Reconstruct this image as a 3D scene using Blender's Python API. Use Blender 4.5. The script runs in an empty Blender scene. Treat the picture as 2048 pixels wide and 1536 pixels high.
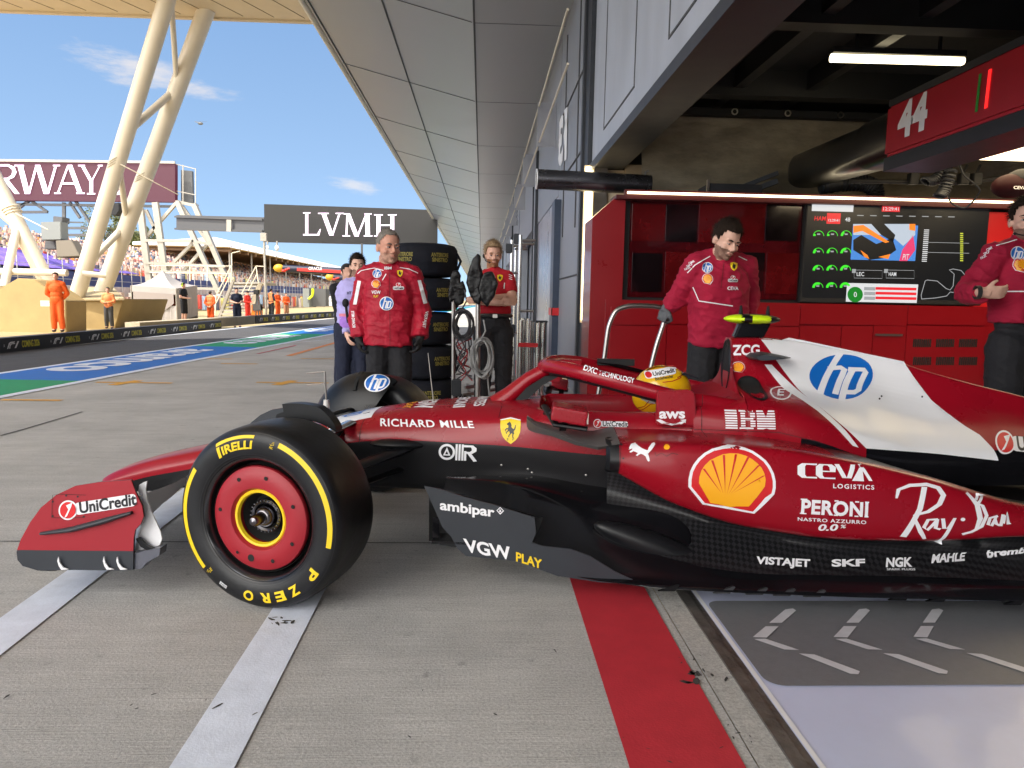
import bpy, bmesh, math, random
import numpy as np
from mathutils import Vector, Matrix, noise
from mathutils.bvhtree import BVHTree
random.seed(7)
S = bpy.context.scene
COL = S.collection
R = math.radians

# ---------------------------------------------------------------- camera
CAM_H = 1.205; FPX = 1420.0
ROLL = .019; YAW = R(2.53); TILT = R(6.70)
_r0 = Vector((math.cos(YAW), -math.sin(YAW), 0))
_f0 = Vector((math.sin(YAW)*math.cos(TILT), math.cos(YAW)*math.cos(TILT), -math.sin(TILT)))
_u0 = _r0.cross(_f0)
RC = _r0*math.cos(ROLL) + _u0*math.sin(ROLL)
UC = -_r0*math.sin(ROLL) + _u0*math.cos(ROLL)
CAMP = Vector((0, 0, CAM_H))
cd = bpy.data.cameras.new('camera'); cam = bpy.data.objects.new('camera', cd); COL.objects.link(cam)
cam.matrix_world = Matrix(((RC.x, UC.x, -_f0.x, 0), (RC.y, UC.y, -_f0.y, 0), (RC.z, UC.z, -_f0.z, CAM_H), (0, 0, 0, 1)))
cd.sensor_width = 36; cd.lens = FPX/2048*36; cd.clip_start = .05; cd.clip_end = 3000
S.camera = cam

# ---------------------------------------------------------------- sky, sun, exposure
SUN_EL = R(56); SUN_AZ = math.atan2(-.86, -.50)      # atan2(x, y): the sun stands left of and behind the camera
sun_dir = Vector((math.sin(SUN_AZ)*math.cos(SUN_EL), math.cos(SUN_AZ)*math.cos(SUN_EL), math.sin(SUN_EL)))
W = bpy.data.worlds.new('World'); S.world = W; W.use_nodes = True
wn = W.node_tree.nodes; wl = W.node_tree.links; wn.clear()
sky = wn.new('ShaderNodeTexSky'); sky.sky_type = 'NISHITA'; sky.sun_disc = False
sky.sun_elevation = SUN_EL; sky.sun_rotation = SUN_AZ; sky.air_density = .4; sky.dust_density = 0; sky.ozone_density = 6
bg = wn.new('ShaderNodeBackground'); bg.inputs['Strength'].default_value = .10
wo = wn.new('ShaderNodeOutputWorld')
# clouds: two thin wisps ahead; an unseen bright bank added behind as fill light
def wmath(op, a, b_=None, c=None):
    k = wn.new('ShaderNodeMath'); k.operation = op
    for i, x in enumerate((a, b_, c)):
        if x is None: continue
        if isinstance(x, (int, float)): k.inputs[i].default_value = x
        else: wl.new(x, k.inputs[i])
    return k.outputs[0]
def wstep(x, a, b_, c=0.0, d=1.0):
    r = wn.new('ShaderNodeMapRange'); r.interpolation_type = 'SMOOTHSTEP'; wl.new(x, r.inputs[0])
    for i, q in enumerate((a, b_, c, d)): r.inputs[i+1].default_value = q
    return r.outputs[0]
wtc = wn.new('ShaderNodeTexCoord'); wsep = wn.new('ShaderNodeSeparateXYZ'); wl.new(wtc.outputs['Generated'], wsep.inputs[0])
def wnoise(scale, stretch, detail=8, rough=.6):
    mp = wn.new('ShaderNodeMapping'); mp.inputs['Scale'].default_value = stretch; wl.new(wtc.outputs['Generated'], mp.inputs[0])
    t = wn.new('ShaderNodeTexNoise'); t.inputs['Scale'].default_value = scale; t.inputs['Detail'].default_value = detail; t.inputs['Roughness'].default_value = rough
    wl.new(mp.outputs[0], t.inputs['Vector']); return t.outputs[0]
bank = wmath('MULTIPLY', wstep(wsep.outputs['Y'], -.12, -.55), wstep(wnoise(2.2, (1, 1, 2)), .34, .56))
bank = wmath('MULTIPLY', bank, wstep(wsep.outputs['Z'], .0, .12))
FILL_CLOUD = 23.5  # strength of the unseen bank added to fill the shaded side
# thin even haze over the clear sky: softens the step from zenith to horizon
ramp = wn.new('ShaderNodeValToRGB'); wl.new(wsep.outputs['Z'], ramp.inputs[0]); el = ramp.color_ramp.elements
el[0].position = 0; el[0].color = (1.55, 2.05, 2.5, 1); el[1].position = 1; el[1].color = (.5, 1.0, 1.95, 1)
for ps, c in ((.10, (1.25, 1.85, 2.5, 1)), (.36, (.80, 1.38, 2.3, 1))): e_ = el.new(ps); e_.color = c
hz = wn.new('ShaderNodeMix'); hz.data_type = 'RGBA'; hz.inputs[0].default_value = .80; wl.new(sky.outputs[0], hz.inputs[6]); wl.new(ramp.outputs[0], hz.inputs[7])
skycol = hz.outputs[2]
tint = wn.new('ShaderNodeMix'); tint.data_type = 'RGBA'; tint.blend_type = 'MULTIPLY'; tint.inputs[0].default_value = 1; tint.inputs[7].default_value = (1.0, 1.0, 1.0, 1)
wl.new(skycol, tint.inputs[6]); skycol = tint.outputs[2]
def cloud_layer(base, mask, col):
    mx = wn.new('ShaderNodeMix'); mx.data_type = 'RGBA'; wl.new(mask, mx.inputs[0]); wl.new(base, mx.inputs[6]); mx.inputs[7].default_value = (*col, 1); return mx.outputs[2]
skycol = cloud_layer(skycol, bank, (FILL_CLOUD, FILL_CLOUD*.96, FILL_CLOUD*.90))
def wisp(px, py, hw, hh, skew, dens, seed):
    d = (_f0 + RC*((px-1024)/FPX) - UC*((py-768)/FPX)).normalized()
    ex = Vector((d.y, -d.x, 0)).normalized(); ez = ex.cross(d)
    def dot(v):
        k = wn.new('ShaderNodeVectorMath'); k.operation = 'DOT_PRODUCT'; wl.new(wtc.outputs['Generated'], k.inputs[0]); k.inputs[1].default_value = v; return k.outputs['Value']
    a = dot(ex); c = dot(ez); f = dot(d)
    c = wmath('ADD', c, wmath('MULTIPLY', a, skew))
    r = wmath('SQRT', wmath('ADD', wmath('POWER', wmath('ABSOLUTE', wmath('DIVIDE', a, hw/FPX)), 2.0), wmath('POWER', wmath('ABSOLUTE', wmath('DIVIDE', c, hh/FPX)), 2.0)))
    nz = wnoise(26, (1, 1, 4), 8, .62); n2 = wnoise(9, (1, 1, 3), 4, .5)
    r = wmath('ADD', r, wmath('MULTIPLY', wmath('SUBTRACT', wmath('ADD', nz, n2), 1.0), 1.9))
    m = wmath('MULTIPLY', wstep(r, 1.15, .15), wstep(f, .5, .6)); return wmath('MULTIPLY', m, dens)
skycol = cloud_layer(skycol, wisp(285, 140, 110, 30, .12, .95, 0), (2.3, 2.3, 2.45))
skycol = cloud_layer(skycol, wisp(702, 368, 62, 15, .12, .75, 1), (2.5, 2.5, 2.6))
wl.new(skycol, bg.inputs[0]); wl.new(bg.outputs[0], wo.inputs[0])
sl = bpy.data.lights.new('sun', 'SUN'); sun = bpy.data.objects.new('sun', sl); COL.objects.link(sun)
sl.energy = 2.2; sl.angle = R(.5); sl.color = (1, .93, .82)
sun.rotation_euler = (-sun_dir).to_track_quat('-Z', 'Y').to_euler()
S.view_settings.view_transform = 'Standard'; S.view_settings.look = 'None'
S.view_settings.exposure = 1.8; S.view_settings.gamma = 1
S.cycles.max_bounces = 8; S.cycles.diffuse_bounces = 5; S.cycles.glossy_bounces = 4
S.cycles.sample_clamp_indirect = 8

# ---------------------------------------------------------------- turning a pixel of the photograph into a point of the place
def ray(px, py): return _f0 + RC*((px-1024)/FPX) - UC*((py-768)/FPX)
def ground(px, py, z=0.0):
    d = ray(px, py); return CAMP + d*((z-CAM_H)/d.z)
def atY(px, py, Y):
    d = ray(px, py); return CAMP + d*(Y/d.y)
def atX(px, py, X):
    d = ray(px, py); return CAMP + d*(X/d.x)

# ---------------------------------------------------------------- materials
MATS = {}
def mat(name, col, rough=.5, metal=0.0, coat=0.0, var=0.0, vscale=6.0, bump=0.0, bscale=60.0, stretch=(1, 1, 1), spec=.5, emit=0.0, ecol=None, coords='Object', detail=6):
    if name in MATS: return MATS[name]
    m = bpy.data.materials.new(name); m.use_nodes = True
    n = m.node_tree.nodes; L = m.node_tree.links
    b = n['Principled BSDF']
    c4 = (*col, 1)
    b.inputs['Base Color'].default_value = c4; b.inputs['Roughness'].default_value = rough
    b.inputs['Metallic'].default_value = metal; b.inputs['Coat Weight'].default_value = coat
    b.inputs['Coat Roughness'].default_value = .06; b.inputs['Specular IOR Level'].default_value = spec
    if emit:
        b.inputs['Emission Color'].default_value = (*(ecol or col), 1); b.inputs['Emission Strength'].default_value = emit
    if var or bump:
        tc = n.new('ShaderNodeTexCoord'); mp = n.new('ShaderNodeMapping'); mp.inputs['Scale'].default_value = stretch
        L.new(tc.outputs[coords], mp.inputs[0])
    if var:
        t = n.new('ShaderNodeTexNoise'); t.inputs['Scale'].default_value = vscale; t.inputs['Detail'].default_value = detail; t.inputs['Roughness'].default_value = .65
        L.new(mp.outputs[0], t.inputs['Vector'])
        r = n.new('ShaderNodeMapRange'); r.inputs[1].default_value = .25; r.inputs[2].default_value = .75
        r.inputs[3].default_value = 1-var; r.inputs[4].default_value = 1+var
        L.new(t.outputs[0], r.inputs[0])
        mx = n.new('ShaderNodeMix'); mx.data_type = 'RGBA'; mx.blend_type = 'MULTIPLY'; mx.inputs[0].default_value = 1
        mx.inputs[6].default_value = c4; L.new(r.outputs[0], mx.inputs[7]); L.new(mx.outputs[2], b.inputs['Base Color'])
        r2 = n.new('ShaderNodeMapRange'); r2.inputs[3].default_value = max(0, rough-.08); r2.inputs[4].default_value = min(1, rough+.1)
        L.new(t.outputs[0], r2.inputs[0]); L.new(r2.outputs[0], b.inputs['Roughness'])
    if bump:
        t2 = n.new('ShaderNodeTexNoise'); t2.inputs['Scale'].default_value = bscale; t2.inputs['Detail'].default_value = 5
        L.new(mp.outputs[0], t2.inputs['Vector'])
        bp = n.new('ShaderNodeBump'); bp.inputs['Strength'].default_value = bump; bp.inputs['Distance'].default_value = .02
        L.new(t2.outputs[0], bp.inputs['Height']); L.new(bp.outputs[0], b.inputs['Normal'])
    MATS[name] = m
    return m
def ramp_mix(m, colA, colB, tex, lo, hi):
    """Base colour of m = colA..colB over the values lo..hi of the node output tex."""
    n = m.node_tree.nodes; L = m.node_tree.links; b = n['Principled BSDF']
    r = n.new('ShaderNodeMapRange'); r.inputs[1].default_value = lo; r.inputs[2].default_value = hi; L.new(tex, r.inputs[0])
    mx = n.new('ShaderNodeMix'); mx.data_type = 'RGBA'
    L.new(r.outputs[0], mx.inputs[0])
    prev = b.inputs['Base Color'].links[0].from_socket if b.inputs['Base Color'].links else None
    if colA is None and prev is not None: L.new(prev, mx.inputs[6])
    else: mx.inputs[6].default_value = (*colA, 1)
    mx.inputs[7].default_value = (*colB, 1)
    L.new(mx.outputs[2], b.inputs['Base Color'])

# ---------------------------------------------------------------- mesh building
class MB:
    def __init__(s): s.v = []; s.f = []; s.m = []
    def add(s, vs, fs, mi=0):
        o = len(s.v); s.v += [tuple(p) for p in vs]; s.f += [tuple(i+o for i in f) for f in fs]; s.m += [mi]*len(fs); return s
    def box(s, c, size, rz=0.0, mi=0, M=None):
        x, y, z = [d/2 for d in size]
        vs = [Vector((a*x, b*y, d*z)) for a in (-1, 1) for b in (-1, 1) for d in (-1, 1)]
        T = Matrix.Translation(Vector(c)) @ (M.to_4x4() if M is not None else Matrix.Rotation(rz, 4, 'Z'))
        return s.add([T@p for p in vs], [(0, 1, 3, 2), (4, 6, 7, 5), (0, 4, 5, 1), (2, 3, 7, 6), (0, 2, 6, 4), (1, 5, 7, 3)], mi)
    def mm(s, a, b, mi=0):
        return s.box([(p+q)/2 for p, q in zip(a, b)], [abs(q-p) for p, q in zip(a, b)], 0, mi)
    def beam(s, p, q, w, h=None, mi=0, up=(0, 0, 1)):
        p = Vector(p); q = Vector(q); d = q-p; h = h or w
        z = d.normalized(); up = Vector(up)
        if abs(z.dot(up)) > .98: up = Vector((0, 1, 0))
        x = up.cross(z).normalized(); y = z.cross(x)
        M = Matrix((x, y, z)).transposed()
        return s.box((p+q)/2, (w, h, d.length), 0, mi, M)
    def tube(s, pts, r, n=10, mi=0, caps=True, sx=1.0, up=None):
        pts = [Vector(p) for p in pts]; rs = r if isinstance(r, (list, tuple)) else [r]*len(pts)
        vs = []; fs = []; ref = Vector(up) if up else None
        for i, p in enumerate(pts):
            t = (pts[min(i+1, len(pts)-1)]-pts[max(i-1, 0)]).normalized()
            if ref is None or abs(ref.dot(t)) > .95: ref = Vector((0, 0, 1)) if abs(t.z) < .9 else Vector((0, 1, 0))
            x = ref.cross(t).normalized(); y = t.cross(x); ref = y if up is None else Vector(up)
            for k in range(n):
                a = 2*math.pi*k/n; vs.append(p + x*math.cos(a)*rs[i]*sx + y*math.sin(a)*rs[i])
        for i in range(len(pts)-1):
            for k in range(n): fs.append((i*n+k, i*n+(k+1) % n, (i+1)*n+(k+1) % n, (i+1)*n+k))
        if caps: fs.append(tuple(range(n))[::-1]); fs.append(tuple((len(pts)-1)*n+k for k in range(n)))
        return s.add(vs, fs, mi)
    def ball(s, c, r, n=12, mi=0, M=None):
        r = r if isinstance(r, (list, tuple)) else (r, r, r); m = max(6, n//2)
        T = Matrix.Translation(Vector(c)) @ (M.to_4x4() if M is not None else Matrix.Identity(4))
        vs = [T@Vector((0, 0, r[2]))]; fs = []
        for i in range(1, m):
            p = math.pi*i/m
            for k in range(n):
                a = 2*math.pi*k/n; vs.append(T@Vector((r[0]*math.sin(p)*math.cos(a), r[1]*math.sin(p)*math.sin(a), r[2]*math.cos(p))))
        vs.append(T@Vector((0, 0, -r[2]))); last = len(vs)-1
        for k in range(n):
            fs.append((0, 1+k, 1+(k+1) % n))
            for i in range(m-2):
                a = 1+i*n; b_ = a+n; fs.append((a+k, b_+k, b_+(k+1) % n, a+(k+1) % n))
            a = 1+(m-2)*n; fs.append((a+k, last, a+(k+1) % n))
        return s.add(vs, fs, mi)
    def lathe(s, prof, M, n=48, mi=0, a0=0.0, a1=2*math.pi):
        """prof: (r, h) pairs turned about the local z of matrix M."""
        full = abs(a1-a0-2*math.pi) < 1e-6; k = n if full else n+1; vs = []; fs = []
        for i in range(k):
            a = a0+(a1-a0)*i/n
            for r, h in prof: vs.append(M@Vector((r*math.cos(a), r*math.sin(a), h)))
        m = len(prof)
        for i in range(n):
            for j in range(m-1):
                a = i*m+j; b_ = ((i+1) % k)*m+j; fs.append((a, b_, b_+1, a+1))
        return s.add(vs, fs, mi)
    def prism(s, pts, d, mi=0):
        """polygon of 3-D points pushed along the vector d."""
        n = len(pts); d = Vector(d); vs = [Vector(p) for p in pts]+[Vector(p)+d for p in pts]
        fs = [tuple(range(n))[::-1], tuple(range(n, 2*n))]+[(i, (i+1) % n, n+(i+1) % n, n+i) for i in range(n)]
        return s.add(vs, fs, mi)
    def sheet(s, pts, mi=0): return s.add(pts, [tuple(range(len(pts)))], mi)
    def grid(s, P, mi=0, close=False):
        """P[i][j] points -> quads."""
        a = len(P); c = len(P[0]); vs = [p for row in P for p in row]; fs = []
        for i in range(a-1):
            for j in range(c-(0 if close else 1)): fs.append((i*c+j, i*c+(j+1) % c, (i+1)*c+(j+1) % c, (i+1)*c+j))
        return s.add(vs, fs, mi)
    def mesh(s, name, mats, smooth=True, angle=40, bevel=0.0, fixn=True):
        me = bpy.data.meshes.new(name); me.from_pydata(s.v, [], s.f)
        mats = mats if isinstance(mats, (list, tuple)) else [mats]
        for m in mats: me.materials.append(m)
        me.polygons.foreach_set('material_index', s.m)
        if bevel or fixn:
            bm = bmesh.new(); bm.from_mesh(me)
            if fixn: bmesh.ops.recalc_face_normals(bm, faces=bm.faces)
            if bevel:
                es = [e for e in bm.edges if len(e.link_faces) == 2 and e.calc_face_angle(0) > R(30)]
                bmesh.ops.bevel(bm, geom=es, offset=bevel, segments=2, affect='EDGES', clamp_overlap=True)
            bm.to_mesh(me); bm.free()
        if smooth:
            me.polygons.foreach_set('use_smooth', [True]*len(me.polygons)); me.set_sharp_from_angle(angle=R(angle))
        me.update(); return me

def link(name, me, parent=None, local=False):
    o = bpy.data.objects.new(name, me); COL.objects.link(o)
    if parent is not None:
        o.parent = parent
        if not local:                       # vertices are in world coordinates; the parent is an unrotated Empty or thing
            p = parent; off = Vector((0, 0, 0))
            while p is not None: off += p.location; p = p.parent
            o.location = -off
    return o
def part(name, mb, mats, parent=None, local=False, **k): return link(name, mb.mesh(name, mats, **k), parent, local)
def tag(o, label, cat, group=None):
    o['label'] = label; o['category'] = cat
    if group: o['group'] = group
    return o
def thing(name, label, cat, loc=(0, 0, 0), group=None, rz=0.0):
    o = bpy.data.objects.new(name, None); o.empty_display_size = .2; COL.objects.link(o); o.location = loc; o.rotation_euler = (0, 0, rz)
    return tag(o, label, cat, group)
def struct(name, mb, mats, **k):
    o = part(name, mb, mats, None, **k); o['kind'] = 'structure'; return o
def copy_tree(o, parent=None):
    c = o.copy(); COL.objects.link(c)
    if parent is not None: c.parent = parent
    for ch in list(o.children): copy_tree(ch, c)
    return c
def remesh(mb, name, voxel, smooth=3, noise_amp=0.0, noise_scale=9.0, mats=None, seed=0.0, folds=0.0):
    """One continuous skin round all the solids of mb."""
    me = bpy.data.meshes.new(name+'_raw'); me.from_pydata(mb.v, [], mb.f)
    bm = bmesh.new(); bm.from_mesh(me); bmesh.ops.recalc_face_normals(bm, faces=bm.faces); bm.to_mesh(me); bm.free()
    o = bpy.data.objects.new(name+'_raw', me); COL.objects.link(o)
    m = o.modifiers.new('r', 'REMESH'); m.mode = 'VOXEL'; m.voxel_size = voxel
    if smooth:
        q = o.modifiers.new('s', 'SMOOTH'); q.factor = .5; q.iterations = smooth
    COL.objects.unlink(o); tmp = bpy.data.scenes.new('workbench'); tmp.collection.objects.link(o)
    with bpy.context.temp_override(scene=tmp, view_layer=tmp.view_layers[0]): dg = bpy.context.evaluated_depsgraph_get()
    out = bpy.data.meshes.new_from_object(o.evaluated_get(dg)); out.name = name
    bpy.data.scenes.remove(tmp); bpy.data.objects.remove(o); bpy.data.meshes.remove(me)
    if noise_amp:
        nrm = [v.normal.copy() for v in out.vertices]
        for v, vn in zip(out.vertices, nrm):
            p = v.co*noise_scale+Vector((seed, seed*1.7, seed*.3))
            q = noise.noise(p)+.5*noise.noise(Vector((p.x*2.1, p.y*2.1, p.z*3.2)))
            if folds: k = 1-abs(noise.noise(Vector((p.x*.9+p.z*.5, p.y*.9, p.z*1.5+p.x*.4))))*3.2; q += folds*max(0, k)**2-folds*.3
            v.co += vn*(q*noise_amp)
    out.materials.clear()
    for mt in (mats if isinstance(mats, (list, tuple)) else [mats]):
        if mt: out.materials.append(mt)
    out.polygons.foreach_set('use_smooth', [True]*len(out.polygons))
    return out

# ---------------------------------------------------------------- flat shapes and lettering, laid on surfaces
_tc = {}
def text2d(s, bold=.0, shear=0.0, spacing=1.0, res=4):
    """Filled lettering as ([(x, y)], faces), scaled so that x runs 0..1 over the word and y 0..1 over capital height; also the aspect."""
    k = (s, bold, shear, spacing, res)
    if k in _tc: return _tc[k]
    c = bpy.data.curves.new('t', 'FONT'); c.body = s; c.offset = bold; c.shear = shear; c.space_character = spacing; c.resolution_u = res; c.fill_mode = 'FRONT'
    o = bpy.data.objects.new('t', c)
    me = bpy.data.meshes.new_from_object(o)
    vs = [(v.co.x, v.co.y) for v in me.vertices]; fs = [tuple(p.vertices) for p in me.polygons]
    bpy.data.objects.remove(o); bpy.data.meshes.remove(me); bpy.data.curves.remove(c)
    x0 = min(v[0] for v in vs); x1 = max(v[0] for v in vs)
    cap = .69+2*bold
    out = ([((x-x0)/(x1-x0), (y+bold)/cap) for x, y in vs], fs)
    _tc[k] = out + ((x1-x0)/cap,)
    return _tc[k]
def poly2d(pts): return (list(pts), [tuple(range(len(pts)))])
def ring2d(cx, cy, ro, ri, n=40, a0=0, a1=360, sx=1.0):
    vs = []; fs = []
    for i in range(n+1):
        a = R(a0+(a1-a0)*i/n)
        vs += [(cx+math.cos(a)*ro*sx, cy+math.sin(a)*ro), (cx+math.cos(a)*ri*sx, cy+math.sin(a)*ri)]
    for i in range(n): fs.append((2*i, 2*i+2, 2*i+3, 2*i+1))
    return vs, fs
def disc2d(cx, cy, r, n=36, sx=1.0): return poly2d([(cx+math.cos(2*math.pi*i/n)*r*sx, cy+math.sin(2*math.pi*i/n)*r) for i in range(n)])
def stroke2d(pts, w):
    """A polyline drawn with a pen of width w (or a list of widths)."""
    vs = []; fs = []; n = len(pts); ws = w if isinstance(w, (list, tuple)) else [w]*n
    for i, (x, y) in enumerate(pts):
        a = pts[max(i-1, 0)]; b_ = pts[min(i+1, n-1)]; dx, dy = b_[0]-a[0], b_[1]-a[1]; q = math.hypot(dx, dy) or 1
        nx, ny = -dy/q*ws[i]/2, dx/q*ws[i]/2
        if i in (0, n-1):
            e = (-1 if i == 0 else 1)*ws[i]*.3; x += dx/q*e; y += dy/q*e
        vs += [(x+nx, y+ny), (x-nx, y-ny)]
    for i in range(n-1): fs.append((2*i, 2*i+1, 2*i+3, 2*i+2))
    return vs, fs
def join2d(*shapes):
    vs = []; fs = []
    for s in shapes:
        o = len(vs); vs += s[0]; fs += [tuple(i+o for i in f) for f in s[1]]
    return vs, fs
def place2d(s, x=0, y=0, w=1, h=1, rot=0.0):
    c, q = math.cos(R(rot)), math.sin(R(rot))
    return [(x+a*w*c-b_*h*q, y+a*w*q+b_*h*c) for a, b_ in s[0]], s[1]
def tess(vs3, fs, maxlen):
    """Triangulated 3-D copy whose edges are at most maxlen long."""
    bm = bmesh.new(); bv = [bm.verts.new(v) for v in vs3]
    for f in fs:
        try: bm.faces.new([bv[i] for i in f])
        except ValueError: pass
    bmesh.ops.triangulate(bm, faces=bm.faces, ngon_method='EAR_CLIP')
    for _ in range(8):
        es = [e for e in bm.edges if e.calc_length() > maxlen]
        if not es: break
        bmesh.ops.subdivide_edges(bm, edges=es, cuts=1, use_grid_fill=False)
        bmesh.ops.triangulate(bm, faces=bm.faces)
    bm.verts.index_update()
    v = [x.co.copy() for x in bm.verts]; f = [tuple(q.index for q in a.verts) for a in bm.faces]; bm.free(); return v, f
def wmat(o):
    m = o.matrix_basis.copy()
    while o.parent is not None: o = o.parent; m = o.matrix_basis @ m
    return m
def bvh_of(objs):
    vs = []; fs = []
    for o in objs:
        off = len(vs); Mw = wmat(o)
        vs += [Mw@v.co for v in o.data.vertices]; fs += [tuple(i+off for i in p.vertices) for p in o.data.polygons]
    return BVHTree.FromPolygons(vs, fs)
def hit(bvh, px, py):
    d = ray(px, py).normalized(); h = bvh.ray_cast(CAMP, d)
    return h[0]
def decal(name, shape, A, B, C, mt, bvh, parent, lift=.003, axis=None, maxlen=.03, reach=.35):
    """Lay the 2-D shape (0..1 box) on the surface: A, B, C are where its lower left, lower right and upper left corners sit
    (pixels of the photograph, or world points). axis is the direction from which it is pressed on."""
    P = [p if isinstance(p, Vector) else hit(bvh, *p) for p in (A, B, C)]
    if any(p is None for p in P): print('decal missed', name, A, B, C); return None
    a, b_, c = P; e1 = b_-a; e2 = c-a
    n = axis.copy() if axis is not None else e1.cross(e2).normalized()
    if n.dot(CAMP-a) < 0: n = -n
    n.normalize()
    vs, fs = tess([a+e1*x+e2*y for x, y in shape[0]], shape[1], maxlen)
    out = []
    for v in vs:
        h = bvh.ray_cast(v+n*reach, -n, reach+.5)
        out.append((h[0] if h[0] is not None else v)+n*lift)
    Mi = wmat(parent).inverted()
    mb = MB(); mb.add([Mi@v for v in out], fs)
    me = mb.mesh(name, mt, smooth=False, fixn=False)
    me.polygons.foreach_set('use_smooth', [True]*len(me.polygons))
    # faces look towards the viewer
    o = bpy.data.objects.new(name, me); COL.objects.link(o); o.parent = parent
    bm = bmesh.new(); bm.from_mesh(me); ln = (Mi.to_3x3()@n)
    for f in bm.faces:
        f.normal_update()
        if f.normal.dot(ln) < 0: f.normal_flip()
    bm.to_mesh(me); bm.free()
    return o
# ================================================================ MATERIALS OF THE SETTING
def concrete(name, col, broom=.16, blotch=.22, speck=.5):
    m = mat(name, col, rough=.82, spec=.35); n = m.node_tree.nodes; L = m.node_tree.links; b = n['Principled BSDF']
    tc = n.new('ShaderNodeTexCoord')
    def nz(scale, stretch, detail=6, rough=.6):
        mp = n.new('ShaderNodeMapping'); mp.inputs['Scale'].default_value = stretch; L.new(tc.outputs['Object'], mp.inputs[0])
        t = n.new('ShaderNodeTexNoise'); t.inputs['Scale'].default_value = scale; t.inputs['Detail'].default_value = detail; t.inputs['Roughness'].default_value = rough
        L.new(mp.outputs[0], t.inputs['Vector']); return t.outputs[0]
    def rng(x, a, b_, c, d):
        r = n.new('ShaderNodeMapRange'); r.inputs[1].default_value = a; r.inputs[2].default_value = b_; r.inputs[3].default_value = c; r.inputs[4].default_value = d
        L.new(x, r.inputs[0]); return r.outputs[0]
    def mul(x, y):
        k = n.new('ShaderNodeMath'); k.operation = 'MULTIPLY'; L.new(x, k.inputs[0]); L.new(y, k.inputs[1]); return k.outputs[0]
    fine = nz(2.6, (1.2, 70, 1), 4, .55); streak = nz(1.1, (.8, 14, 1), 5); blot = nz(.9, (1, 1, 1), 8, .7); sp = nz(120, (1, 1, 1), 3, .7); spot = nz(14, (1, 1, 1), 2, .5)
    f = mul(rng(fine, .3, .7, 1-broom, 1+broom), rng(blot, .3, .7, 1-blotch, 1+blotch))
    f = mul(f, rng(streak, .3, .7, .94, 1.06)); f = mul(f, rng(sp, .35, .7, 1.2, .72)); f = mul(f, rng(spot, .66, .78, 1, .72))
    v = n.new('ShaderNodeVectorMath'); v.operation = 'SCALE'; v.inputs[0].default_value = col; L.new(f, v.inputs['Scale'])
    L.new(v.outputs[0], b.inputs['Base Color'])
    bp = n.new('ShaderNodeBump'); bp.inputs['Strength'].default_value = .5; bp.inputs['Distance'].default_value = .006
    L.new(mul(fine, sp), bp.inputs['Height']); L.new(bp.outputs[0], b.inputs['Normal'])
    return m
M_APRON = concrete('apron_concrete', (.455, .445, .43), .11, .20)
M_YARD = concrete('yard_concrete', (.36, .285, .15), .05, .1)
M_KERBC = concrete('sill_concrete', (.42, .41, .39), .04, .2)
M_ASPH = mat('asphalt', (.075, .075, .082), .85, var=.25, vscale=3, bump=.4, bscale=400)
def paint(name, col, wear=.42, rough=.55):
    m = mat(name, col, rough, var=.12, vscale=9, bump=.08, bscale=130)
    n = m.node_tree.nodes; tc = n.new('ShaderNodeTexCoord'); t = n.new('ShaderNodeTexNoise'); t.inputs['Scale'].default_value = 26; t.inputs['Detail'].default_value = 8; t.inputs['Roughness'].default_value = .7
    m.node_tree.links.new(tc.outputs['Object'], t.inputs['Vector'])
    m.node_tree.nodes['Principled BSDF'].inputs['Specular IOR Level'].default_value = .2
    ramp_mix(m, None, (.3, .29, .28), t.outputs[0], 1-wear+.06, 1-wear+.12); return m
M_WHITEP = paint('white_road_paint', (.72, .77, .88), .34)
M_REDP = paint('red_road_paint', (.50, .035, .05), .33)
M_BLUEP = paint('blue_road_paint', (.010, .15, .56), .30)
M_GREENP = paint('green_road_paint', (.008, .30, .11), .30)
M_ORANGEP = paint('orange_road_paint', (.75, .28, .06), .36)
M_YELP = paint('yellow_road_paint', (.75, .38, .03), .40)
M_EPOXY = mat('garage_floor_paint', (.56, .60, .80), .36, var=.06, vscale=2.2, bump=.06, bscale=14, coat=.1)
M_MAT = mat('grey_floor_vinyl', (.165, .17, .185), .42, var=.12, vscale=30, bump=.15, bscale=220)
M_MATW = mat('white_floor_vinyl', (.62, .62, .66), .3, var=.08, vscale=20)
M_DRAIN = mat('steel_drain', (.16, .15, .14), .5, .6, var=.4, vscale=12, bump=.3, bscale=40)
M_JOINT = mat('joint_filler', (.06, .058, .055), .9)
M_SOFFIT = mat('soffit_panel', (.36, .36, .365), .38, .35, var=.05, vscale=1.2, bump=.12, bscale=1.6, stretch=(.4, 1, 1))
M_SOFFD = mat('soffit_panel_dark', (.34, .345, .355), .40, .35, var=.05, vscale=1.2, bump=.10, bscale=1.8)
M_SEAM = mat('dark_seam', (.06, .06, .063), .7)
M_TRIMW = mat('cream_trim', (.62, .55, .42), .45)
M_FACADE = mat('facade_panel', (.27, .285, .32), .42, .35, var=.14, vscale=2.5, bump=.08, bscale=5, stretch=(1, 1, .35))
M_HEADER = mat('header_panel', (.42, .44, .49), .42, .3, var=.12, vscale=2.5, bump=.08, bscale=5, stretch=(1, 1, .35))
M_FACADEL = mat('facade_steel', (.40, .40, .43), .28, .75, var=.15, vscale=2, bump=.1, bscale=4, stretch=(1, 1, .2))
M_DARK = mat('dark_steel', (.035, .038, .045), .45, .4, var=.2, vscale=6)
M_NAVY = mat('navy_steel', (.04, .055, .09), .4, .3, var=.15, vscale=6)
M_BLACK = mat('matt_black', (.008, .008, .009), .7, var=.2, vscale=8)
M_CREAMROOF = mat('cream_roof_panel', (.62, .50, .34), .5, var=.05, vscale=2)
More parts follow.
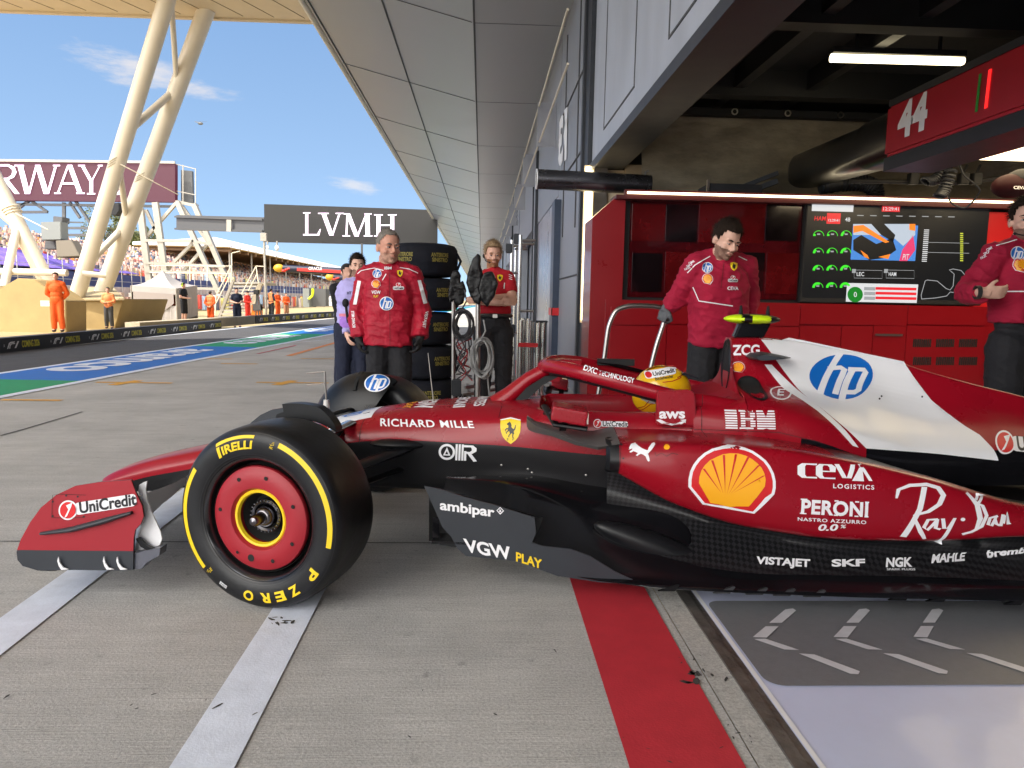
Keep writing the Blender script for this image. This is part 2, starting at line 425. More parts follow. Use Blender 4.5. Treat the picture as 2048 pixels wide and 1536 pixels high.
M_COLUMN = mat('cream_column_paint', (.78, .70, .56), .38, var=.05, vscale=2)
M_REDG = mat('red_cabinet_paint', (.215, .003, .007), .30, var=.06, vscale=3, coat=.25)
M_WARM = mat('warm_led', (1, .9, .66), .4, emit=2.4, ecol=(1, .80, .46))
M_TUBE = mat('fluorescent_tube', (1, .95, .8), .4, emit=1.7, ecol=(1, .86, .55))
M_TARP = mat('brown_tarpaulin', (.26, .22, .155), .34, var=.35, vscale=3.5, bump=.8, bscale=5, stretch=(1, 1, 2.2), spec=.5)
M_JAMB = mat('beige_jamb', (.50, .42, .30), .55, var=.12, vscale=6)
M_CHROME = mat('polished_steel', (.62, .60, .57), .16, 1.0, var=.08, vscale=5)
M_STEEL = mat('satin_steel', (.42, .40, .38), .32, 1.0, var=.12, vscale=9)
M_WHITE = mat('white_lettering', (.78, .78, .80), .45)
M_GLASSB = mat('dark_red_gloss', (.05, .003, .005), .08, coat=.6, var=.6, vscale=2.5)

# ================================================================ GROUND
def gsheet(name, pts, m, z, kind=True):
    mb = MB(); mb.sheet([(p[0], p[1], z) for p in pts]); o = part(name, mb, m, None, smooth=False, fixn=False)
    if o.data.polygons[0].normal.z < 0: o.data.flip_normals()
    if kind: o['kind'] = 'structure'
    return o
def G2(px, py): p = ground(px, py); return (p.x, p.y)
mb = MB(); YZ = lambda y: -.03-.012*(min(max(y, 18), 60)-18)
P = [[(x, y, YZ(y) if x < -5 else -.6) for x in (-900, -8.0, 400)] for y in (-60, 18, 60, 1500)]
mb.grid(P); o = struct('ground', mb, M_YARD, smooth=False, fixn=False)
if o.data.polygons[0].normal.z < 0: o.data.flip_normals()
XE = .842                                                        # where the garage floor begins
gsheet('apron', [(-30, -14), (XE-.10, -14), (XE-.10, 9.05), (1.30, 9.05), (1.30, 160), (-4.0, 160), (-9.2, 14), (-30, -8)], M_APRON, 0)
A0 = Vector(G2(0, 797)); A1 = Vector(G2(670, 668)); sd = (A1-A0).normalized(); sn = Vector((-sd.y, sd.x))      # pit lane line and its normal towards the pit wall
def SP(s, t): p = A0+sd*s+sn*t; return (p.x, p.y)
gsheet('pit_lane', [SP(-25, 1.3), SP(170, 1.3), SP(170, 4.35), SP(-25, 4.35)], M_ASPH, .004)
wid = (Vector(G2(0, 746))-A0).dot(sn)
def strip(name, s0, s1, t0, t1, m, z=.008, skew=0.0): return gsheet(name, [SP(s0, t0), SP(s1, t0), SP(s1+skew, t1), SP(s0+skew, t1)], m, z)
strip('pit_lane_line', -25, 170, -.02, .12, M_WHITEP)
strip('pit_lane_line', -25, 170, wid-.12, wid, M_WHITEP)
strip('pit_lane_line', -25, 170, 4.2, 4.36, M_WHITEP, .010)
cuts = [-25, -9, (Vector(G2(130, 762))-A0).dot(sd), (Vector(G2(455, 694))-A0).dot(sd), (Vector(G2(610, 668))-A0).dot(sd)]
cuts += [cuts[-1]+9.5*i for i in range(1, 14)]
TXT = 'CRYPTO'
for i in range(len(cuts)-1):
    m = (M_BLUEP, M_GREENP)[i % 2]
    strip('painted_band', cuts[i], cuts[i+1], .12, wid-.12, m)
def ground_text(name, s, s0, s1, t0, t1, m, z):
    """lettering from s0 to s1 along the lane, its feet at t0 and heads at t1."""
    v, f, _ = text2d(s, .03)
    mb = MB(); mb.add([(*SP(s0+(s1-s0)*x, t0+(t1-t0)*y), z) for x, y in v], f); o = part(name, mb, m, None, smooth=False, fixn=False)
    for p in o.data.polygons[:1]:
        if p.normal.z < 0: o.data.flip_normals()
    o['kind'] = 'structure'
for i in range(2, 7):
    L_ = cuts[i+1]-cuts[i]; ground_text('painted_lettering', 'aramco', cuts[i+1]-L_*.14, cuts[i]+L_*.16, wid-.3, .32, M_WHITEP, .012)
# bay markings on the apron
def gquad(name, pix, m, z=.005): return gsheet(name, [G2(*p) for p in pix], m, z)
def line_between(name, p, q, w, m, z=.005):
    p = Vector(p); q = Vector(q); n = (q-p).normalized(); n = Vector((-n.y, n.x))*w/2
    return gsheet(name, [p-n, q-n, q+n, p+n], m, z)
wl0, wl1 = Vector(G2(340, 1536)), Vector(G2(470, 1536)); wr0, wr1 = Vector(G2(557, 1225)), Vector(G2(609, 1232))
pa = (wl0+wl1)/2; pb = (wr0+wr1)/2; d_ = (pb-pa).normalized()
line_between('bay_line', pa-d_*3, pb+d_*.9, (wl1-wl0).cross(d_).__abs__() if False else abs((wl1-wl0).x*d_.y-(wl1-wl0).y*d_.x), M_WHITEP)
qa = (Vector(G2(0, 1265))+Vector(G2(0, 1283)))/2; qa0 = Vector(G2(0, 1247)); qa1 = Vector(G2(0, 1283)); qb = (Vector(G2(352, 992))+Vector(G2(352, 1030)))/2
d2 = (qb-qa).normalized()
line_between('bay_line', qa-d2*3, qb+d2*1.4, .17, M_WHITEP)
gsheet('red_line', [(.40, -14), (.706, -14), (.706, 120), (.40, 120)], M_REDP, .0055)
for a, b_, w, m in (((577, 712), (680, 683), .14, M_ORANGEP), ((515, 708), (592, 691), .06, M_REDP), ((545, 690), (660, 679), .05, M_WHITEP)):
    line_between('apron_line', G2(*a), G2(*b_), w, m)
for c in ((268, 766), (585, 766), (478, 728), (62, 801), (635, 718), (430, 718)):
    p = Vector(G2(*c)); L_ = .5 if c[0] in (268, 585) else .32
    line_between('arrow_mark', p-Vector((L_, 0)), p+Vector((L_, .02)), .09, M_YELP)
    if c[0] in (268, 585): line_between('arrow_mark', p+Vector((-.15, -.28)), p+Vector((-.05, .25)), .16, M_YELP, .006)
def joint(a, b_, w=.012): return line_between('slab_joint', G2(*a), G2(*b_), w, M_JOINT, .004)
joint((45, 860), (165, 824), .02); joint((0, 872), (45, 860), .02)
for y in (-3.5, 3.42, 14.5): line_between('slab_joint', (-9, y), (.75, y), .009, M_JOINT, .004)
# scuffs and rubber marks
def scuff(name, px_, py_, n, spread, size, m, z=.0068, seed=1):
    rr = random.Random(seed); mb = MB(); c = ground(px_, py_)
    for k in range(n):
        x = c.x+rr.gauss(0, spread); y = c.y+rr.gauss(0, spread*.6); a = rr.uniform(0, 3.14); L_ = size*rr.uniform(.5, 1.6); w_ = L_*rr.uniform(.15, .5); ps = []
        for i in range(9):
            t = 2*math.pi*i/9; q = rr.uniform(.6, 1.2); ps.append((x+math.cos(a)*math.cos(t)*L_*q-math.sin(a)*math.sin(t)*w_*q, y+math.sin(a)*math.cos(t)*L_*q+math.cos(a)*math.sin(t)*w_*q, z))
        mb.sheet(ps)
    o = part(name, mb, m, None, smooth=False, fixn=False); o['kind'] = 'structure'
    return o
M_SCUFF = mat('rubber_scuff', (.05, .048, .046), .8)
for a in ((1405, 1352, 9, .035, .012), (1372, 1366, 4, .02, .016), (1120, 1300, 3, .05, .008), (1365, 1320, 4, .05, .006), (900, 1420, 4, .2, .007), (160, 1430, 5, .25, .008), (570, 1245, 9, .028, .014), (480, 1430, 2, .05, .014), (1300, 1500, 4, .1, .008), (1500, 1480, 5, .06, .006)):
    scuff('scuff_marks', *a, M_SCUFF, .0068, a[0])
# threshold of the garage
gsheet('threshold', [(XE-.10, -14), (XE, -14), (XE, 8.9), (XE-.10, 8.9)], M_KERBC, .0045)
mb = MB(); mb.mm((XE-.012, -14, -.02), (XE+.03, 8.9, .012)); mb.mm((XE+.03, -14, -.02), (XE+.055, 8.9, .006)); struct('drain', mb, M_DRAIN, smooth=False)
gsheet('garage_floor', [(XE+.055, -14), (14, -14), (14, 9.2), (XE+.055, 9.2)], M_EPOXY, .007)
gsheet('floor_edge_line', [(XE+.056, -14), (XE+.072, -14), (XE+.072, 9), (XE+.056, 9)], M_WHITE, .010)
# grey parking mat with white chevrons
c0 = ground(1397, 1207); c1 = ground(1565, 1378)
y1 = c0.y; y0 = c1.y; x0 = .922
mb = MB(); pts = []
def corner(cx, cy, r, a0, a1): return [(cx+r*math.cos(R(a)), cy+r*math.sin(R(a)), .0112) for a in range(a0, a1+1, 15)]
pts += corner(x0+.06, y0+.06, .06, 180, 270)+[(9, y0, .0112), (9, y1, .0112)]+corner(x0+.05, y1-.05, .05, 90, 180)
mb.sheet(pts); struct('parking_mat', mb, M_MAT, smooth=False, fixn=False)
def chevron(dx):
    P = lambda x, y: (lambda g: (g.x+dx, g.y))(ground(x, y))
    mb = MB()
    for quad in (((1538, 1253), (1563, 1253), (1592, 1228), (1585, 1224), (1570, 1226)), ((1505, 1282), (1533, 1283), (1557, 1260), (1531, 1260)),
                 ((1508, 1286), (1530, 1285), (1598, 1308), (1568, 1307)), ((1597, 1315), (1628, 1317), (1719, 1351), (1716, 1357), (1700, 1356))):
        mb.sheet([(*P(*q), .015) for q in quad])
    o = struct('floor_arrow', mb, M_MATW, smooth=False, fixn=False)
    for f in o.data.polygons:
        if f.normal.z < 0: o.data.flip_normals(); break
step = ground(1670, 1285).x-ground(1506, 1283).x
for k in range(3): chevron(k*step)

# ================================================================ PIT BUILDING
FX = 1.24; ZS = 5.45
bld = thing('pit_building', 'long grey pit building with metal canopy and open garage doors', 'building', (FX, 8, 0))
# canopy: flat strip by the wall, then panels rising outwards to a rounded edge
prof = [(-.17, ZS), (-1.62, ZS+.35), (-3.05, ZS+.72)]
mb = MB(); mb.prism([(-.17, -12, ZS), (FX+.6, -12, ZS), (FX+.6, -12, ZS+.12), (-.17, -12, ZS+.12)], (0, 192, 0)); part('canopy_soffit', mb, M_SOFFD, bld, smooth=False)
mb = MB(); mb.prism([(-.19, -12, ZS+.005), (-3.05, -12, ZS+.72), (-3.05, -12, ZS+.84), (-.19, -12, ZS+.13)], (0, 192, 0)); part('canopy_soffit', mb, M_SOFFIT, bld, smooth=False)
mb = MB(); mb.tube([(-3.12, -12, ZS+.78), (-3.12, 180, ZS+.78)], .075, 12); part('canopy_edge', mb, M_TRIMW, bld)
mb = MB()
for x, z in ((-1.62, ZS+.352), (-2.99, ZS+.695)): mb.box((x, 84, z), (.022, 192, .012))
mb.box((-.18, 84, ZS-.004), (.03, 192, .012))
y = -11.5+3.57*0
seams = [atY(945, 78, 1).y*0+v for v in (11.55-4.4*5, 11.55-4.4*4, 11.55-4.4*3, 11.55-4.4*2, 11.55-4.4, 11.55)]+[11.55+4.4*i for i in range(1, 36)]
sl_ = math.atan2(.72, 2.88)
for y in seams:
    mb.box(((FX-.17)/2, y, ZS-.001), (FX+.17, .008, .004))
    mb.box(((-.19-3.05)/2, y, ZS+.36), (2.9, .008, .012), 0, 0, Matrix.Rotation(sl_, 3, 'Y'))
part('canopy_seam', mb, M_SEAM, bld, smooth=False)
# wall above the garage openings, piers between them
ZH = 2.76
mb = MB(); mb.mm((FX, -12, ZH), (FX+.30, 8.35, ZS)); part('wall', mb, M_HEADER, bld, smooth=False)
mb = MB(); mb.mm((FX-.03, -12, ZH-.05), (FX+.34, 8.34, ZH-.002)); mb.mm((FX-.045, -12, ZH-.10), (FX-.032, 8.34, ZH-.01)); part('door_head', mb, M_DARK, bld, smooth=False)
mb = MB()
def rect_y(y0, y1, z0, z1, w=.018, x=FX-.006):
    mb.mm((x, y0, z0), (x+.01, y0+w, z1)); mb.mm((x, y1-w, z0), (x+.01, y1, z1)); mb.mm((x, y0, z0), (x+.0101, y1, z0+w)); mb.mm((x, y0, z1-w), (x+.0101, y1, z1))
rect_y(atX(1272, 100, FX).y, atX(1208, 250, FX).y, 2.98, 5.0)
rect_y(1.6, 5.0, 2.98, 5.0)
part('wall_seam', mb, M_SEAM, bld, smooth=False)
YP = 8.35
mb = MB(); mb.mm((FX+.004, YP+.42, 0), (FX+.35, 12.0, ZS)); part('wall', mb, M_FACADE, bld, smooth=False)
mb = MB(); mb.mm((FX-.05, YP+.02, 0), (FX+.2, YP+.40, ZS)); mb.mm((FX-.08, YP+.32, 0), (FX+.2, YP+.44, ZS)); part('door_guide', mb, M_DARK, bld, smooth=False)
mb = MB(); mb.mm((FX+.0, YP-.14, 0), (FX+.16, YP+.01, ZH)); mb.mm((FX-.02, YP-.16, 0), (FX+.0, YP-.13, ZH)); part('door_guide', mb, M_STEEL, bld, smooth=False)
mb = MB(); mb.mm((FX+.17, YP-.10, 0), (FX+.36, YP+.05, ZH-.06)); part('door_jamb', mb, M_JAMB, bld, smooth=False)
mb = MB(); mb.mm((FX-.10, 11.55, 0), (FX+.02, 12.02, atX(1112, 412, FX).z)); part('guard_post', mb, M_NAVY, bld, smooth=False)
mb = MB(); mb.mm((FX-.115, 11.5, .98), (FX+.005, 11.548, 1.10)); mb.mm((FX-.115, 11.5, .98), (FX-.102, 12.02, 1.10)); part('red_band', mb, mat('red_tape', (.55, .01, .015), .4), bld, smooth=False)
mb = MB()
for z in (1.55, 3.1, 4.1): mb.mm((FX-.012, YP+.5, z), (FX+.006, 11.5, z+.02))
for y in (9.7, 11.2): mb.mm((FX-.012, y, 2.2), (FX+.007, y+.02, 5.2))
part('wall_seam', mb, M_SEAM, bld, smooth=False)
# the row of further garages
for k in range(9):
    y0 = 12.1+k*13.2
    mb = MB(); mb.mm((FX+.02, y0, 0), (FX+.3, y0+4.6, 2.95)); part('garage_door', mb, M_FACADEL, bld, smooth=False)
    mb = MB(); mb.mm((FX+.01, y0, 2.96), (FX+.3, y0+4.6, ZS)); mb.mm((FX-.02, y0+4.6, 0), (FX+.3, y0+5.4, ZS)); mb.mm((FX-.02, y0+12.6, 0), (FX+.31, y0+13.2, ZS)); mb.mm((FX+.011, y0+5.4, 3.0), (FX+.3, y0+12.6, ZS)); part('wall', mb, M_FACADE, bld, smooth=False)
    mb = MB(); mb.mm((FX-.05, y0+4.5, 0), (FX+.05, y0+4.62, 4.6)); mb.mm((FX-.05, y0+5.38, 0), (FX+.05, y0+5.5, 4.6)); mb.mm((FX+1.5, y0+5.4, 0), (FX+1.6, y0+12.6, 3)); part('door_guide', mb, M_DARK, bld, smooth=False)
# handrail bars and brackets under the canopy
mb = MB()
for z, x in ((3.95, FX-.28), (4.55, FX-.30)):
    for k in range(14):
        y0 = 8.6+k*4.4; mb.tube([(x, y0, z), (x, y0+4.1, z)], .016, 8)
part('rail', mb, M_TRIMW, bld)
for k in range(14):
    y0 = 12.75+k*4.4; mb = MB(); mb.mm((FX-.32, y0-.02, 3.88), (FX+.0, y0+.02, 4.62)); part('rail_bracket', mb, M_FACADEL, bld, smooth=False)
# upper storey and the great roof over the pit lane (its left edge is swept)
mb = MB(); mb.mm((FX+.35, -12, ZS+.14), (16, 160, 11.9)); mb.mm((FX+.36, 9.6, .0), (16, 160, ZS+.12)); mb.mm((-.9, -12, ZS+.95), (FX+.34, 160, 7.6)); part('upper_wall', mb, M_FACADE, bld, smooth=False)
RZ = atY(300, 30, 27.5).z
roof = [(-16.2, -5), (-16.2, 14.5), (-12.4, 17.5), (-12.4, 23.6), (-18.5, 24.4), (-18.5, 27.5), (FX+14, 27.5), (FX+14, -5)]
mb = MB(); mb.prism([(x, y, RZ) for x, y in roof], (0, 0, .6)); part('roof', mb, M_CREAMROOF, bld, smooth=False)
mb = MB(); mb.mm((-18.6, 27.5, RZ-.06), (FX+10, 27.68, RZ+.5)); part('roof_edge', mb, M_CREAMROOF, bld, smooth=False)
mb = MB()
for k in range(28): mb.box((-17.4+1.1*k, 25.2, RZ-.004), (.03, 4.6, .01), R(-25))
part('roof_seam', mb, mat('brown_seam', (.16, .11, .06), .7), bld, smooth=False)
# number board of the next garage and its lettering
b13 = bvh_of([o for o in bld.children if o.name.startswith('wall')])
decal('garage_number', text2d('13', .05, 0, 1.0), atX(1134, 318, FX), atX(1117, 336, FX), atX(1136, 212, FX), M_WHITE, b13, bld, .012, Vector((-1, 0, 0)), .3)

# ================================================================ GARAGE INTERIOR
gar = thing('garage_interior', 'dark garage bay with black ceiling and tarpaulin above red cabinets', 'garage', (5, 5, 0))
mb = MB(); mb.mm((FX+.31, -12, 3.42), (14, 8.6, 3.5)); part('ceiling', mb, M_BLACK, gar, smooth=False)
mb = MB()
for y in (1.6, 3.4, 5.15, 6.9): mb.mm((FX+.32, y, 3.18), (13.9, y+.16, 3.418))
for x in (2.35, 3.05, 4.6, 6.2): mb.mm((x, -11, 3.24), (x+.10, 8.4, 3.417))
part('ceiling_beam', mb, mat('black_beam', (.009, .009, .010), .5, var=.3, vscale=5), gar, smooth=False)
mb = MB(); mb.mm((FX+.36, 8.42, 0), (14, 8.5, 3.42)); mb.mm((13.9, -12, 0), (14, 8.4, 3.42)); mb.mm((FX+.36, -12, 0), (14, -11.9, 3.42)); part('back_wall', mb, mat('dark_wall', (.05, .045, .04), .6, var=.2), gar, smooth=False)
# the tarpaulin: a hanging, creased sheet
P = []
for i in range(91):
    x = FX+.40+i*.10; row = []
    for j in range(22):
        z = 2.0+j*.0565
        q = noise.noise(Vector((x*1.1-z*1.4, z*.9, 2.2)))*.12+noise.noise(Vector((x*2.6-z*4.6, z*2.1, 5.2)))*.06
        row.append((x, 7.55+q, z))
    P.append(row)
mb = MB(); mb.grid(P); part('tarpaulin', mb, M_TARP, gar, angle=80)
mb = MB(); mb.mm((FX+.38, 7.40, 3.12), (10, 7.5, 3.19)); part('curtain_rail', mb, M_BLACK, gar, smooth=False)
mb = MB()
for k in range(14):
    mb.lathe([(.022, -.004), (.034, -.004), (.034, .004), (.022, .004), (.022, -.004)], Matrix.Translation((FX+.75+k*.55, 7.39, 3.155)) @ Matrix.Rotation(R(90), 4, 'X'), 12)
part('curtain_eyelet', mb, M_STEEL, gar)
# warm strip light in the door jamb
pa = atY(1180, 340, 8.15); pb = atY(1174, 640, 8.15)
lj = thing('wall_light', 'tall vertical warm strip light beside the garage door track', 'light', (pa.x, 8.15, pb.z))
mb = MB(); mb.mm((pa.x-.045, 8.12, pb.z), (pa.x+.03, 8.16, ZH-.05)); part('diffuser', mb, M_WARM, lj, smooth=False)
mb = MB(); mb.mm((pa.x-.06, 8.165, pb.z-.03), (pa.x+.05, 8.20, ZH-.03)); part('housing', mb, M_JAMB, lj, smooth=False)
mb = MB(); mb.mm((FX+.37, 8.22, 0), (FX+.40+.5, 8.30, ZH)); part('jamb_panel', mb, M_JAMB, gar, smooth=False)
# ceiling tube
a = atY(1662, 116, 5.8); b_ = atY(1926, 123, 5.8)
tl = thing('ceiling_light', 'long warm fluorescent batten light under the black garage ceiling', 'light', (a.x, 5.8, a.z))
mb = MB(); mb.tube([a, b_], .032, 12); part('diffuser', mb, M_TUBE, tl)
mb = MB(); mb.mm((a.x, 5.76, a.z+.035), (b_.x, 5.84, a.z+.08)); mb.beam((a.x+.2, 5.8, a.z+.07), (a.x+.2, 5.8, 3.42), .02); mb.beam((b_.x-.2, 5.8, a.z+.07), (b_.x-.2, 5.8, 3.42), .02); part('housing', mb, M_BLACK, tl, smooth=False)
# ================================================================ THE RACING CAR
# car frame: u backwards from the front axle, v sideways towards the viewer (its left), w up
CA = R(5.5)
cb = Vector((math.cos(CA), -math.sin(CA), 0)); cl = Vector((-math.sin(CA), -math.cos(CA), 0))
CO = Vector((-.797, 2.786, 0)) - cl*.8475
def UW(px, py, v):
    d = ray(px, py); t = ((CO+cl*v-CAMP).dot(cl))/d.dot(cl); p = CAMP+d*t-CO; return p.dot(cb), p.z
def CW(u, v, w): return CO+cb*u+cl*v+Vector((0, 0, w))
def L3(u, v, w): return (u, -v, w)
car = thing('racing_car', 'dark red open wheel racing car with yellow striped front tyre leaving the garage', 'racing car', CO, None, -CA)
bpy.context.view_layer.update()
def cmat(name, col, rough=.34, coat=.35, var=.03):
    return mat(name, col, rough, coat=coat, var=var, vscale=3, spec=.5)
M_CRED = mat('dark_red_satin_paint', (.27, .004, .013), .27, coat=.10, var=.04, vscale=2.5, bump=.012, bscale=4, spec=.32)
M_CREDB = mat('bright_red_satin_paint', (.31, .012, .022), .45, var=.05, vscale=2.5, spec=.4, bump=.03, bscale=90)
M_CWHITE = mat('white_satin_paint', (.78, .78, .80), .36, coat=.1)
M_CARB = mat('carbon_black', (.007, .0075, .009), .36, coat=.03, var=.35, vscale=4, bump=.02, bscale=5, spec=.28)
M_CGLOSS = mat('glossy_carbon', (.006, .006, .0075), .14, coat=.2, var=.4, vscale=5, bump=.05, bscale=7, spec=.35)
M_CGREY = mat('dark_grey_carbon', (.022, .026, .034), .45, var=.15, vscale=4)
M_CDARK = mat('black_opening', (.004, .004, .004), .8)
M_CYEL = mat('yellow_lettering', (.80, .56, .01), .5)
M_CBLUE = mat('bright_blue', (.005, .13, .50), .4)
M_LW = mat('white_sticker', (.80, .80, .83), .42)
M_LK = mat('black_sticker', (.012, .012, .016), .45)
M_LR = mat('red_sticker', (.60, .012, .016), .42)
M_AMBER = mat('amber_sticker', (.88, .40, .01), .42)
M_NEON = mat('neon_yellow_plastic', (.62, .85, .01), .4)
M_RUB = mat('tyre_rubber', (.0075, .008, .010), .43, spec=.4, var=.28, vscale=7, bump=.05, bscale=60)
M_TREAD = mat('slick_tread', (.009, .008, .008), .40, spec=.36, var=.4, vscale=5, bump=.10, bscale=22)
# chequered carbon weave
M_CHECK = mat('chequered_carbon', (.02, .02, .022), .34, coat=.04, spec=.3)
_n = M_CHECK.node_tree.nodes; _t = _n.new('ShaderNodeTexChecker'); _t.inputs['Scale'].default_value = 62; _t.inputs[1].default_value = (.006, .006, .007, 1); _t.inputs[2].default_value = (.020, .020, .0225, 1)
_c = _n.new('ShaderNodeTexCoord'); _m = _n.new('ShaderNodeMapping'); _m.inputs['Scale'].default_value = (1, .02, 1.4); _m.inputs['Rotation'].default_value = (0, R(38), 0)
M_CHECK.node_tree.links.new(_c.outputs['Object'], _m.inputs[0]); M_CHECK.node_tree.links.new(_m.outputs[0], _t.inputs[0]); M_CHECK.node_tree.links.new(_t.outputs[0], _n['Principled BSDF'].inputs['Base Color'])
# fine twill weave for the chassis panel
M_TWILL = mat('twill_carbon', (.02, .02, .022), .38, coat=.02, spec=.25)
_n = M_TWILL.node_tree.nodes; _t = _n.new('ShaderNodeTexWave'); _t.inputs['Scale'].default_value = 75; _t.bands_direction = 'DIAGONAL'
_c = _n.new('ShaderNodeTexCoord'); _m = _n.new('ShaderNodeMapping'); _m.inputs['Scale'].default_value = (1, .01, -1)
M_TWILL.node_tree.links.new(_c.outputs['Object'], _m.inputs[0]); M_TWILL.node_tree.links.new(_m.outputs[0], _t.inputs[0]); ramp_mix(M_TWILL, (.006, .006, .007), (.017, .017, .019), _t.outputs[0], .2, .8)

def pchip(xs, ys, q):
    xs = np.asarray(xs, float); ys = np.asarray(ys, float); h = np.diff(xs); dl = np.diff(ys)/h; n = len(xs)
    d = np.zeros(n); d[0] = dl[0]; d[-1] = dl[-1]
    for i in range(1, n-1):
        if dl[i-1]*dl[i] > 0:
            w1 = 2*h[i]+h[i-1]; w2 = h[i]+2*h[i-1]; d[i] = (w1+w2)/(w1/dl[i-1]+w2/dl[i])
    k = np.clip(np.searchsorted(xs, q)-1, 0, n-2); t = (q-xs[k])/h[k]
    return (2*t**3-3*t**2+1)*ys[k]+(t**3-2*t**2+t)*h[k]*d[k]+(-2*t**3+3*t**2)*ys[k+1]+(t**3-t**2)*h[k]*d[k+1]
def catmull(P, m):
    P = [np.array(p, float) for p in P]; out = []
    for i in range(len(P)-1):
        p0 = P[max(i-1, 0)]; p1 = P[i]; p2 = P[i+1]; p3 = P[min(i+2, len(P)-1)]
        if i == 0: p0 = p1*1
        for j in range(m):
            t = j/m; a = (p2-p0)*.5*.72; b_ = (p3-p1)*.5*.72
            out.append((2*t**3-3*t**2+1)*p1+(t**3-2*t**2+t)*a+(-2*t**3+3*t**2)*p2+(t**3-t**2)*b_)
    out.append(P[-1]); return out
def loft(stations, du=.03, m=4, mirror=True, matseg=None, caps=(True, True), smoothsec=True):
    """Skin over half sections [(v, w), ...] at stations u; mirrored to the far side when asked. matseg(i) gives the material of section span i."""
    us = [s[0] for s in stations]; K = len(stations[0][1]); q = []
    for a, b_ in zip(us[:-1], us[1:]):
        k = max(1, int(math.ceil((b_-a)/du))); q += [a+(b_-a)*i/k for i in range(k)]
    q.append(us[-1]); q = np.array(q)
    V = [[pchip(us, [s[1][j][c] for s in stations], q) for c in (0, 1)] for j in range(K)]
    rows = []
    for i in range(len(q)):
        P = [(V[j][0][i], V[j][1][i]) for j in range(K)]; rows.append(catmull(P, m) if smoothsec else [np.array(p) for p in P])
    mm_ = m if smoothsec else 1; n = len(rows[0]); mb = MB()
    for sgn in ((1, -1) if mirror else (1,)):
        vs = [L3(q[i], sgn*r[0], r[1]) for i, row in enumerate(rows) for r in row]; fs = []; ms = []
        for i in range(len(q)-1):
            for j in range(n-1):
                f = (i*n+j, (i+1)*n+j, (i+1)*n+j+1, i*n+j+1); fs.append(f if sgn > 0 else f[::-1]); ms.append(matseg(j//mm_, (q[i]+q[i+1])/2) if matseg else 0)
        o = len(mb.v); mb.v += vs; mb.f += [tuple(k+o for k in f) for f in fs]; mb.m += ms
    for e, c in ((0, caps[0]), (len(q)-1, caps[1])):
        if c:
            row = rows[e]; pts = [L3(q[e], r[0], r[1]) for r in row]
            if mirror: pts += [L3(q[e], -r[0], r[1]) for r in row[::-1]]
            mb.sheet(pts, c-1 if not isinstance(c, bool) else 0)
    return mb
def cpart(name, mb, mats, parent=None, **k): return part(name, mb, mats, parent or car, True, **k)
def merge(me):
    bm = bmesh.new(); bm.from_mesh(me); bmesh.ops.remove_doubles(bm, verts=bm.verts, dist=.0006); bmesh.ops.recalc_face_normals(bm, faces=bm.faces); bm.to_mesh(me); bm.free()

# ---- nose and chassis
def sec(wt, c, wc, s, ws, b_, wb, lv, lw, ev, ew, wbt): return [(0, wt), (c*.6, wt-.004), (c, wc), (s, ws), (b_, wb), (lv, lw), (ev, ew), (0, wbt)]
def hole(c, wc, s, ws, b_, wb, lv, lw, ev, ew, wbt): return [(0, .42), (c-.035, .43), (c, wc), (s, ws), (b_, wb), (lv, lw), (ev, ew), (0, wbt)]
ch = [(-1.25, sec(.232, .03, .230, .035, .225, .03, .218, .025, .212, .02, .208, .207)),
      (-1.22, sec(.262, .08, .255, .10, .235, .095, .222, .085, .205, .07, .197, .195)),
      (-1.10, sec(.322, .10, .31, .13, .275, .13, .245, .12, .215, .10, .195, .19)),
      (-.94, sec(.374, .11, .36, .14, .32, .14, .288, .13, .245, .11, .205, .20)),
      (-.75, sec(.421, .12, .405, .15, .365, .15, .33, .14, .275, .12, .235, .225)),
      (-.40, sec(.505, .14, .485, .175, .45, .18, .41, .165, .34, .14, .285, .275)),
      (-.05, sec(.584, .155, .562, .205, .525, .22, .475, .20, .39, .17, .31, .30)),
      (.20, sec(.645, .165, .622, .22, .585, .25, .525, .24, .42, .20, .29, .275)),
      (.50, sec(.690, .185, .668, .25, .63, .295, .543, .285, .43, .25, .30, .28)),
      (.82, sec(.712, .21, .692, .30, .65, .335, .542, .325, .43, .30, .30, .28)),
      (1.02, sec(.716, .25, .70, .34, .66, .36, .535, .35, .43, .32, .335, .31)),
      (1.07, hole(.27, .70, .35, .66, .365, .532, .355, .43, .32, .335, .31)),
      (1.35, hole(.285, .70, .37, .66, .385, .52, .375, .42, .33, .33, .31)),
      (1.62, hole(.29, .705, .39, .67, .41, .52, .40, .42, .35, .33, .31)),
      (1.70, sec(.70, .29, .71, .40, .675, .415, .52, .40, .42, .35, .33, .31)),
      (1.95, sec(.74, .30, .74, .41, .69, .425, .52, .41, .42, .36, .33, .31))]
chassis = cpart('chassis', loft(ch, .025, 5, matseg=lambda j, u: 1 if j >= 4 else 0), [M_CRED, M_TWILL], angle=50); merge(chassis.data)
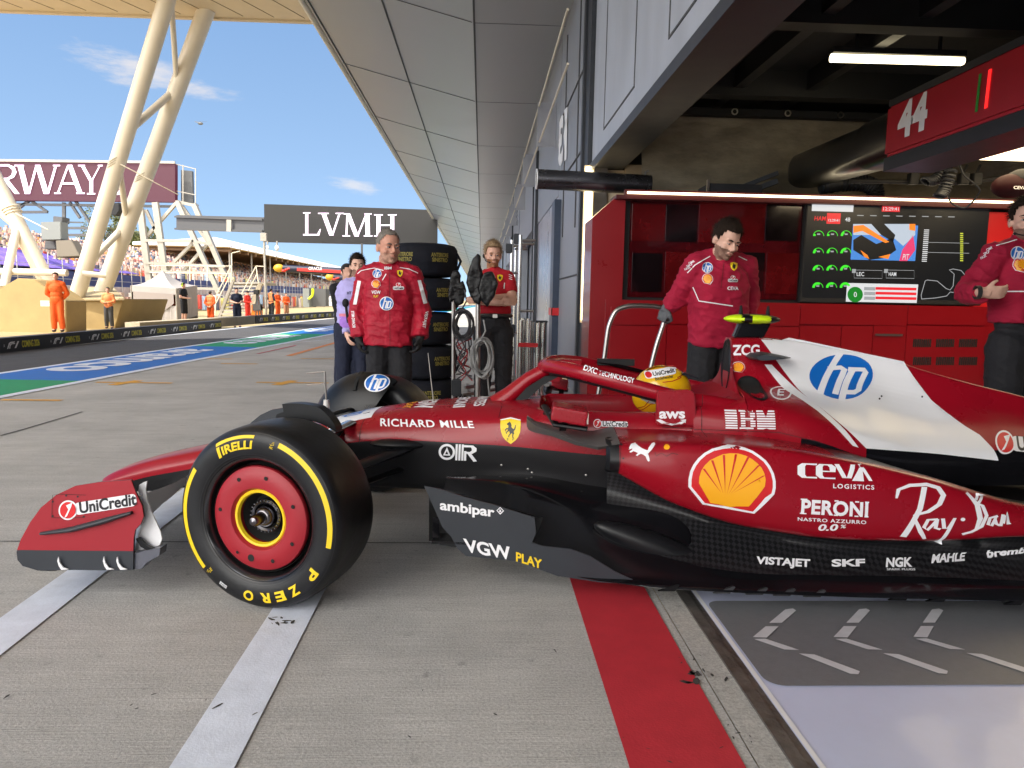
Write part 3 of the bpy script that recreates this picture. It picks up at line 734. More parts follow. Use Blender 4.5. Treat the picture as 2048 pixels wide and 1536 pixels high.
# ---- engine cover with shark fin
ec = [(1.70, [(0, .74), (.1, .745), (.2, .75), (.30, .755), (.385, .75), (.42, .725), (.43, .66), (.43, .55), (.40, .45)]),
      (1.93, [(0, .80), (.06, .80), (.13, .80), (.22, .80), (.36, .79), (.425, .755), (.445, .66), (.44, .55), (.42, .45)]),
      (1.936, [(0, 1.045), (.055, 1.04), (.085, 1.005), (.10, .91), (.15, .83), (.34, .80), (.425, .755), (.445, .66), (.43, .45)]),
      (2.05, [(0, 1.05), (.052, 1.043), (.082, 1.0), (.10, .91), (.155, .83), (.33, .795), (.425, .75), (.45, .65), (.43, .45)]),
      (2.2, [(0, 1.043), (.03, 1.035), (.062, .99), (.10, .90), (.17, .82), (.32, .775), (.43, .72), (.46, .63), (.44, .42)]),
      (2.5, [(0, .995), (.014, .985), (.03, .93), (.08, .845), (.18, .76), (.31, .69), (.40, .63), (.42, .545), (.40, .42)]),
      (2.72, [(0, .955), (.009, .94), (.02, .88), (.06, .80), (.15, .71), (.28, .64), (.36, .585), (.385, .53), (.36, .42)]),
      (2.86, [(0, .912), (.009, .90), (.02, .86), (.06, .77), (.14, .69), (.26, .63), (.34, .58), (.365, .53), (.34, .42)]),
      (3.1, [(0, .85), (.012, .84), (.03, .80), (.07, .74), (.14, .68), (.22, .63), (.30, .58), (.33, .53), (.31, .42)]),
      (3.4, [(0, .78), (.012, .77), (.03, .74), (.06, .70), (.11, .65), (.18, .60), (.24, .56), (.27, .52), (.25, .42)]),
      (3.9, [(0, .62), (.02, .61), (.04, .59), (.06, .57), (.08, .54), (.10, .51), (.12, .48), (.12, .45), (.11, .40)])]
cover = cpart('engine_cover', loft(ec, .025, 4, caps=(False, True), matseg=lambda j, u: 1 if (j >= 7 and u > 2.15) or (j >= 6 and u > 2.45) else 0), [M_CRED, M_CGLOSS], angle=35); merge(cover.data)
# airbox mouth on the front face
mb = MB(); v_, f_ = disc2d(0, 0, 1, 32); mb.add([L3(1.932, a*.058, .905+c*.105) for a, c in v_], f_); cpart('airbox_mouth', mb, M_CDARK, smooth=False)
mb = MB()
P = []
for i in range(37):
    a = 2*math.pi*i/36; P.append([L3(1.936, math.cos(a)*.088, .905+math.sin(a)*.135), L3(1.926, math.cos(a)*.078, .905+math.sin(a)*.125), L3(1.932, math.cos(a)*.059, .905+math.sin(a)*.106)])
mb.grid(P); cpart('airbox_rim', mb, M_CARB)
# ---- sidepods
sp = [(1.352, [(.38, .642), (.50, .643), (.66, .645), (.714, .626), (.735, .57), (.72, .53), (.68, .513), (.45, .52)]),
      (1.60, [(.38, .648), (.52, .650), (.675, .650), (.727, .628), (.745, .50), (.72, .42), (.67, .385), (.45, .42)]),
      (1.90, [(.38, .640), (.52, .642), (.675, .645), (.727, .618), (.746, .45), (.72, .34), (.66, .30), (.42, .35)]),
      (2.30, [(.36, .585), (.50, .595), (.665, .593), (.715, .564), (.73, .39), (.71, .29), (.65, .262), (.40, .30)]),
      (2.60, [(.34, .49), (.48, .515), (.635, .529), (.687, .50), (.70, .36), (.69, .285), (.63, .262), (.38, .29)]),
      (3.00, [(.30, .37), (.42, .40), (.575, .415), (.625, .375), (.64, .32), (.63, .29), (.57, .275), (.34, .29)]),
      (3.50, [(.24, .31), (.30, .32), (.42, .32), (.46, .30), (.48, .29), (.47, .28), (.42, .272), (.28, .28)])]
for sg in (1, -1):
    st = [(u, [(v*sg, w) for v, w in p]) for u, p in sp]
    o = cpart('sidepod', loft(st, .025, 5, mirror=False, caps=(False, True), matseg=lambda j, u: 1 if (j < 2 and u > 2.22) else 0), [M_CRED, M_CHECK], angle=50); merge(o.data)
    if sg > 0: pod = o
    # dark radiator inlet with its rounded lip
    mb = MB(); mb.sheet([L3(1.37, v, w) for v, w in st[0][1]]); mb.sheet([L3(1.345, a, c) for a, c in ((.33*sg, .65), (.33*sg, .45), (.47*sg, .50), (.47*sg, .65))]); cpart('radiator_inlet', mb, M_CDARK, smooth=False)
    mb = MB(); lip = [(v, w) for v, w in st[0][1]][2:7]; P = []
    for v, w in catmull(lip, 5):
        P.append([L3(1.354, v, w), L3(1.315, v-.004*sg, w), L3(1.30, v-.03*sg, w), L3(1.31, v-.065*sg, w), L3(1.37, v-.07*sg, w)])
    mb.grid(P); cpart('inlet_lip', mb, M_CARB)
    # shelf ahead of the inlet
    S_ = [(.965, .352, .672, .05), (1.0, .395, .650, .036), (1.08, .46, .636, .024), (1.18, .57, .616, .018), (1.27, .68, .618, .016), (1.352, .714, .640, .012)]
    P = [[L3(u, .33*sg, w+.012), L3(u, (vo-.03)*sg, w+.010), L3(u, vo*sg, w), L3(u, (vo-.02)*sg, w-th), L3(u, .34*sg, w-th)] for u, vo, w, th in S_]
    mb = MB(); mb.grid(P, close=True); o = cpart('inlet_shelf', mb, mat('shelf_grey', (.075, .072, .07), .34, coat=.1), angle=30)
# ---- carbon flank between sidepod and floor
uc = [(1.33, [(.50, .56), (.47, .52), (.455, .45), (.45, .38), (.48, .32), (.60, .22)]),
      (1.60, [(.70, .40), (.60, .40), (.52, .37), (.49, .32), (.54, .24), (.67, .15)]),
      (1.90, [(.70, .315), (.63, .305), (.57, .28), (.54, .24), (.60, .19), (.715, .115)]),
      (2.30, [(.69, .275), (.65, .255), (.61, .235), (.60, .20), (.65, .16), (.745, .112)]),
      (3.00, [(.61, .285), (.59, .25), (.57, .22), (.57, .19), (.63, .165), (.735, .125)]),
      (3.60, [(.46, .275), (.45, .25), (.44, .22), (.44, .19), (.47, .16), (.55, .14)])]
for sg in (1, -1):
    o = cpart('side_flank', loft([(u, [(v*sg, w) for v, w in p]) for u, p in uc], .04, 4, mirror=False, caps=(False, False)), M_CHECK)
    if sg > 0: flank = o
# ---- floor with its tunnel roof
fl = [(.62, [(.22, .32), (.38, .40), (.50, .425), (.56, .38), (.575, .30), (.57, .26), (.22, .26)]),
      (.72, [(.25, .36), (.40, .415), (.505, .418), (.57, .36), (.60, .27), (.60, .23), (.25, .22)]),
      (.82, [(.28, .39), (.42, .42), (.51, .408), (.585, .33), (.64, .22), (.63, .19), (.3, .18)]),
      (1.0, [(.30, .41), (.42, .405), (.515, .369), (.61, .26), (.70, .15), (.70, .125), (.3, .10)]),
      (1.3, [(.36, .37), (.45, .34), (.535, .295), (.63, .20), (.74, .105), (.76, .085), (.3, .05)]),
      (1.6, [(.40, .33), (.49, .30), (.56, .24), (.65, .16), (.76, .10), (.79, .075), (.3, .045)]),
      (1.9, [(.42, .25), (.51, .20), (.59, .155), (.69, .125), (.77, .10), (.80, .075), (.3, .045)]),
      (2.2, [(.45, .20), (.53, .16), (.60, .145), (.70, .13), (.775, .105), (.80, .075), (.3, .045)]),
      (3.0, [(.40, .17), (.50, .155), (.60, .145), (.70, .135), (.78, .12), (.80, .085), (.3, .05)]),
      (3.7, [(.36, .17), (.46, .155), (.56, .145), (.66, .135), (.74, .12), (.76, .085), (.3, .05)])]
flo = cpart('floor', loft(fl, .03, 5, caps=(False, True)), M_CGLOSS, angle=60)
mb = loft([(.5, [(0, .31), (.24, .31), (.24, .04), (0, .04)]), (1.2, [(0, .31), (.30, .31), (.30, .03), (0, .03)]), (3.6, [(0, .31), (.30, .31), (.30, .03), (0, .03)])], .3, 1, smoothsec=False)
cpart('plank', mb, M_CDARK, smooth=False)
# bulge on the floor behind the fence, like a long blister
mb = MB(); mb.ball(L3(1.55, .60, .17), (.30, .055, .06), 24, 0, Matrix.Rotation(R(19), 3, 'Y')); cpart('floor_blister', mb, M_CARB)
# floor fences: a painted outer plate and two inner vanes, mirrored
def uwp(pix, v): return [UW(x, y, v) for x, y in pix]
fence = uwp([(848, 972), (880, 978), (925, 993), (990, 1010), (1069, 1035), (1072, 1066), (1064, 1085), (1085, 1092), (1141, 1098), (1180, 1112), (1230, 1143), (1290, 1170), (1200, 1165), (1115, 1152), (1030, 1122), (960, 1115), (932, 1112), (915, 1098), (902, 1073), (885, 1055), (866, 1012)], .765)
for sg in (1, -1):
    mb = MB(); mb.prism([L3(u, .765*sg, w) for u, w in fence], (0, .006*sg, 0)); o = cpart('floor_fence', mb, M_CGREY, smooth=False)
    if sg > 0: fen = o
    for k, (dv, du) in enumerate(((.62, .03), (.50, .06))):
        mb = MB(); q = [L3(.60+du, dv*sg, .40), L3(.58+du, dv*sg, .16), L3(1.0, (dv+.03)*sg, .12), L3(1.05, (dv+.02)*sg, .30)]; mb.prism(q, (0, .005, 0)); cpart('floor_vane', mb, M_CARB, smooth=False)
    mb = MB(); mb.mm((.60, -.66*sg, .215), (.78, -.765*sg, .225)); mb.beam(L3(.61, .72*sg, .22), L3(.60, .66*sg, .29), .03, .008); cpart('floor_winglet', mb, M_CGLOSS, smooth=False)
M_FLICK = mat('flick_metal', (.12, .12, .13), .3, .8)
# floor edge wing with upturned flicks
for k, x in enumerate((1330, 1440, 1505, 1560, 1620, 1790, 1865, 2020)):
    u, w = UW(x, 1168, .79); mb = MB()
    mb.prism([L3(u-.03, .80, .070), L3(u+.035, .80, .072), L3(u+.055, .80, .098), L3(u+.045, .80, .100)], (0, -.012, 0)); cpart('floor_flick', mb, M_FLICK if k in (1, 2, 3, 4) else M_CGLOSS, smooth=False)
# ---- front wing
ep = uwp([(33, 1104), (42, 1078), (60, 1045), (82, 1015), (112, 990), (150, 972), (200, 964), (262, 960), (271, 985), (284, 1012), (287, 1033), (281, 1048), (270, 1060), (267, 1078), (266, 1140), (235, 1141), (150, 1140), (75, 1141), (45, 1132), (35, 1120)], .975)
epr = uwp([(34, 1100), (42, 1078), (60, 1045), (82, 1015), (112, 990), (150, 972), (200, 964), (262, 960), (271, 985), (284, 1012), (287, 1033), (281, 1048), (270, 1060), (267, 1078), (266.5, 1102)], .977)
fw = []
for sg in (1, -1):
    mb = MB(); mb.prism([L3(u, .975*sg, w) for u, w in ep], (0, .010*sg, 0)); o = cpart('endplate', mb, M_CGREY, smooth=False)
    mb = MB(); mb.prism([L3(u, .977*sg, w) for u, w in epr], (0, .004*sg, 0)); p_ = cpart('endplate_skin', mb, M_CREDB, o, smooth=False)
    if sg > 0: epl = p_
    a, b_, c, d_ = [UW(*p, .99) for p in ((80, 1068), (140, 1060), (205, 1043), (262, 1026))]
    mb = MB(); mb.tube([L3(p[0], .985*sg, p[1]) for p in (a, b_, c, d_)], [.006, .0105, .0115, .006], 10, sx=1.6); cpart('dive_plane', mb, M_CGREY, o)
    # three elements of the wing, from the end plate to the nose
    els = [((-.955, .135), (-.78, .15), .022, (-1.18, .17), (-.98, .175)), ((-.79, .165), (-.66, .205), .016, (-.97, .19), (-.86, .22)),
           ((-.68, .215), (-.575, .29), .012, (-.86, .235), (-.76, .275)), ((-.595, .29), (-.50, .435), .010, (-.75, .29), (-.66, .35))]
    for i, (le, te, th, le2, te2) in enumerate(els):
        rows = []
        for s_ in np.linspace(0, 1, 10):
            v = (.965-(.965-.13)*s_)*sg; sag = math.sin(math.pi*s_)*.03
            A = (le[0]*(1-s_)+le2[0]*s_, le[1]*(1-s_)+le2[1]*s_-sag); B = (te[0]*(1-s_)+te2[0]*s_, te[1]*(1-s_)+te2[1]*s_-sag*.5)
            row = []
            for t, y in ((0, 0), (.06, .7), (.25, 1), (.6, .7), (1, .08), (.6, -.6), (.25, -.7), (.06, -.5)):
                x = A[0]+(B[0]-A[0])*t; w = A[1]+(B[1]-A[1])*t-math.sin(math.pi*t)*.02+y*th/2; row.append(L3(x, v, w))
            rows.append(row)
        mb = MB(); mb.grid(rows, close=True); cpart('wing_element', mb, (M_CARB, M_CARB, M_CWHITE, M_CWHITE)[i])
    # upright outer end of the top flap, seen behind the end plate
    tip = uwp([(268, 1102), (283, 1045), (286, 1018), (277, 985), (278, 970), (286, 965), (294, 962), (291, 980), (294, 1000), (302, 1022), (314, 1048), (321, 1064), (324, 1078), (319, 1090), (308, 1096)], .93)
    mb = MB(); mb.prism([L3(u, .93*sg, w) for u, w in tip], (0, .006, 0)); cpart('flap_tip', mb, M_CWHITE, smooth=False)
    for x0 in (120, 211, 238):
        q = uwp([(x0-3, 1113), (x0, 1126), (x0+7, 1135), (x0+17, 1138.5), (x0+3, 1139.5), (x0-2, 1132), (x0-5, 1122)], .985); mb = MB(); mb.prism([L3(u, .9865*sg, w) for u, w in q], (0, .004*sg, 0)); cpart('slot_gap', mb, M_CWHITE, o, smooth=False)
    q = uwp([(266, 1108), (300, 1100), (319, 1097), (317, 1112), (292, 1126), (281, 1139), (266, 1140)], .97); mb = MB(); mb.prism([L3(u, .965*sg, w) for u, w in q], (0, .05*sg, 0)); cpart('footplate', mb, mat('grey_plastic', (.10, .105, .13), .35), o, smooth=False)
    q = uwp([(270, 1078), (276, 1076), (292, 1092), (306, 1098), (292, 1101), (280, 1094)], .965); mb = MB(); mb.prism([L3(u, .962*sg, w) for u, w in q], (0, .012*sg, 0)); cpart('flap_adjuster', mb, M_CARB, o, smooth=False)
# ---- suspension arms
def arm(name, a, b_, r, m, sq=2.6):
    mb = MB(); mb.tube([L3(*a), L3(*b_)], r, 12, sx=sq, up=(0, 0, 1)); return cpart(name, mb, m)
for sg in (1, -1):
    arm('wishbone', (.10, .17*sg, .60), (-.02, .70*sg, .56), .011, M_CHROME, 3.0)
    arm('wishbone', (-.28, .15*sg, .53), (-.06, .70*sg, .55), .010, M_CARB, 2.6)
    arm('wishbone', (.40, .25*sg, .505), (.02, .72*sg, .40), .016, M_CARB, 3.2)
    arm('wishbone', (-.1, .17*sg, .40), (-.02, .70*sg, .33), .012, M_CARB, 2.6)
    arm('push_rod', (.06, .18*sg, .58), (-.02, .72*sg, .33), .012, M_CARB, 1.8)
    arm('track_rod', (.40, .2*sg, .40), (.05, .70*sg, .34), .012, M_CARB, 2.0)
# fairing where the rear arm meets the chassis
mb = MB(); mb.ball(L3(.36, .27, .52), (.14, .05, .025), 16); cpart('arm_fairing', mb, M_CARB)
# ---- wheels: z of the wheel matrix is the axle, pointing outwards
TY = [(.232, .118), (.240, .136), (.252, .144), (.275, .150), (.302, .1525), (.325, .149), (.341, .139), (.352, .122), (.3575, .095), (.36, .05), (.36, -.05), (.3575, -.095), (.352, -.122), (.341, -.139), (.325, -.149), (.30, -.1525), (.26, -.146), (.235, -.13), (.228, -.118)]
def side_h(r):
    for (r0, h0), (r1, h1) in zip(TY[:8], TY[1:8]):
        if r0 <= r <= r1: return h0+(h1-h0)*(r-r0)/(r1-r0)
    return .12
def wheel(u, sg, steer, wscale=1.0, full=True, name='front_wheel'):
    """steer turns the wheel about the vertical; returns the wheel mesh object (tyre), the rest are its sub-parts."""
    e = thing_part(name, L3(u, .8475*sg, .36))
    fwd = Matrix(((1, 0, 0), (0, 0, -1), (0, 1, 0)))           # local x -> back, local y -> up, local z -> towards the viewer (-y)
    M = Matrix.Rotation(-steer, 3, 'Z') @ fwd
    if sg < 0: M = M @ Matrix.Rotation(math.pi, 3, 'Y')
    M4 = M.to_4x4() @ Matrix.Scale(wscale, 4, (0, 0, 1))
    mb = MB(); mb.lathe(TY[:8], M4, 96, 0); mb.lathe(TY[7:12], M4, 96, 1); mb.lathe(TY[11:], M4, 96, 0)
    me = mb.mesh('tyre', [M_RUB, M_TREAD], angle=80); merge(me); e.data = me
    def sub(nm, b2, m, **k): o = link(nm, b2.mesh(nm, m, **k), e, True); return o
    b2 = MB(); b2.lathe([(.236, .112), (.245, .134), (.240, .139), (.233, .134), (.226, .120), (.222, .10), (.214, .075), (.212, .0)], M4, 72); sub('rim', b2, mat('rim_black', (.09, .09, .095), .2, .9))
    b2 = MB(); b2.lathe([(.214, .06), (.207, .10), (.212, .115)], M4, 72); b2.lathe([(.0, .02), (.215, .03)], M4, 40); sub('rim_well', b2, M_CDARK)
    b2 = MB(); b2.lathe([(.196, .085), (.2055, .112), (.202, .122), (.185, .132), (.15, .137), (.122, .133), (.112, .118), (.105, .085), (.10, .06)], M4, 96); cov = sub('wheel_cover', b2, M_CREDB)
    b2 = MB(); b2.lathe([(.113, .119), (.109, .1235), (.101, .1215), (.097, .108)], M4, 72); sub('cover_ring', b2, M_CYEL)
    b2 = MB(); b2.lathe([(.099, .09), (.080, .05), (.060, .045), (.0, .045)], M4, 48); sub('hub_cavity', b2, M_CDARK)
    b2 = MB(); b2.lathe([(.066, .04), (.066, .085), (.058, .092), (.050, .085), (.048, .05)], M4, 48)
    for k in range(24):
        a = 2*math.pi*k/24; b2.box(M4@Vector((.062*math.cos(a), .062*math.sin(a), .088)), (.005, .004, .01), 0, 0, M)
    sub('wheel_nut', b2, mat('nut_metal', (.25, .25, .27), .25, 1.0))
    b2 = MB(); b2.lathe([(.040, .05), (.040, .095), (.030, .110), (.024, .112), (.022, .150), (.015, .165), (0, .170)], M4, 36); sub('axle_end', b2, mat('axle_metal', (.16, .15, .16), .22, 1.0, var=.4, vscale=30))
    for a, r in ((80-4, .008), (118, .008), (23, .008), (-28, .008), (-68, .008), (-102, .0145), (-124, .006), (172, .008)):
        a = R(a); c = (.168, .158)[r > .01]; b2 = MB(); b2.add([M4@Vector((c*math.cos(a)+r*math.cos(t), c*math.sin(a)+r*math.sin(t), .1372)) for t in np.linspace(0, 2*math.pi, 17)[:-1]], [tuple(range(16))]); sub('cover_hole', b2, M_CDARK, smooth=False)
    if not full: return e
    def on_side(shape, ac, rc, wid, hgt, inward=False):
        """flat shape (0..1 box) bent round the sidewall: centred at angle ac, its middle at radius rc."""
        vs, fs = tess([Vector((x, y, 0)) for x, y in shape[0]], shape[1], .10); out = []
        for p in vs:
            r = rc+(p.y-.5)*hgt; a = R(ac)-(p.x-.5)*wid/rc
            if inward: r = rc-(p.y-.5)*hgt; a = R(ac)+(p.x-.5)*wid/rc
            out.append(M4@Vector((r*math.cos(a), r*math.sin(a), side_h(r)+.0012)))
        b3 = MB(); b3.add(out, fs); return b3
    def band(a0, a1, r0, r1):
        b3 = MB(); P = [[M4@Vector((r*math.cos(R(a)), r*math.sin(R(a)), side_h(r)+.0012)) for r in np.linspace(r0, r1, 4)] for a in np.linspace(a0, a1, 50)]; b3.grid(P); return b3
    for r0, r1 in ((.2445, .2475), (.2535, .2555), (.3365, .3385)): sub('sidewall_ridge', band(0, 360, r0, r1), mat('moulded_rubber', (.018, .018, .02), .3))
    for a0, a1 in ((70, -13), (146, 222)): sub('tyre_stripe', band(a0, a1, .308, .327), M_CYEL, smooth=True)
    t_ = text2d('IRELLI', .035, .18)
    sub('tyre_lettering', on_side(place2d(t_, .14, 0, .86, .62), 107, .302, .176, .053), M_CYEL)
    P_ = join2d(poly2d([(0, -.05), (.085, -.05), (.15, .70), (.065, .70)]), poly2d([(.065, .78), (1.02, .78), (1.04, 1.0), (.10, 1.0)]))
    sub('tyre_lettering', on_side(P_, 107, .302, .176, .053), M_CYEL)
    for chh, a in (('P', -37), ('Z', -57), ('E', -70), ('R', -83), ('O', -97)):
        sub('tyre_lettering', on_side(text2d(chh, .035, .0), a, .302, .044, .040), M_CYEL)
    for a in (74.5, 226): sub('tyre_lettering', on_side(join2d(stroke2d([(0, .35), (.3, .1), (.45, .35), (.8, .35), (.65, .95), (.4, .7), (.35, .45)], .09), place2d(text2d('FSC', .02), 0, -.45, .8, .4)), a, .312, .020, .020), M_CYEL)
    sub('barcode', on_side(poly2d([(0, 0), (1, 0), (1, 1), (0, 1)]), 241, .311, .034, .014), M_LW)
    bars = join2d(*[poly2d([(x, .1), (x+w_, .1), (x+w_, .9), (x, .9)]) for x, w_ in ((.06, .04), (.14, .02), (.2, .05), (.3, .02), (.36, .06), (.48, .03), (.56, .05), (.68, .02), (.74, .06), (.86, .04))])
    o = sub('barcode', on_side(bars, 241, .311, .034, .014), M_LK)
    for v in o.data.vertices: v.co += M@Vector((0, 0, .0006))
    return e
def thing_part(name, loc):
    o = bpy.data.objects.new(name, bpy.data.meshes.new(name)); COL.objects.link(o); o.parent = car; o.location = loc; return o
ST = R(18.6)-CA
wheel_near = wheel(0, 1, ST)
wheel_far = wheel(0, -1, ST, full=True)
for sg in (1, -1): wheel(3.6, sg, 0, 1.3, full=False, name='rear_wheel')
# brake-duct winglets over the inner edge of the front tyres
def arc_plate(name, u, sg, r0, r1, z0, z1, a0, a1, m, n=24, taper=True, steer=ST):
    M = (Matrix.Rotation(-steer, 3, 'Z') @ Matrix(((1, 0, 0), (0, 0, -1), (0, 1, 0))))
    if sg < 0: M = M @ Matrix.Rotation(math.pi, 3, 'Y')
    base = Vector(L3(u, .8475*sg, .36)); mb = MB(); P = []
    for i in range(n+1):
        a = R(a0+(a1-a0)*i/n); k = (min(1, (i/n)*2.4)**.6 if taper == 2 else min(1, math.sin(math.pi*i/n)*2.2)**.6) if taper else 1
        ro = r0+(r1-r0)*k
        P.append([base+M@Vector((r*math.cos(a), r*math.sin(a), h)) for r, h in ((r0, z0), (ro, z0), (ro, z1), (r0, z1))])
    mb.grid(P, close=True); mb.sheet(P[0]); mb.sheet(P[-1]); return cpart(name, mb, m, angle=30)
arc_plate('tyre_winglet', 0, 1, .345, .408, -.150, -.20, 60, 101, M_CARB, taper=2)
arc_plate('tyre_winglet', 0, 1, .350, .374, -.215, -.230, 100, 116, M_CARB)
# far wheel: drum fairing round the inner face of the tyre
Mf = Matrix.Translation(Vector(L3(0, -.8475, .36))) @ (Matrix.Rotation(-ST, 3, 'Z') @ Matrix(((1, 0, 0), (0, 0, -1), (0, 1, 0)))).to_4x4()
mb = MB(); mb.lathe([(.10, .30), (.20, .292), (.29, .262), (.350, .225), (.385, .18), (.398, .14), (.390, .13), (.36, .15)], Mf, 40, 0, R(62), R(196)); drum = cpart('brake_drum_fairing', mb, M_CARB)
mb = MB(); mb.lathe([(.399, .142), (.402, .15), (.345, .24), (.30, .268), (.296, .262)], Mf, 6, 0, R(95), R(99)); cpart('fairing_strake', mb, M_CDARK)
# ---- halo
hp = [(.80, .68), (.87, .735), (.96, .815), (1.05, .868), (1.13, .885), (1.22, .885)]
mb = MB(); mb.tube([L3(u, 0, w) for u, w in hp], [.066, .055, .046, .044, .044, .043], 16, sx=.8, up=(0, 1, 0))
mb2 = MB()
side = [(1.03, .0, .882), (1.06, .10, .892), (1.12, .20, .893), (1.22, .295, .880), (1.36, .35, .852), (1.52, .372, .815), (1.66, .375, .785), (1.80, .36, .768), (1.90, .34, .75)]
sidec = [Vector(L3(*p)) for p in side]
sm = catmull(sidec, 5)
for sg in (1, -1): mb2.tube([(p[0], p[1]*sg, p[2]) for p in sm], .034, 14, sx=.85)
halo = cpart('halo', mb2, M_CRED)
cpart('halo_pillar', mb, M_CRED, halo)
mb = MB()
mb.prism([L3(.885, .040, .70), L3(.96, .040, .72), L3(1.03, .040, .79), L3(1.12, .040, .842), L3(1.17, .040, .852), L3(1.04, .040, .835), L3(.95, .040, .775)], (0, .08, 0)); cpart('halo_fairing', mb, M_CARB, halo, smooth=False)
mb = MB()
for sg in (1, -1):
    mb.tube([(p[0]+.006, p[1]*sg*.985, p[2]-.026) for p in sm[6:]], .02, 10, sx=.9)
cpart('halo_underside', mb, M_CARB, halo)
mb = MB(); mb.prism([L3(1.30, -.30, .885), L3(1.64, -.33, .81), L3(1.64, -.30, .83), L3(1.45, -.29, .875)], (0, -.01, 0)); mb.box(L3(1.42, -.31, .885), (.20, .03, .035)); cpart('halo_winglet', mb, M_CARB, halo, smooth=False)
# ---- mirrors
for sg, (u0, u1, v, w) in ((1, (1.075, 1.225, .56, .735)), (-1, (1.08, 1.17, .55, .74))):
    mb = MB(); mb.box(L3((u0+u1)/2, v*sg, w), (u1-u0, .16, .062), 0, 0, Matrix.Rotation(R(9), 3, 'Y')); mir = link('mirror', remesh(mb, 'mirror', .005, 9, mats=M_CRED), car, True)
    mb = MB(); mb.box(L3(u1+.001, v*sg, w-.012), (.006, .13, .045)); cpart('mirror_glass', mb, M_CHROME, mir, smooth=False)
    mb = MB(); mb.tube([L3(u0-.02, .36*sg, .70), L3(u0-.015, .44*sg, .715), L3(u0+.01, .50*sg, .722)], .010, 8, sx=1.8); mb.beam(L3(u0+.06, v*sg, w-.03), L3(u0+.05, (v-.05)*sg, .655), .028, .012)
    mb.tube([L3(u0-.03, .40*sg, .74), L3(u0+.02, (v+.03)*sg, w-.045), L3(u1, (v+.06)*sg, w-.055)], .009, 8, sx=2); cpart('mirror_stay', mb, M_CARB, mir)
# tall end plate of the second mirror turning vane
mb = MB(); mb.box(L3(1.10, -.40, .80), (.07, .05, .10)); cpart('mirror_housing', mb, M_CRED, bevel=.012)
# ---- cockpit side fin carrying the sponsor
q = [UW(*p, .425) for p in ((1314, 782), (1380, 780), (1390, 787), (1395, 852), (1313, 850))]
mb = MB(); mb.prism([L3(u, .425, w) for u, w in q], (0, .035, 0)); fin = cpart('cockpit_fin', mb, M_CRED, bevel=.006)
mb = MB(); mb.prism([L3(u, -.425, w) for u, w in q], (0, -.035, 0)); cpart('cockpit_fin', mb, M_CRED, bevel=.006)
# headrest collar inside the cockpit
mb = MB(); P = []
for i in range(15):
    a = R(-90+180*i/14); P.append([L3(1.62+.13*math.cos(a), .25*math.sin(a), w) for w in (.60, .735)]+[L3(1.66+.16*math.cos(a), .29*math.sin(a), .735)])
mb.grid(P); cpart('headrest', mb, M_CRED)
# ---- camera pod on the airbox, side camera wing, cooling hole
mb = MB(); mb.ball(L3(2.045, 0, 1.137), (.135, .085, .026), 44, 0)
for i, f in enumerate(mb.f):
    c = sum((Vector(mb.v[k]) for k in f), Vector())/len(f); du = c.x-2.045
    if du < -.062 or (-.022 < du < .075 and abs(c.y) > .045): mb.m[i] = 1
pod_c = cpart('camera_pod', mb, [M_CARB, M_NEON])
mb = MB(); mb.prism([L3(1.955, .028, 1.045), L3(2.10, .028, 1.045), L3(2.135, .028, 1.128), L3(1.985, .028, 1.128)], (0, .056, 0)); cpart('pod_stalk', mb, M_CGLOSS, pod_c, bevel=.008)
mb = MB()
for du in (-.03, .10): mb.lathe([(.0, .05), (.006, .045), (.012, .0)], Matrix.Translation(L3(2.02+du, 0, 1.155)), 10)
cpart('pod_antenna', mb, M_CDARK, pod_c)
for sg in (1, -1):
    a_, b_ = UW(1500, 716, .19), UW(1592, 720, .19)
    rows = []
    for s_ in np.linspace(0, 1, 6):
        v = (.11+.12*s_)*sg; c_ = 1-.35*s_**2; cx = (a_[0]+b_[0])/2-.02*s_; cz = a_[1]+.004
        rows.append([L3(cx+dx*.105*c_, v, cz+dz*.022*c_) for dx, dz in ((-1, 0), (-.8, .7), (-.3, 1), (.4, .5), (1.0, -.1), (.3, -.5), (-.4, -.8), (-.85, -.6))])
    mb = MB(); mb.grid(rows, close=True); mb.sheet(rows[-1]); cpart('side_camera_wing', mb, M_CGREY)

# ================================================================ LETTERING AND MARKS ON THE CAR
def hp_letters(w=.105):
    h = join2d(stroke2d([(.415, 1.0), (.17, .13)], w), stroke2d([(.30, .66), (.47, .69), (.535, .64), (.51, .5), (.405, .13)], w*.95))
    p = join2d(stroke2d([(.67, .66), (.49, .0)], w), stroke2d([(.62, .66), (.84, .66), (.875, .60), (.775, .20), (.70, .15), (.545, .15)], w*.9))
    return join2d(h, p)
HP = hp_letters()
PECT = [(.486, 1), (.40, .99), (.283, .962), (.19, .905), (.117, .83), (.06, .74), (.02, .64), (.0, .52), (.0, .41), (.14, .25), (.176, .13), (.30, .105), (.426, .087), (.60, .04), (.77, 0), (.82, .16), (.985, .306), (1, .40), (1, .5), (.98, .61), (.94, .714), (.89, .80), (.83, .86), (.75, .93), (.664, .97), (.58, .99)]
def shrink(P, k, c=(.5, .5)): return [(c[0]+(x-c[0])*k, c[1]+(y-c[1])*k) for x, y in P]
PFAN = [(.486, .90), (.40, .885), (.33, .85), (.25, .80), (.19, .73), (.15, .656), (.125, .56), (.12, .466), (.26, .27), (.26, .16), (.36, .14), (.41, .13), (.486, .10), (.56, .115), (.70, .117), (.724, .262), (.874, .42), (.885, .52), (.871, .61), (.84, .69), (.79, .76), (.73, .82), (.664, .865), (.58, .895)]
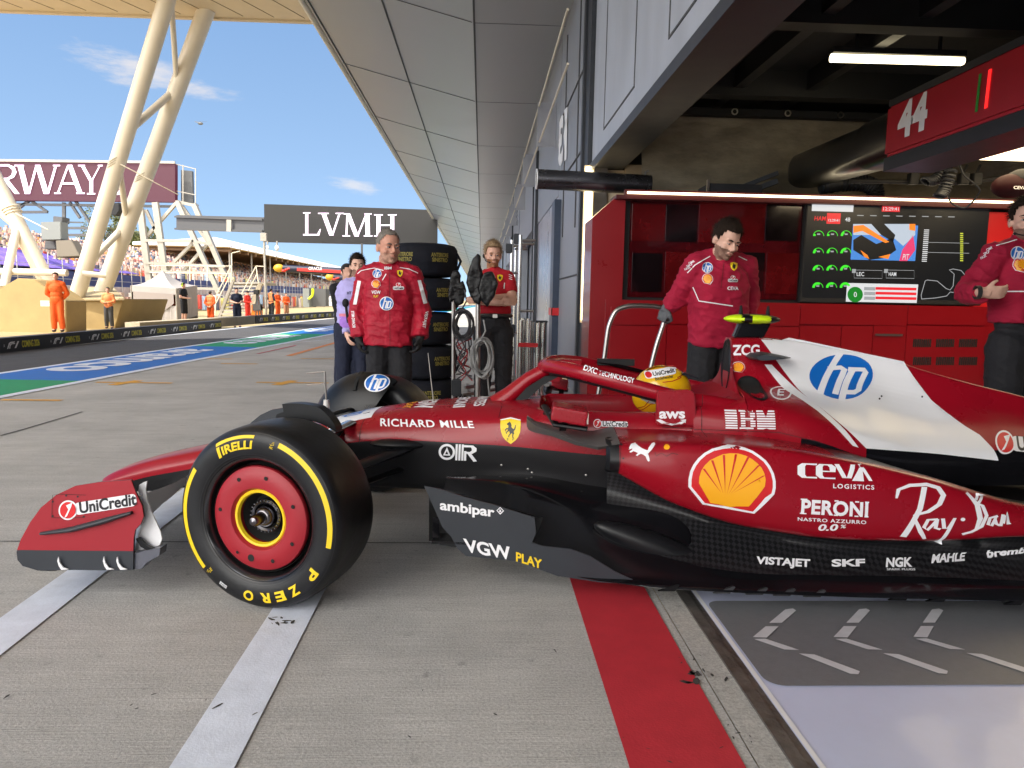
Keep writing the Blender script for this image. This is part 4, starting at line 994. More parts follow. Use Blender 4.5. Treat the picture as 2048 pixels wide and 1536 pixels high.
PRAY = join2d(*[poly2d([(.44+.02*i, .30+.006*abs(i)), (x+.014, y), (x-.014, y)]) for i, (x, y) in zip((-3, -2, -1, 0, 1, 2, 3), ((.175, .68), (.275, .80), (.41, .875), (.55, .885), (.69, .845), (.81, .73), (.865, .58)))])
HORSE = [(.42, .97), (.47, 1.0), (.49, .95), (.56, .90), (.55, .86), (.60, .80), (.58, .70), (.63, .62), (.72, .55), (.78, .55), (.83, .66), (.86, .78), (.92, .80), (.90, .66), (.86, .50), (.78, .44), (.74, .36), (.80, .28), (.72, .20), (.70, .06), (.76, .0), (.64, .0), (.63, .16), (.66, .24), (.58, .28), (.50, .20), (.40, .10), (.44, .03), (.33, .05), (.35, .12), (.46, .26), (.44, .36), (.40, .42), (.30, .36), (.22, .30), (.26, .24), (.18, .26), (.15, .32), (.28, .44), (.34, .50), (.24, .52), (.16, .46), (.19, .38), (.12, .40), (.10, .50), (.20, .60), (.34, .60), (.36, .70), (.34, .80), (.26, .80), (.24, .85), (.34, .92)]
SHIELD = [(0, .93), (.25, .97), (.5, 1.0), (.75, .97), (1, .93), (1, .70), (.97, .50), (.88, .30), (.75, .16), (.5, 0), (.25, .16), (.12, .30), (.03, .50), (0, .70)]
CAT = [(.0, .62), (.05, .66), (.04, .74), (.10, .88), (.18, 1.0), (.20, .92), (.27, .95), (.36, .84), (.50, .72), (.66, .62), (.76, .62), (.84, .74), (.90, .86), (1.0, .90), (.98, .96), (.88, .93), (.79, .82), (.74, .73), (.72, .55), (.74, .42), (.80, .18), (.82, .04), (.78, .0), (.72, .08), (.66, .28), (.56, .38), (.48, .42), (.40, .36), (.36, .30), (.30, .34), (.37, .46), (.28, .52), (.20, .56), (.14, .50), (.08, .48), (.06, .54), (.14, .62), (.16, .70), (.08, .66)]
def stripes(shape, n=8, gap=.40):
    out = []
    for i in range(n):
        y0 = i/n; y1 = y0+(1-gap)/n*1.0
        bm = bmesh.new(); bv = [bm.verts.new((x, y, 0)) for x, y in shape[0]]
        for f in shape[1]: bm.faces.new([bv[k] for k in f])
        bmesh.ops.triangulate(bm, faces=bm.faces)
        bmesh.ops.bisect_plane(bm, geom=bm.verts[:]+bm.edges[:]+bm.faces[:], plane_co=(0, y0, 0), plane_no=(0, 1, 0), clear_inner=True)
        bmesh.ops.bisect_plane(bm, geom=bm.verts[:]+bm.edges[:]+bm.faces[:], plane_co=(0, y1, 0), plane_no=(0, 1, 0), clear_outer=True)
        bm.verts.index_update(); out.append(([(v.co.x, v.co.y) for v in bm.verts], [tuple(v.index for v in f.verts) for f in bm.faces])); bm.free()
    return join2d(*out)
def slab(s, bold=.03):
    """letters with blocky ends: the plain letters plus short bars at their feet and heads"""
    return text2d(s, bold)
def rrect(x0, y0, x1, y1, r, sx=1.0, n=5):
    P = []
    for cx, cy, a in ((x1-r*sx, y1-r, 0), (x0+r*sx, y1-r, 90), (x0+r*sx, y0+r, 180), (x1-r*sx, y0+r, 270)):
        for k in range(n+1): t = R(a+90*k/n); P.append((cx+r*sx*math.cos(t), cy+r*math.sin(t)))
    return poly2d(P)
BOX = poly2d([(0, 0), (1, 0), (1, 1), (0, 1)])
B_CH = bvh_of([chassis]); B_POD = bvh_of([pod, cover, chassis]); B_COV = bvh_of([cover, chassis, pod]); B_EPL = bvh_of([epl]); B_PD = bvh_of([pod]); B_CVO = bvh_of([cover]); B_FEN = bvh_of([fen]); B_FIN = bvh_of([fin]); B_HALO = bvh_of([halo]); B_FLO = bvh_of([flo, flank, pod])
def dc(nm, shape, A, B, C, m, bvh, par, lift=.0025, ml=.02, flat=False):
    if flat or any(hit(bvh, *q) is None for q in (A, B, C)):
        # corners stand off the body: lay the box on the upright plane through the middle of the mark
        h = hit(bvh, (B[0]+C[0])/2, (B[1]+C[1])/2); out = []
        for q in (A, B, C):
            d = ray(*q); out.append(CAMP+d*((h-CAMP).dot(cl)/d.dot(cl)))
        A, B, C = out
    return decal(nm, shape, A, B, C, m, bvh, par, lift, cl, ml)
NB = 'sponsor_lettering'
def dpix(nm, P, anchors, m, bvh, par, lift=.0025, ml=.012):
    """a patch outlined by pixels, laid on the body seen from the side"""
    a, b_, c = [hit(bvh, *q) for q in anchors]; n = (b_-a).cross(c-a).normalized(); pts = []
    for x, y in P:
        d = ray(x, y); pts.append(CAMP+d*((a-CAMP).dot(n)/d.dot(n)))
    e1 = pts[0]; ex = cb; ez = Vector((0, 0, 1))
    loc = [((p-e1).dot(ex), (p-e1).dot(ez)) for p in pts]
    # keep the plane's own lean
    return decal(nm, ([(u, w) for u, w in loc], [tuple(range(len(loc)))]), e1, e1+ex, e1+ez, m, bvh, par, lift, cl, ml, .8)
# white panel, stripe and logos of the engine cover
Q = lambda pts: [(1300+x/2.4, 600+y/2.4) for x, y in pts]
anc = [(1600, 720), (1900, 900), (1700, 850)]
dpix('white_panel', Q([(515, 181), (570, 184), (615, 190), (645, 178), (700, 188), (1148, 283), (1205, 350), (1260, 410), (1350, 480), (1400, 540), (1440, 590), (1510, 606), (1560, 640), (1610, 700), (1655, 765), (1425, 745), (1065, 725), (870, 560), (780, 480), (640, 318), (585, 258)]), anc, M_CWHITE, B_CVO, cover, .004)
dpix('white_stripe', Q([(572, 316), (604, 316), (690, 425), (790, 488), (850, 545), (930, 620), (1030, 722), (998, 712), (900, 620), (800, 530), (735, 480), (680, 440)]), anc, M_CWHITE, B_CVO, cover, .004)
dc('blue_disc', disc2d(.5, .5, .5), (1625, 799), (1745, 799), (1625, 706), M_CBLUE, B_CVO, cover, .0058)
dc('disc_lettering', HP, (1625, 799), (1745, 799), (1625, 706), M_LW, B_CVO, cover, .0072)
dc('cooling_hole', disc2d(.5, .5, .5, 24), (1478, 787), (1520, 787), (1478, 755), M_CDARK, B_COV, cover, .003, flat=True)
dc('cooling_hole', ring2d(.5, .5, .56, .46, 28), (1478, 787), (1520, 787), (1478, 755), M_CARB, B_COV, cover, .004, flat=True)
dc(NB, text2d('ZCG', .03), (1461, 710), (1519, 710), (1461, 689), M_LW, B_COV, cover)
def pecten(A, B, C, bvh, par, ml=.02, k=1.0, fn=dc):
    fn('shell_mark', poly2d(PECT), A, B, C, M_LW, bvh, par, .0022*k, ml); fn('shell_mark', poly2d(shrink(PECT, .93)), A, B, C, M_LR, bvh, par, .0032*k, ml)
    fn('shell_mark', poly2d(PFAN), A, B, C, M_AMBER, bvh, par, .0042*k, ml); fn('shell_mark', PRAY, A, B, C, M_LR, bvh, par, .0052*k, ml)
pecten((1462, 745), (1490, 745), (1462, 723), B_COV, cover)
pecten((1376, 1028), (1550, 1029), (1377, 894), B_PD, pod, fn=lambda *a: dc(*a, flat=True))
dc(NB, join2d(ring2d(.5, .5, .5, .42), place2d(text2d('E', .02, .15), .30, .28, .38, .48)), (1540, 799), (1584, 799), (1542, 771), M_LW, B_COV, cover)
dc(NB, stripes(join2d(poly2d([(0, 0), (.24, 0), (.24, .25), (.17, .25), (.17, .75), (.24, .75), (.24, 1), (0, 1), (0, .75), (.07, .75), (.07, .25), (0, .25)]),
    *[poly2d([(a, c), (b_, c), (b_, d), (a, d)]) for a, b_, c, d in ((.31, .40, .125, .875), (.28, .56, .875, 1), (.28, .56, 0, .125), (.40, .56, .44, .56), (.50, .60, .56, .875), (.50, .60, .125, .44))],
    poly2d([(.63, 0), (.75, 0), (.75, .55), (.815, .05), (.88, .55), (.88, 0), (1.0, 0), (1.0, 1), (.88, 1), (.815, .62), (.75, 1), (.63, 1)]))), (1451, 857), (1550, 858), (1451, 819), M_LW, B_POD, cover, flat=True)
# sidepod
def thick(pts, w): return stroke2d(pts, w)
CEVA = join2d(stroke2d([(.20, .88), (.06, .88), (.02, .75), (.02, .25), (.06, .10), (.20, .10)], .10), stroke2d([(.27, .5), (.44, .5), (.44, .75), (.40, .88), (.29, .88), (.26, .75), (.26, .25), (.30, .10), (.45, .10)], .09), stroke2d([(.50, .92), (.60, .15), (.66, .15), (.72, .92)], .065), poly2d([(.70, .0), (.80, .78), (.84, .78), (.86, .0)]), stroke2d([(.82, .95), (.95, .05)], .05))
dc(NB, CEVA, (1599, 957), (1748, 963), (1599, 923), M_LW, B_POD, pod)
dc(NB, text2d('LOGISTICS', .02, 0, 1.25), (1666, 976), (1748, 979), (1666, 967), M_LW, B_POD, pod)
def serif(s): 
    v = text2d(s, .035); return v
PER = join2d(place2d(text2d('PERONI', .035, 0, 1.05), 0, 0, 1, 1), *[poly2d([(x, y), (x+w_, y), (x+w_, y+.09), (x, y+.09)]) for x, w_ in ((-.015, .10), (.80, .06), (.95, .06), (.49, .06)) for y in (-.02, .95)])
dc(NB, PER, (1601, 1027), (1735, 1034), (1603, 998), M_LW, B_POD, pod)
dc(NB, text2d('NASTRO AZZURRO', .02, 0, 1.15), (1595, 1041), (1732, 1048), (1595, 1034), M_LW, B_POD, pod)
dc(NB, text2d('0.0', .03, .2), (1636, 1061), (1676, 1061), (1636, 1048), M_LW, B_POD, pod); dc(NB, text2d('%', .02, .2), (1680, 1056), (1692, 1056), (1680, 1049), M_LW, B_POD, pod)
RB = join2d(stroke2d([(.0, .79), (.02, .92), (.12, .98), (.27, .98), (.37, .92), (.41, .80), (.37, .66), (.27, .55), (.15, .50), (.16, .42), (.21, .22), (.25, .10)], [.02, .04, .05, .05, .05, .05, .05, .045, .03, .03, .045, .03]),
            stroke2d([(.245, .93), (.20, .60), (.14, .40), (.07, .16)], [.05, .05, .05, .06]),
            stroke2d([(.345, .42), (.27, .42), (.235, .30), (.265, .25), (.32, .35), (.35, .42), (.335, .28), (.37, .26)], .035), stroke2d([(.40, .42), (.41, .27), (.45, .27), (.505, .43), (.44, .20), (.385, .0), (.33, .02)], [.035, .035, .035, .03, .035, .04, .02]),
            disc2d(.575, .40, .028, 16, .75), stroke2d([(.64, .80), (.71, .62), (.73, .40), (.69, .22)], [.03, .05, .05, .03]), stroke2d([(.71, .70), (.765, .78), (.785, .72), (.72, .64), (.76, .60), (.79, .44), (.74, .27), (.65, .19), (.58, .16)], .035),
            stroke2d([(.885, .42), (.82, .40), (.80, .30), (.83, .27), (.88, .42), (.875, .30), (.90, .28)], .033), stroke2d([(.915, .27), (.945, .44), (.955, .42), (.94, .30), (.985, .46), (.985, .28), (1.0, .29)], .033))
dc(NB, RB, (1786, 1088), (2030, 1088), (1786, 966), M_LW, B_PD, pod, flat=True)
dc(NB, poly2d(CAT), (1254, 923), (1309, 923), (1254, 880), M_LW, B_POD, pod)
dc('latch', disc2d(.5, .5, .5, 20), (1327, 899), (1339, 899), (1327, 888), M_AMBER, B_POD, pod)
def unicredit(A, B, C, bvh, par, back=True, cut=1.0, ml=.03):
    """red ball with a white dart, dark lettering on a white outline; box = the whole mark"""
    T_ = place2d(text2d('UniCredit', .028), .265, .20, .735, .60); Tb = place2d(text2d('UniCredit', .075), .255, .155, .755, .69)
    dc(NB, join2d(disc2d(.115, .47, .5, 30, .245), rrect(.20, .15, 1.0, .77, .2, .3)), A, B, C, M_LW, bvh, par, .0022, ml)
    dc(NB, disc2d(.115, .47, .42, 30, .245), A, B, C, M_LR, bvh, par, .0032, ml); dc(NB, poly2d([(.06, .10), (.125, .50), (.10, .72), (.185, .82), (.165, .62), (.10, .18)]), A, B, C, M_LW, bvh, par, .0042, ml)
    dc(NB, T_, A, B, C, M_LK, bvh, par, .0034, ml)
unicredit((121, 1041), (275, 1017), (117, 1002), B_EPL, epl)
unicredit((1187, 855), (1256, 857), (1187, 837), B_COV, chassis)
unicredit((1990, 905), (2140, 918), (1990, 857), B_COV, cover)
# nose and chassis sides
dc(NB, text2d('RICHARD MILLE', .022, 0, 1.12), (761, 852), (949, 856), (761, 836), M_LW, B_CH, chassis)
dc('shield', poly2d([(-.0, .97), (.25, 1.01), (.5, 1.05), (.75, 1.01), (1.0, .97), (1.0, .94), (.5, 1.0), (0, .94)]), (1001, 888), (1042, 888), (1001, 837), M_LW, B_CH, chassis)
dc('shield', poly2d(SHIELD), (1001, 888), (1042, 888), (1001, 837), M_CYEL, B_CH, chassis)
dc('shield_horse', place2d(poly2d(HORSE), .16, .26, .66, .64), (1001, 888), (1042, 888), (1001, 837), M_LK, B_CH, chassis, .0035)
dc('shield_horse', join2d(place2d(text2d('S', .01, .2), .30, .15, .10, .10), place2d(text2d('F', .01, .2), .58, .15, .10, .10)), (1001, 888), (1042, 888), (1001, 837), M_LK, B_CH, chassis, .0035)
OMR = join2d(ring2d(.22, .5, .5, .36, 36, 0, 360, .44), poly2d([(.22, .80), (.12, .28), (.32, .28)]), *[poly2d([(x, 0), (x+.055, 0), (x+.055, 1), (x, 1)]) for x in (.45, .53, .61)], stroke2d([(.70, .90), (.88, .90), (.94, .78), (.94, .62), (.86, .5), (.74, .5)], .13), stroke2d([(.80, .5), (.97, .0)], .10), poly2d([(.68, 0), (.74, 0), (.74, .6), (.68, .6)]))
dc(NB, OMR, (877, 919), (952, 922), (878, 887), M_LW, B_CH, chassis)
dc(NB, poly2d([(.175, .36), (.265, .36), (.22, .56)]), (877, 919), (952, 922), (878, 887), M_TWILL, B_CH, chassis, .004)
# floor fence
dc(NB, text2d('ambipar', .03), (880, 1019), (989, 1034), (880, 999), M_LW, B_FEN, fen)
dc(NB, join2d(*[stroke2d(p, .16) for p in ([(.5, 0), (1, .5), (.5, 1), (0, .5), (.5, 0)],)], place2d(text2d('a', .03), .33, .30, .34, .55)), (994, 1027), (1007, 1028), (994, 1014), M_LW, B_FEN, fen)
dc(NB, text2d('VGW', .03), (931, 1103), (1024, 1120), (926, 1076), M_LW, B_FEN, fen)
dc(NB, text2d('PLAY', .03), (1032, 1122), (1084, 1138), (1032, 1103), M_CYEL, B_FEN, fen)
# lower flank
for s, A, B, C, sh in (('VISTAJET', (1513, 1127), (1622, 1134), (1513, 1112), .1), ('SKF', (1663, 1133), (1730, 1132), (1663, 1118), 0), ('NGK', (1771, 1134), (1824, 1133), (1771, 1115), .1), ('MAHLE', (1862, 1126), (1931, 1121), (1863, 1108), .15), ('brembo', (1975, 1116), (2065, 1104), (1975, 1100), 0), ('SPARK PLUGS', (1773, 1140), (1830, 1140), (1773, 1136), 0)):
    dc(NB, text2d(s, .04 if s != 'SPARK PLUGS' else .01, sh), A, B, C, M_LW, B_FLO, flank)
# cockpit fin, halo
dc(NB, text2d('aws', .035), (1318, 837), (1370, 837), (1318, 816), M_LW, B_FIN, fin)
dc(NB, join2d(stroke2d([(0, .95), (.2, .5), (.5, .28), (.75, .42), (.93, .75)], [.18, .24, .26, .24, .1]), poly2d([(.78, .98), (1.0, 1.02), (.98, .5), (.93, .62), (.9, .8)])), (1317, 853), (1372, 853), (1317, 839), M_LW, B_FIN, fin)
dc(NB, text2d('DXC', .03, .1), (1166, 740), (1193, 748), (1169, 729), M_LW, B_HALO, halo, flat=True)
dc(NB, text2d('TECHNOLOGY', .03), (1197, 750), (1267, 766), (1199, 740), M_LW, B_HALO, halo, flat=True)
# marks on top of the nose
up = Vector((0, 0, 1))
def topd(nm, shape, u0, u1, v0, v1, m, lift=.002):
    # read from the front of the car: x across, y backwards
    return decal(nm, shape, CW(u0, v0, .9), CW(u0, v1, .9), CW(u1, v0, .9), m, B_CH, chassis, lift, up, .03)
topd('nose_panel', BOX, -.02, .20, -.15, .16, M_CWHITE)
topd(NB, place2d(HP, 0, 0, 1, 1), .01, .17, -.10, .10, M_CBLUE, .003)
topd(NB, text2d('VGW', .04), .40, .50, -.13, .15, M_LW); topd(NB, text2d('PLAY', .03), .34, .385, -.08, .12, M_AMBER)
topd(NB, text2d('PERONI', .03), .60, .66, -.15, .17, M_LW); topd(NB, text2d('SANTES', .03), .70, .755, -.15, .17, M_LW)
# fairing mark on the far wheel
B_DRUM = bvh_of([drum])
c_ = (752, 757); r_ = 27
hd = hit(B_DRUM, 752, 766); nd = (CAMP-hd).normalized(); nd = (nd+Vector((0, 0, .55))).normalized(); fpl = [CAMP+ray(*q)*((hd-CAMP).dot(nd)/ray(*q).dot(nd)) for q in ((727, 784), (779, 784), (730, 744))]
for nm, sh, m, li in (('blue_disc', disc2d(.5, .5, .5), M_LW, .003), ('blue_disc', disc2d(.5, .5, .45), M_CBLUE, .004), ('disc_lettering', place2d(HP, .05, .05, .9, .9), M_LW, .005)):
    decal(nm, sh, *fpl, m, B_DRUM, drum, li, nd, .02)
# fasteners and sensors
mb = MB()
def stud(px_, py_, r=.006, bvh=B_CH):
    h = hit(bvh, px_, py_)
    if h is None: return
    Mi = wmat(car).inverted(); mb = MB(); mb.ball(Mi@h, (r, .004, r), 8); cpart('fastener', mb, M_STEEL)
for p in ((1003, 930), (1091, 974), (1056, 938), (1064, 945), (1172, 950), (1168, 992)): stud(*p)
# pitot tube, whip aerial
a = Vector(L3(*(lambda q: (q[0], 0, q[1]))(UW(653, 838, 0))))
mb = MB(); mb.tube([a-Vector((0, 0, .02)), a+Vector((0, 0, .10))], [.016, .010], 8, sx=1.5); mb.tube([a+Vector((0, 0, .09)), a+Vector((-.006, 0, .245))], .005, 8)
for z in (.245, .185): mb.tube([a+Vector((-.006, 0, z)), a+Vector((-.10, 0, z-.012))], .0028, 6)
cpart('pitot_tube', mb, M_STEEL)
a = Vector(L3(*(lambda q: (q[0], 0, q[1]))(UW(867, 804, 0)))); b_ = Vector(L3(*(lambda q: (q[0], 0, q[1]))(UW(856, 706, 0))))
mb = MB(); mb.tube([a, b_], [.003, .0015], 6); mb.tube([a-Vector((0, 0, .01)), a+Vector((0, 0, .012))], .007, 8); cpart('whip_aerial', mb, M_STEEL)

# panel gaps
M_GAP = mat('panel_gap', (.02, .002, .003), .7)
def gap(pts, bvh, par, w_=1.3, m=None):
    x0 = min(p[0] for p in pts)-2; x1 = max(p[0] for p in pts)+2; y0 = min(p[1] for p in pts)-2; y1 = max(p[1] for p in pts)+2
    v, f = stroke2d(pts, w_); dc('panel_gap', ([((x-x0)/(x1-x0), (y1-y)/(y1-y0)) for x, y in v], f), (x0, y1), (x1, y1), (x0, y0), m or M_GAP, bvh, par, .0022, .015, True)
gap([(726, 828), (722, 850), (722, 884)], B_CH, chassis); gap([(1004, 806), (1000, 830)], B_CH, chassis)
gap([(1405, 790), (1402, 860), (1398, 872)], B_COV, cover); gap([(1244, 878), (1238, 944)], B_POD, pod, 1.2)
gap([(1310, 905), (1312, 912), (1322, 906), (1333, 912), (1344, 906), (1356, 909)], B_POD, pod, 1.0)
gap([(1900, 850), (1896, 905)], B_CVO, cover, 1.1, mat('grey_gap', (.3, .3, .3), .6)); gap([(1640, 884), (1560, 866), (1430, 862), (1330, 860)], B_COV, cover, 1.1)
gap([(104, 1034), (106, 990), (122, 988), (172, 990)], B_EPL, epl, .9); gap([(104, 1035), (140, 1036), (170, 1034)], B_EPL, epl, .9)
for x, y in ((106, 1003), (133, 991), (156, 993), (106, 1032), (168, 1033)): dc('fastener', disc2d(.5, .5, .5, 12), (x-2, y+2), (x+2, y+2), (x-2, y-2), M_LK, B_EPL, epl, .002)
for x, y in ((1762, 792), (1758, 797), (1843, 793), (1246, 916), (1243, 888)): dc('fastener', disc2d(.5, .5, .5, 12), (x-2, y+2), (x+2, y+2), (x-2, y-2), M_LK, B_POD, cover, .006)
# ================================================================ GARAGE FURNITURE
def sheet_text(parent, name, s, p, q, h, m, bold=.02, n=Vector((0, -1, 0)), lift=.003, shear=0):
    """upright lettering on a flat face: from p to q (world points), capital height h along z."""
    v, f, asp = text2d(s, bold, shear); e = Vector(q)-Vector(p); mb = MB()
    mb.add([Vector(p)+e*x+Vector((0, 0, h*y))+n*lift for x, y in v], f); return part(name, mb, m, parent, smooth=False)
YC = 6.75
def Wc(px, py, y=YC): return atY(px, py, y)
def box_px(mb, px0, py0, px1, py1, y0, y1, mi=0):
    mx, my = (px0+px1)/2, min((py0+py1)/2, 640); a = Vector((Wc(px0, my, y0).x, 0, Wc(mx, py0, y0).z)); b_ = Vector((Wc(px1, my, y0).x, 0, Wc(mx, py1, y0).z)); mb.mm((a.x, y0, b_.z), (b_.x, y1, a.z), mi)
cab = thing('cabinet_wall', 'red garage cabinet wall with screens, drawers and a strip light on top', 'cabinet', (Wc(1240, 700).x, YC, 0))
M_REDL = mat('red_cabinet_light', (.55, .012, .016), .35, var=.05, vscale=3)
xl = Wc(1195, 500).x; xr = Wc(2130, 500).x; zt = Wc(1600, 408).z; zs = Wc(1600, 606).z
mb = MB(); mb.mm((xl+.10, YC+.02, .04), (xr, YC+.6, zs-.002)); part('cabinet_body', mb, M_REDG, cab, smooth=False)
mb = MB(); mb.prism([(xl-.05, YC+.05, .02), (xl-.05, YC+.05, zt-.17), (xl+.16, YC+.05, zt+.02), (xl+.26, YC+.05, zt+.02), (xl+.26, YC+.05, .02)], (0, .5, 0)); part('side_panel', mb, M_REDG, cab, smooth=False)
mb = MB(); mb.mm((xl+.26, YC+.12, zs), (xr, YC+.6, zt+.02)); part('screen_wall', mb, M_BLACK, cab, smooth=False)
# left display wall: glossy dark red panes with darker pictures behind
mb = MB(); box_px(mb, 1258, 402, 1600, 597, YC+.10, YC+.118); part('display_pane', mb, M_GLASSB, cab, smooth=False)
mb = MB()
for x0, y0, x1, y1, mi in ((1264, 408, 1330, 482, 0), (1332, 410, 1394, 484, 1), (1398, 404, 1530, 486, 0), (1532, 410, 1596, 482, 1), (1264, 506, 1324, 584, 1), (1330, 504, 1386, 586, 0), (1392, 500, 1470, 590, 0), (1475, 505, 1528, 582, 1), (1532, 506, 1596, 588, 0)):
    box_px(mb, x0, y0, x1, y1, YC+.094, YC+.099, mi)
part('display_picture', mb, [mat('dim_red_picture', (.045, .002, .003), .12, coat=.5, var=.8, vscale=4, emit=.006, ecol=(1, .03, .03)), mat('black_picture', (.006, .003, .004), .12, coat=.5, var=.7, vscale=5)], cab, smooth=False)
# drawers and doors
def drawer(px0, py0, px1, py1, m=None, handle=None):
    mb = MB(); box_px(mb, px0, py0, px1, py1, YC-.002, YC+.03); o = part('drawer', mb, m or M_REDG, cab, smooth=False, bevel=.0015)
    if handle: mb = MB(); box_px(mb, *handle, YC-.02, YC-.004); part('handle', mb, M_STEEL, o, smooth=False)
    return o
for k, (x0, x1) in enumerate(((1222, 1334), (1335, 1600), (1601, 1815), (1816, 1972))): drawer(x0, 614, x1, 650)
for k, (x0, x1) in enumerate(((1222, 1334), (1335, 1600), (1601, 1684), (1685, 1748), (1749, 1815))): drawer(x0, 652, x1, 850, None, (1754, 668, 1808, 672) if k == 4 else None)
vent = drawer(1816, 652, 1972, 850)
mb = MB()
for cy in (686, 722):
    for cx in (1844, 1890, 1936):
        for k in range(9):
            x = cx-17+k*4.1; p = Wc(x, cy-8, YC-.004); q = Wc(x+1.5, cy+8, YC-.004); mb.mm((p.x, YC-.006, q.z), (q.x, YC-.001, p.z))
part('vent_slots', mb, M_CDARK if 'M_CDARK' in globals() else M_BLACK, vent, smooth=False)
mb = MB(); p = Wc(1975, 405); mb.mm((p.x, YC+.06, .04), (p.x+.45, YC+.4, zt-.02)); part('end_panel', mb, M_REDL, cab, smooth=False)
# strip light along the top
la = Wc(1255, 385, YC-.03); lb = Wc(2052, 403, YC-.03)
led = thing('strip_light', 'long thin warm strip light along the top of the red cabinet wall', 'light', (la.x, YC-.03, la.z))
mb = MB(); mb.mm((la.x, YC-.045, la.z-.009), (lb.x, YC-.02, la.z+.009)); part('diffuser', mb, M_TUBE, led, smooth=False)
mb = MB(); mb.mm((la.x-.1, YC-.02, la.z-.055), (lb.x+.3, YC+.30, la.z-.018)); mb.mm((la.x-.02, YC-.019, la.z-.017), (lb.x, YC+.05, la.z+.03)); part('housing', mb, mat('dark_red_housing', (.06, .002, .004), .5), led, smooth=False)
# the timing screen
scr = thing('timing_screen', 'large black screen with green gauges, pit camera picture and circuit map', 'screen', Wc(1790, 610, YC+.06))
ys = YC+.05
mb = MB(); box_px(mb, 1606, 404, 1972, 608, ys, ys+.06); part('bezel', mb, M_BLACK, scr, smooth=False, bevel=.006)
def em(name, col, k=.55): return mat(name, tuple(c*.2 for c in col), .3, emit=k, ecol=col)
E_BG = em('screen_black', (.010, .011, .013), .2); E_W = em('screen_white', (.70, .72, .75), .27); E_G = em('screen_green', (.05, .75, .03), .32); E_R = em('screen_red', (.75, .02, .03), .3); E_GR = em('screen_grey', (.25, .26, .27), .4); E_DG = em('screen_dark_green', (.01, .20, .02), .3)
E_B = em('screen_blue', (.06, .22, .60), .32); E_O = em('screen_orange', (.85, .22, .02), .33); E_Y = em('screen_yellow', (.5, .55, .05), .5)
def srect(name, x0, y0, x1, y1, m, k=1):
    a = Wc(x0, y0, ys); b_ = Wc(x1, y1, ys); yy = ys-.0012*k; mb = MB(); mb.sheet([(a.x, yy, b_.z), (b_.x, yy, b_.z), (b_.x, yy, a.z), (a.x, yy, a.z)]); return part(name, mb, m, scr, smooth=False)
def spoly(name, shapes, m, k=2):
    mb = MB()
    for v, f in shapes: mb.add([(lambda p: (p.x, ys-.0012*k, p.z))(Wc(x, y, ys)) for x, y in v], f)
    return part(name, mb, m, scr, smooth=False)
def stext(s, x0, y0, x1, h, m, k=3, bold=.01, shear=0):
    v, f, _ = text2d(s, bold, shear); return spoly('screen_lettering', [([(x0+(x1-x0)*a, y0+.016*(x1-x0)*a-h*b_) for a, b_ in v], f)], m, k)
srect('screen_glass', 1616, 408, 1962, 602, E_BG, 1)
srect('screen_window', 1624, 409, 1706, 424, E_W, 2)
srect('screen_tab', 1654, 426, 1680, 448, E_R, 2); stext('12:29:41', 1656, 443, 1678, 5, E_W, 4); stext('HAM', 1628, 441, 1652, 9, E_R, 3, .01, .2); stext('48', 1690, 443, 1700, 8, E_W)
srect('screen_tab', 1764, 412, 1799, 424, E_R, 2); stext('12:29:41', 1766, 421, 1797, 7, E_W, 4)
for r in range(4):
    for c in range(3):
        cx, cy = 1637+c*27.5-r*.6, 472+r*34.5; fill = (.15, .15, .35)[c]+.17*r
        spoly('gauge', [([(x, y) for x, y in ring2d(cx, -cy, 11, 9.6, 20, 0, 180)[0]] and [(x, -y) for x, y in ring2d(cx, -cy, 11, 9.8, 20, 0, 180)[0]], ring2d(cx, -cy, 11, 9.6, 20, 0, 180)[1])], E_G, 2)
        v, f = ring2d(cx, -cy, 11, 6.2, 12, 180-min(170, 180*fill), 180); spoly('gauge', [([(x, -y) for x, y in v], f)], E_G, 3)
        srect('gauge', cx-3, cy-5, cx+3, cy-2, E_GR, 3)
# the picture from the other garage: an orange and black car nose on a blue floor
srect('camera_picture', 1706, 448, 1830, 522, E_B, 2)
spoly('camera_picture', [poly2d([(1706, 448), (1830, 448), (1830, 470), (1806, 492), (1780, 470), (1706, 470)])], em('screen_pale', (.45, .52, .62), .3), 3)
spoly('camera_picture', [poly2d([(1804, 500), (1826, 470), (1830, 500), (1814, 522), (1798, 522)])], em('screen_crimson', (.45, .03, .10), .5), 3)
spoly('camera_picture', [poly2d([(1706, 480), (1722, 470), (1752, 488), (1784, 476), (1792, 500), (1770, 516), (1738, 520), (1706, 500)]), poly2d([(1742, 448), (1768, 448), (1790, 470), (1786, 484), (1762, 470)])], E_BG, 4)
spoly('camera_picture', [poly2d([(1706, 452), (1726, 450), (1778, 484), (1770, 486), (1724, 462), (1706, 466)]), poly2d([(1720, 500), (1734, 510), (1738, 518), (1728, 514)]), poly2d([(1756, 514), (1780, 508), (1776, 518)]), poly2d([(1818, 448), (1830, 448), (1830, 462), (1818, 460)])], E_O, 5)
stext('PIT', 1804, 520, 1818, 12, E_W, 5, 0, .3)
spoly('circuit_map', [stroke2d([(1843, 598), (1842, 590), (1850, 562), (1854, 560), (1874, 562), (1892, 577), (1900, 580), (1906, 572), (1908, 548), (1902, 543), (1898, 540), (1906, 538), (1922, 541), (1938, 560), (1946, 576), (1935, 583), (1915, 586), (1900, 584), (1893, 592), (1870, 596), (1843, 598)], 1.4)], E_GR, 2)
for y0 in (484, 504): srect('table_line', 1846, y0, 1938, y0+3, E_GR, 2)
for k in range(17):
    srect('table_row', 1848-k*.3, 459+k*3.9, 1858-k*.3, 461+k*3.9, E_W, 2)
    if k < 15: srect('table_row', 1920, 466+k*3.9, 1926, 467.6+k*3.9, E_Y, 2)
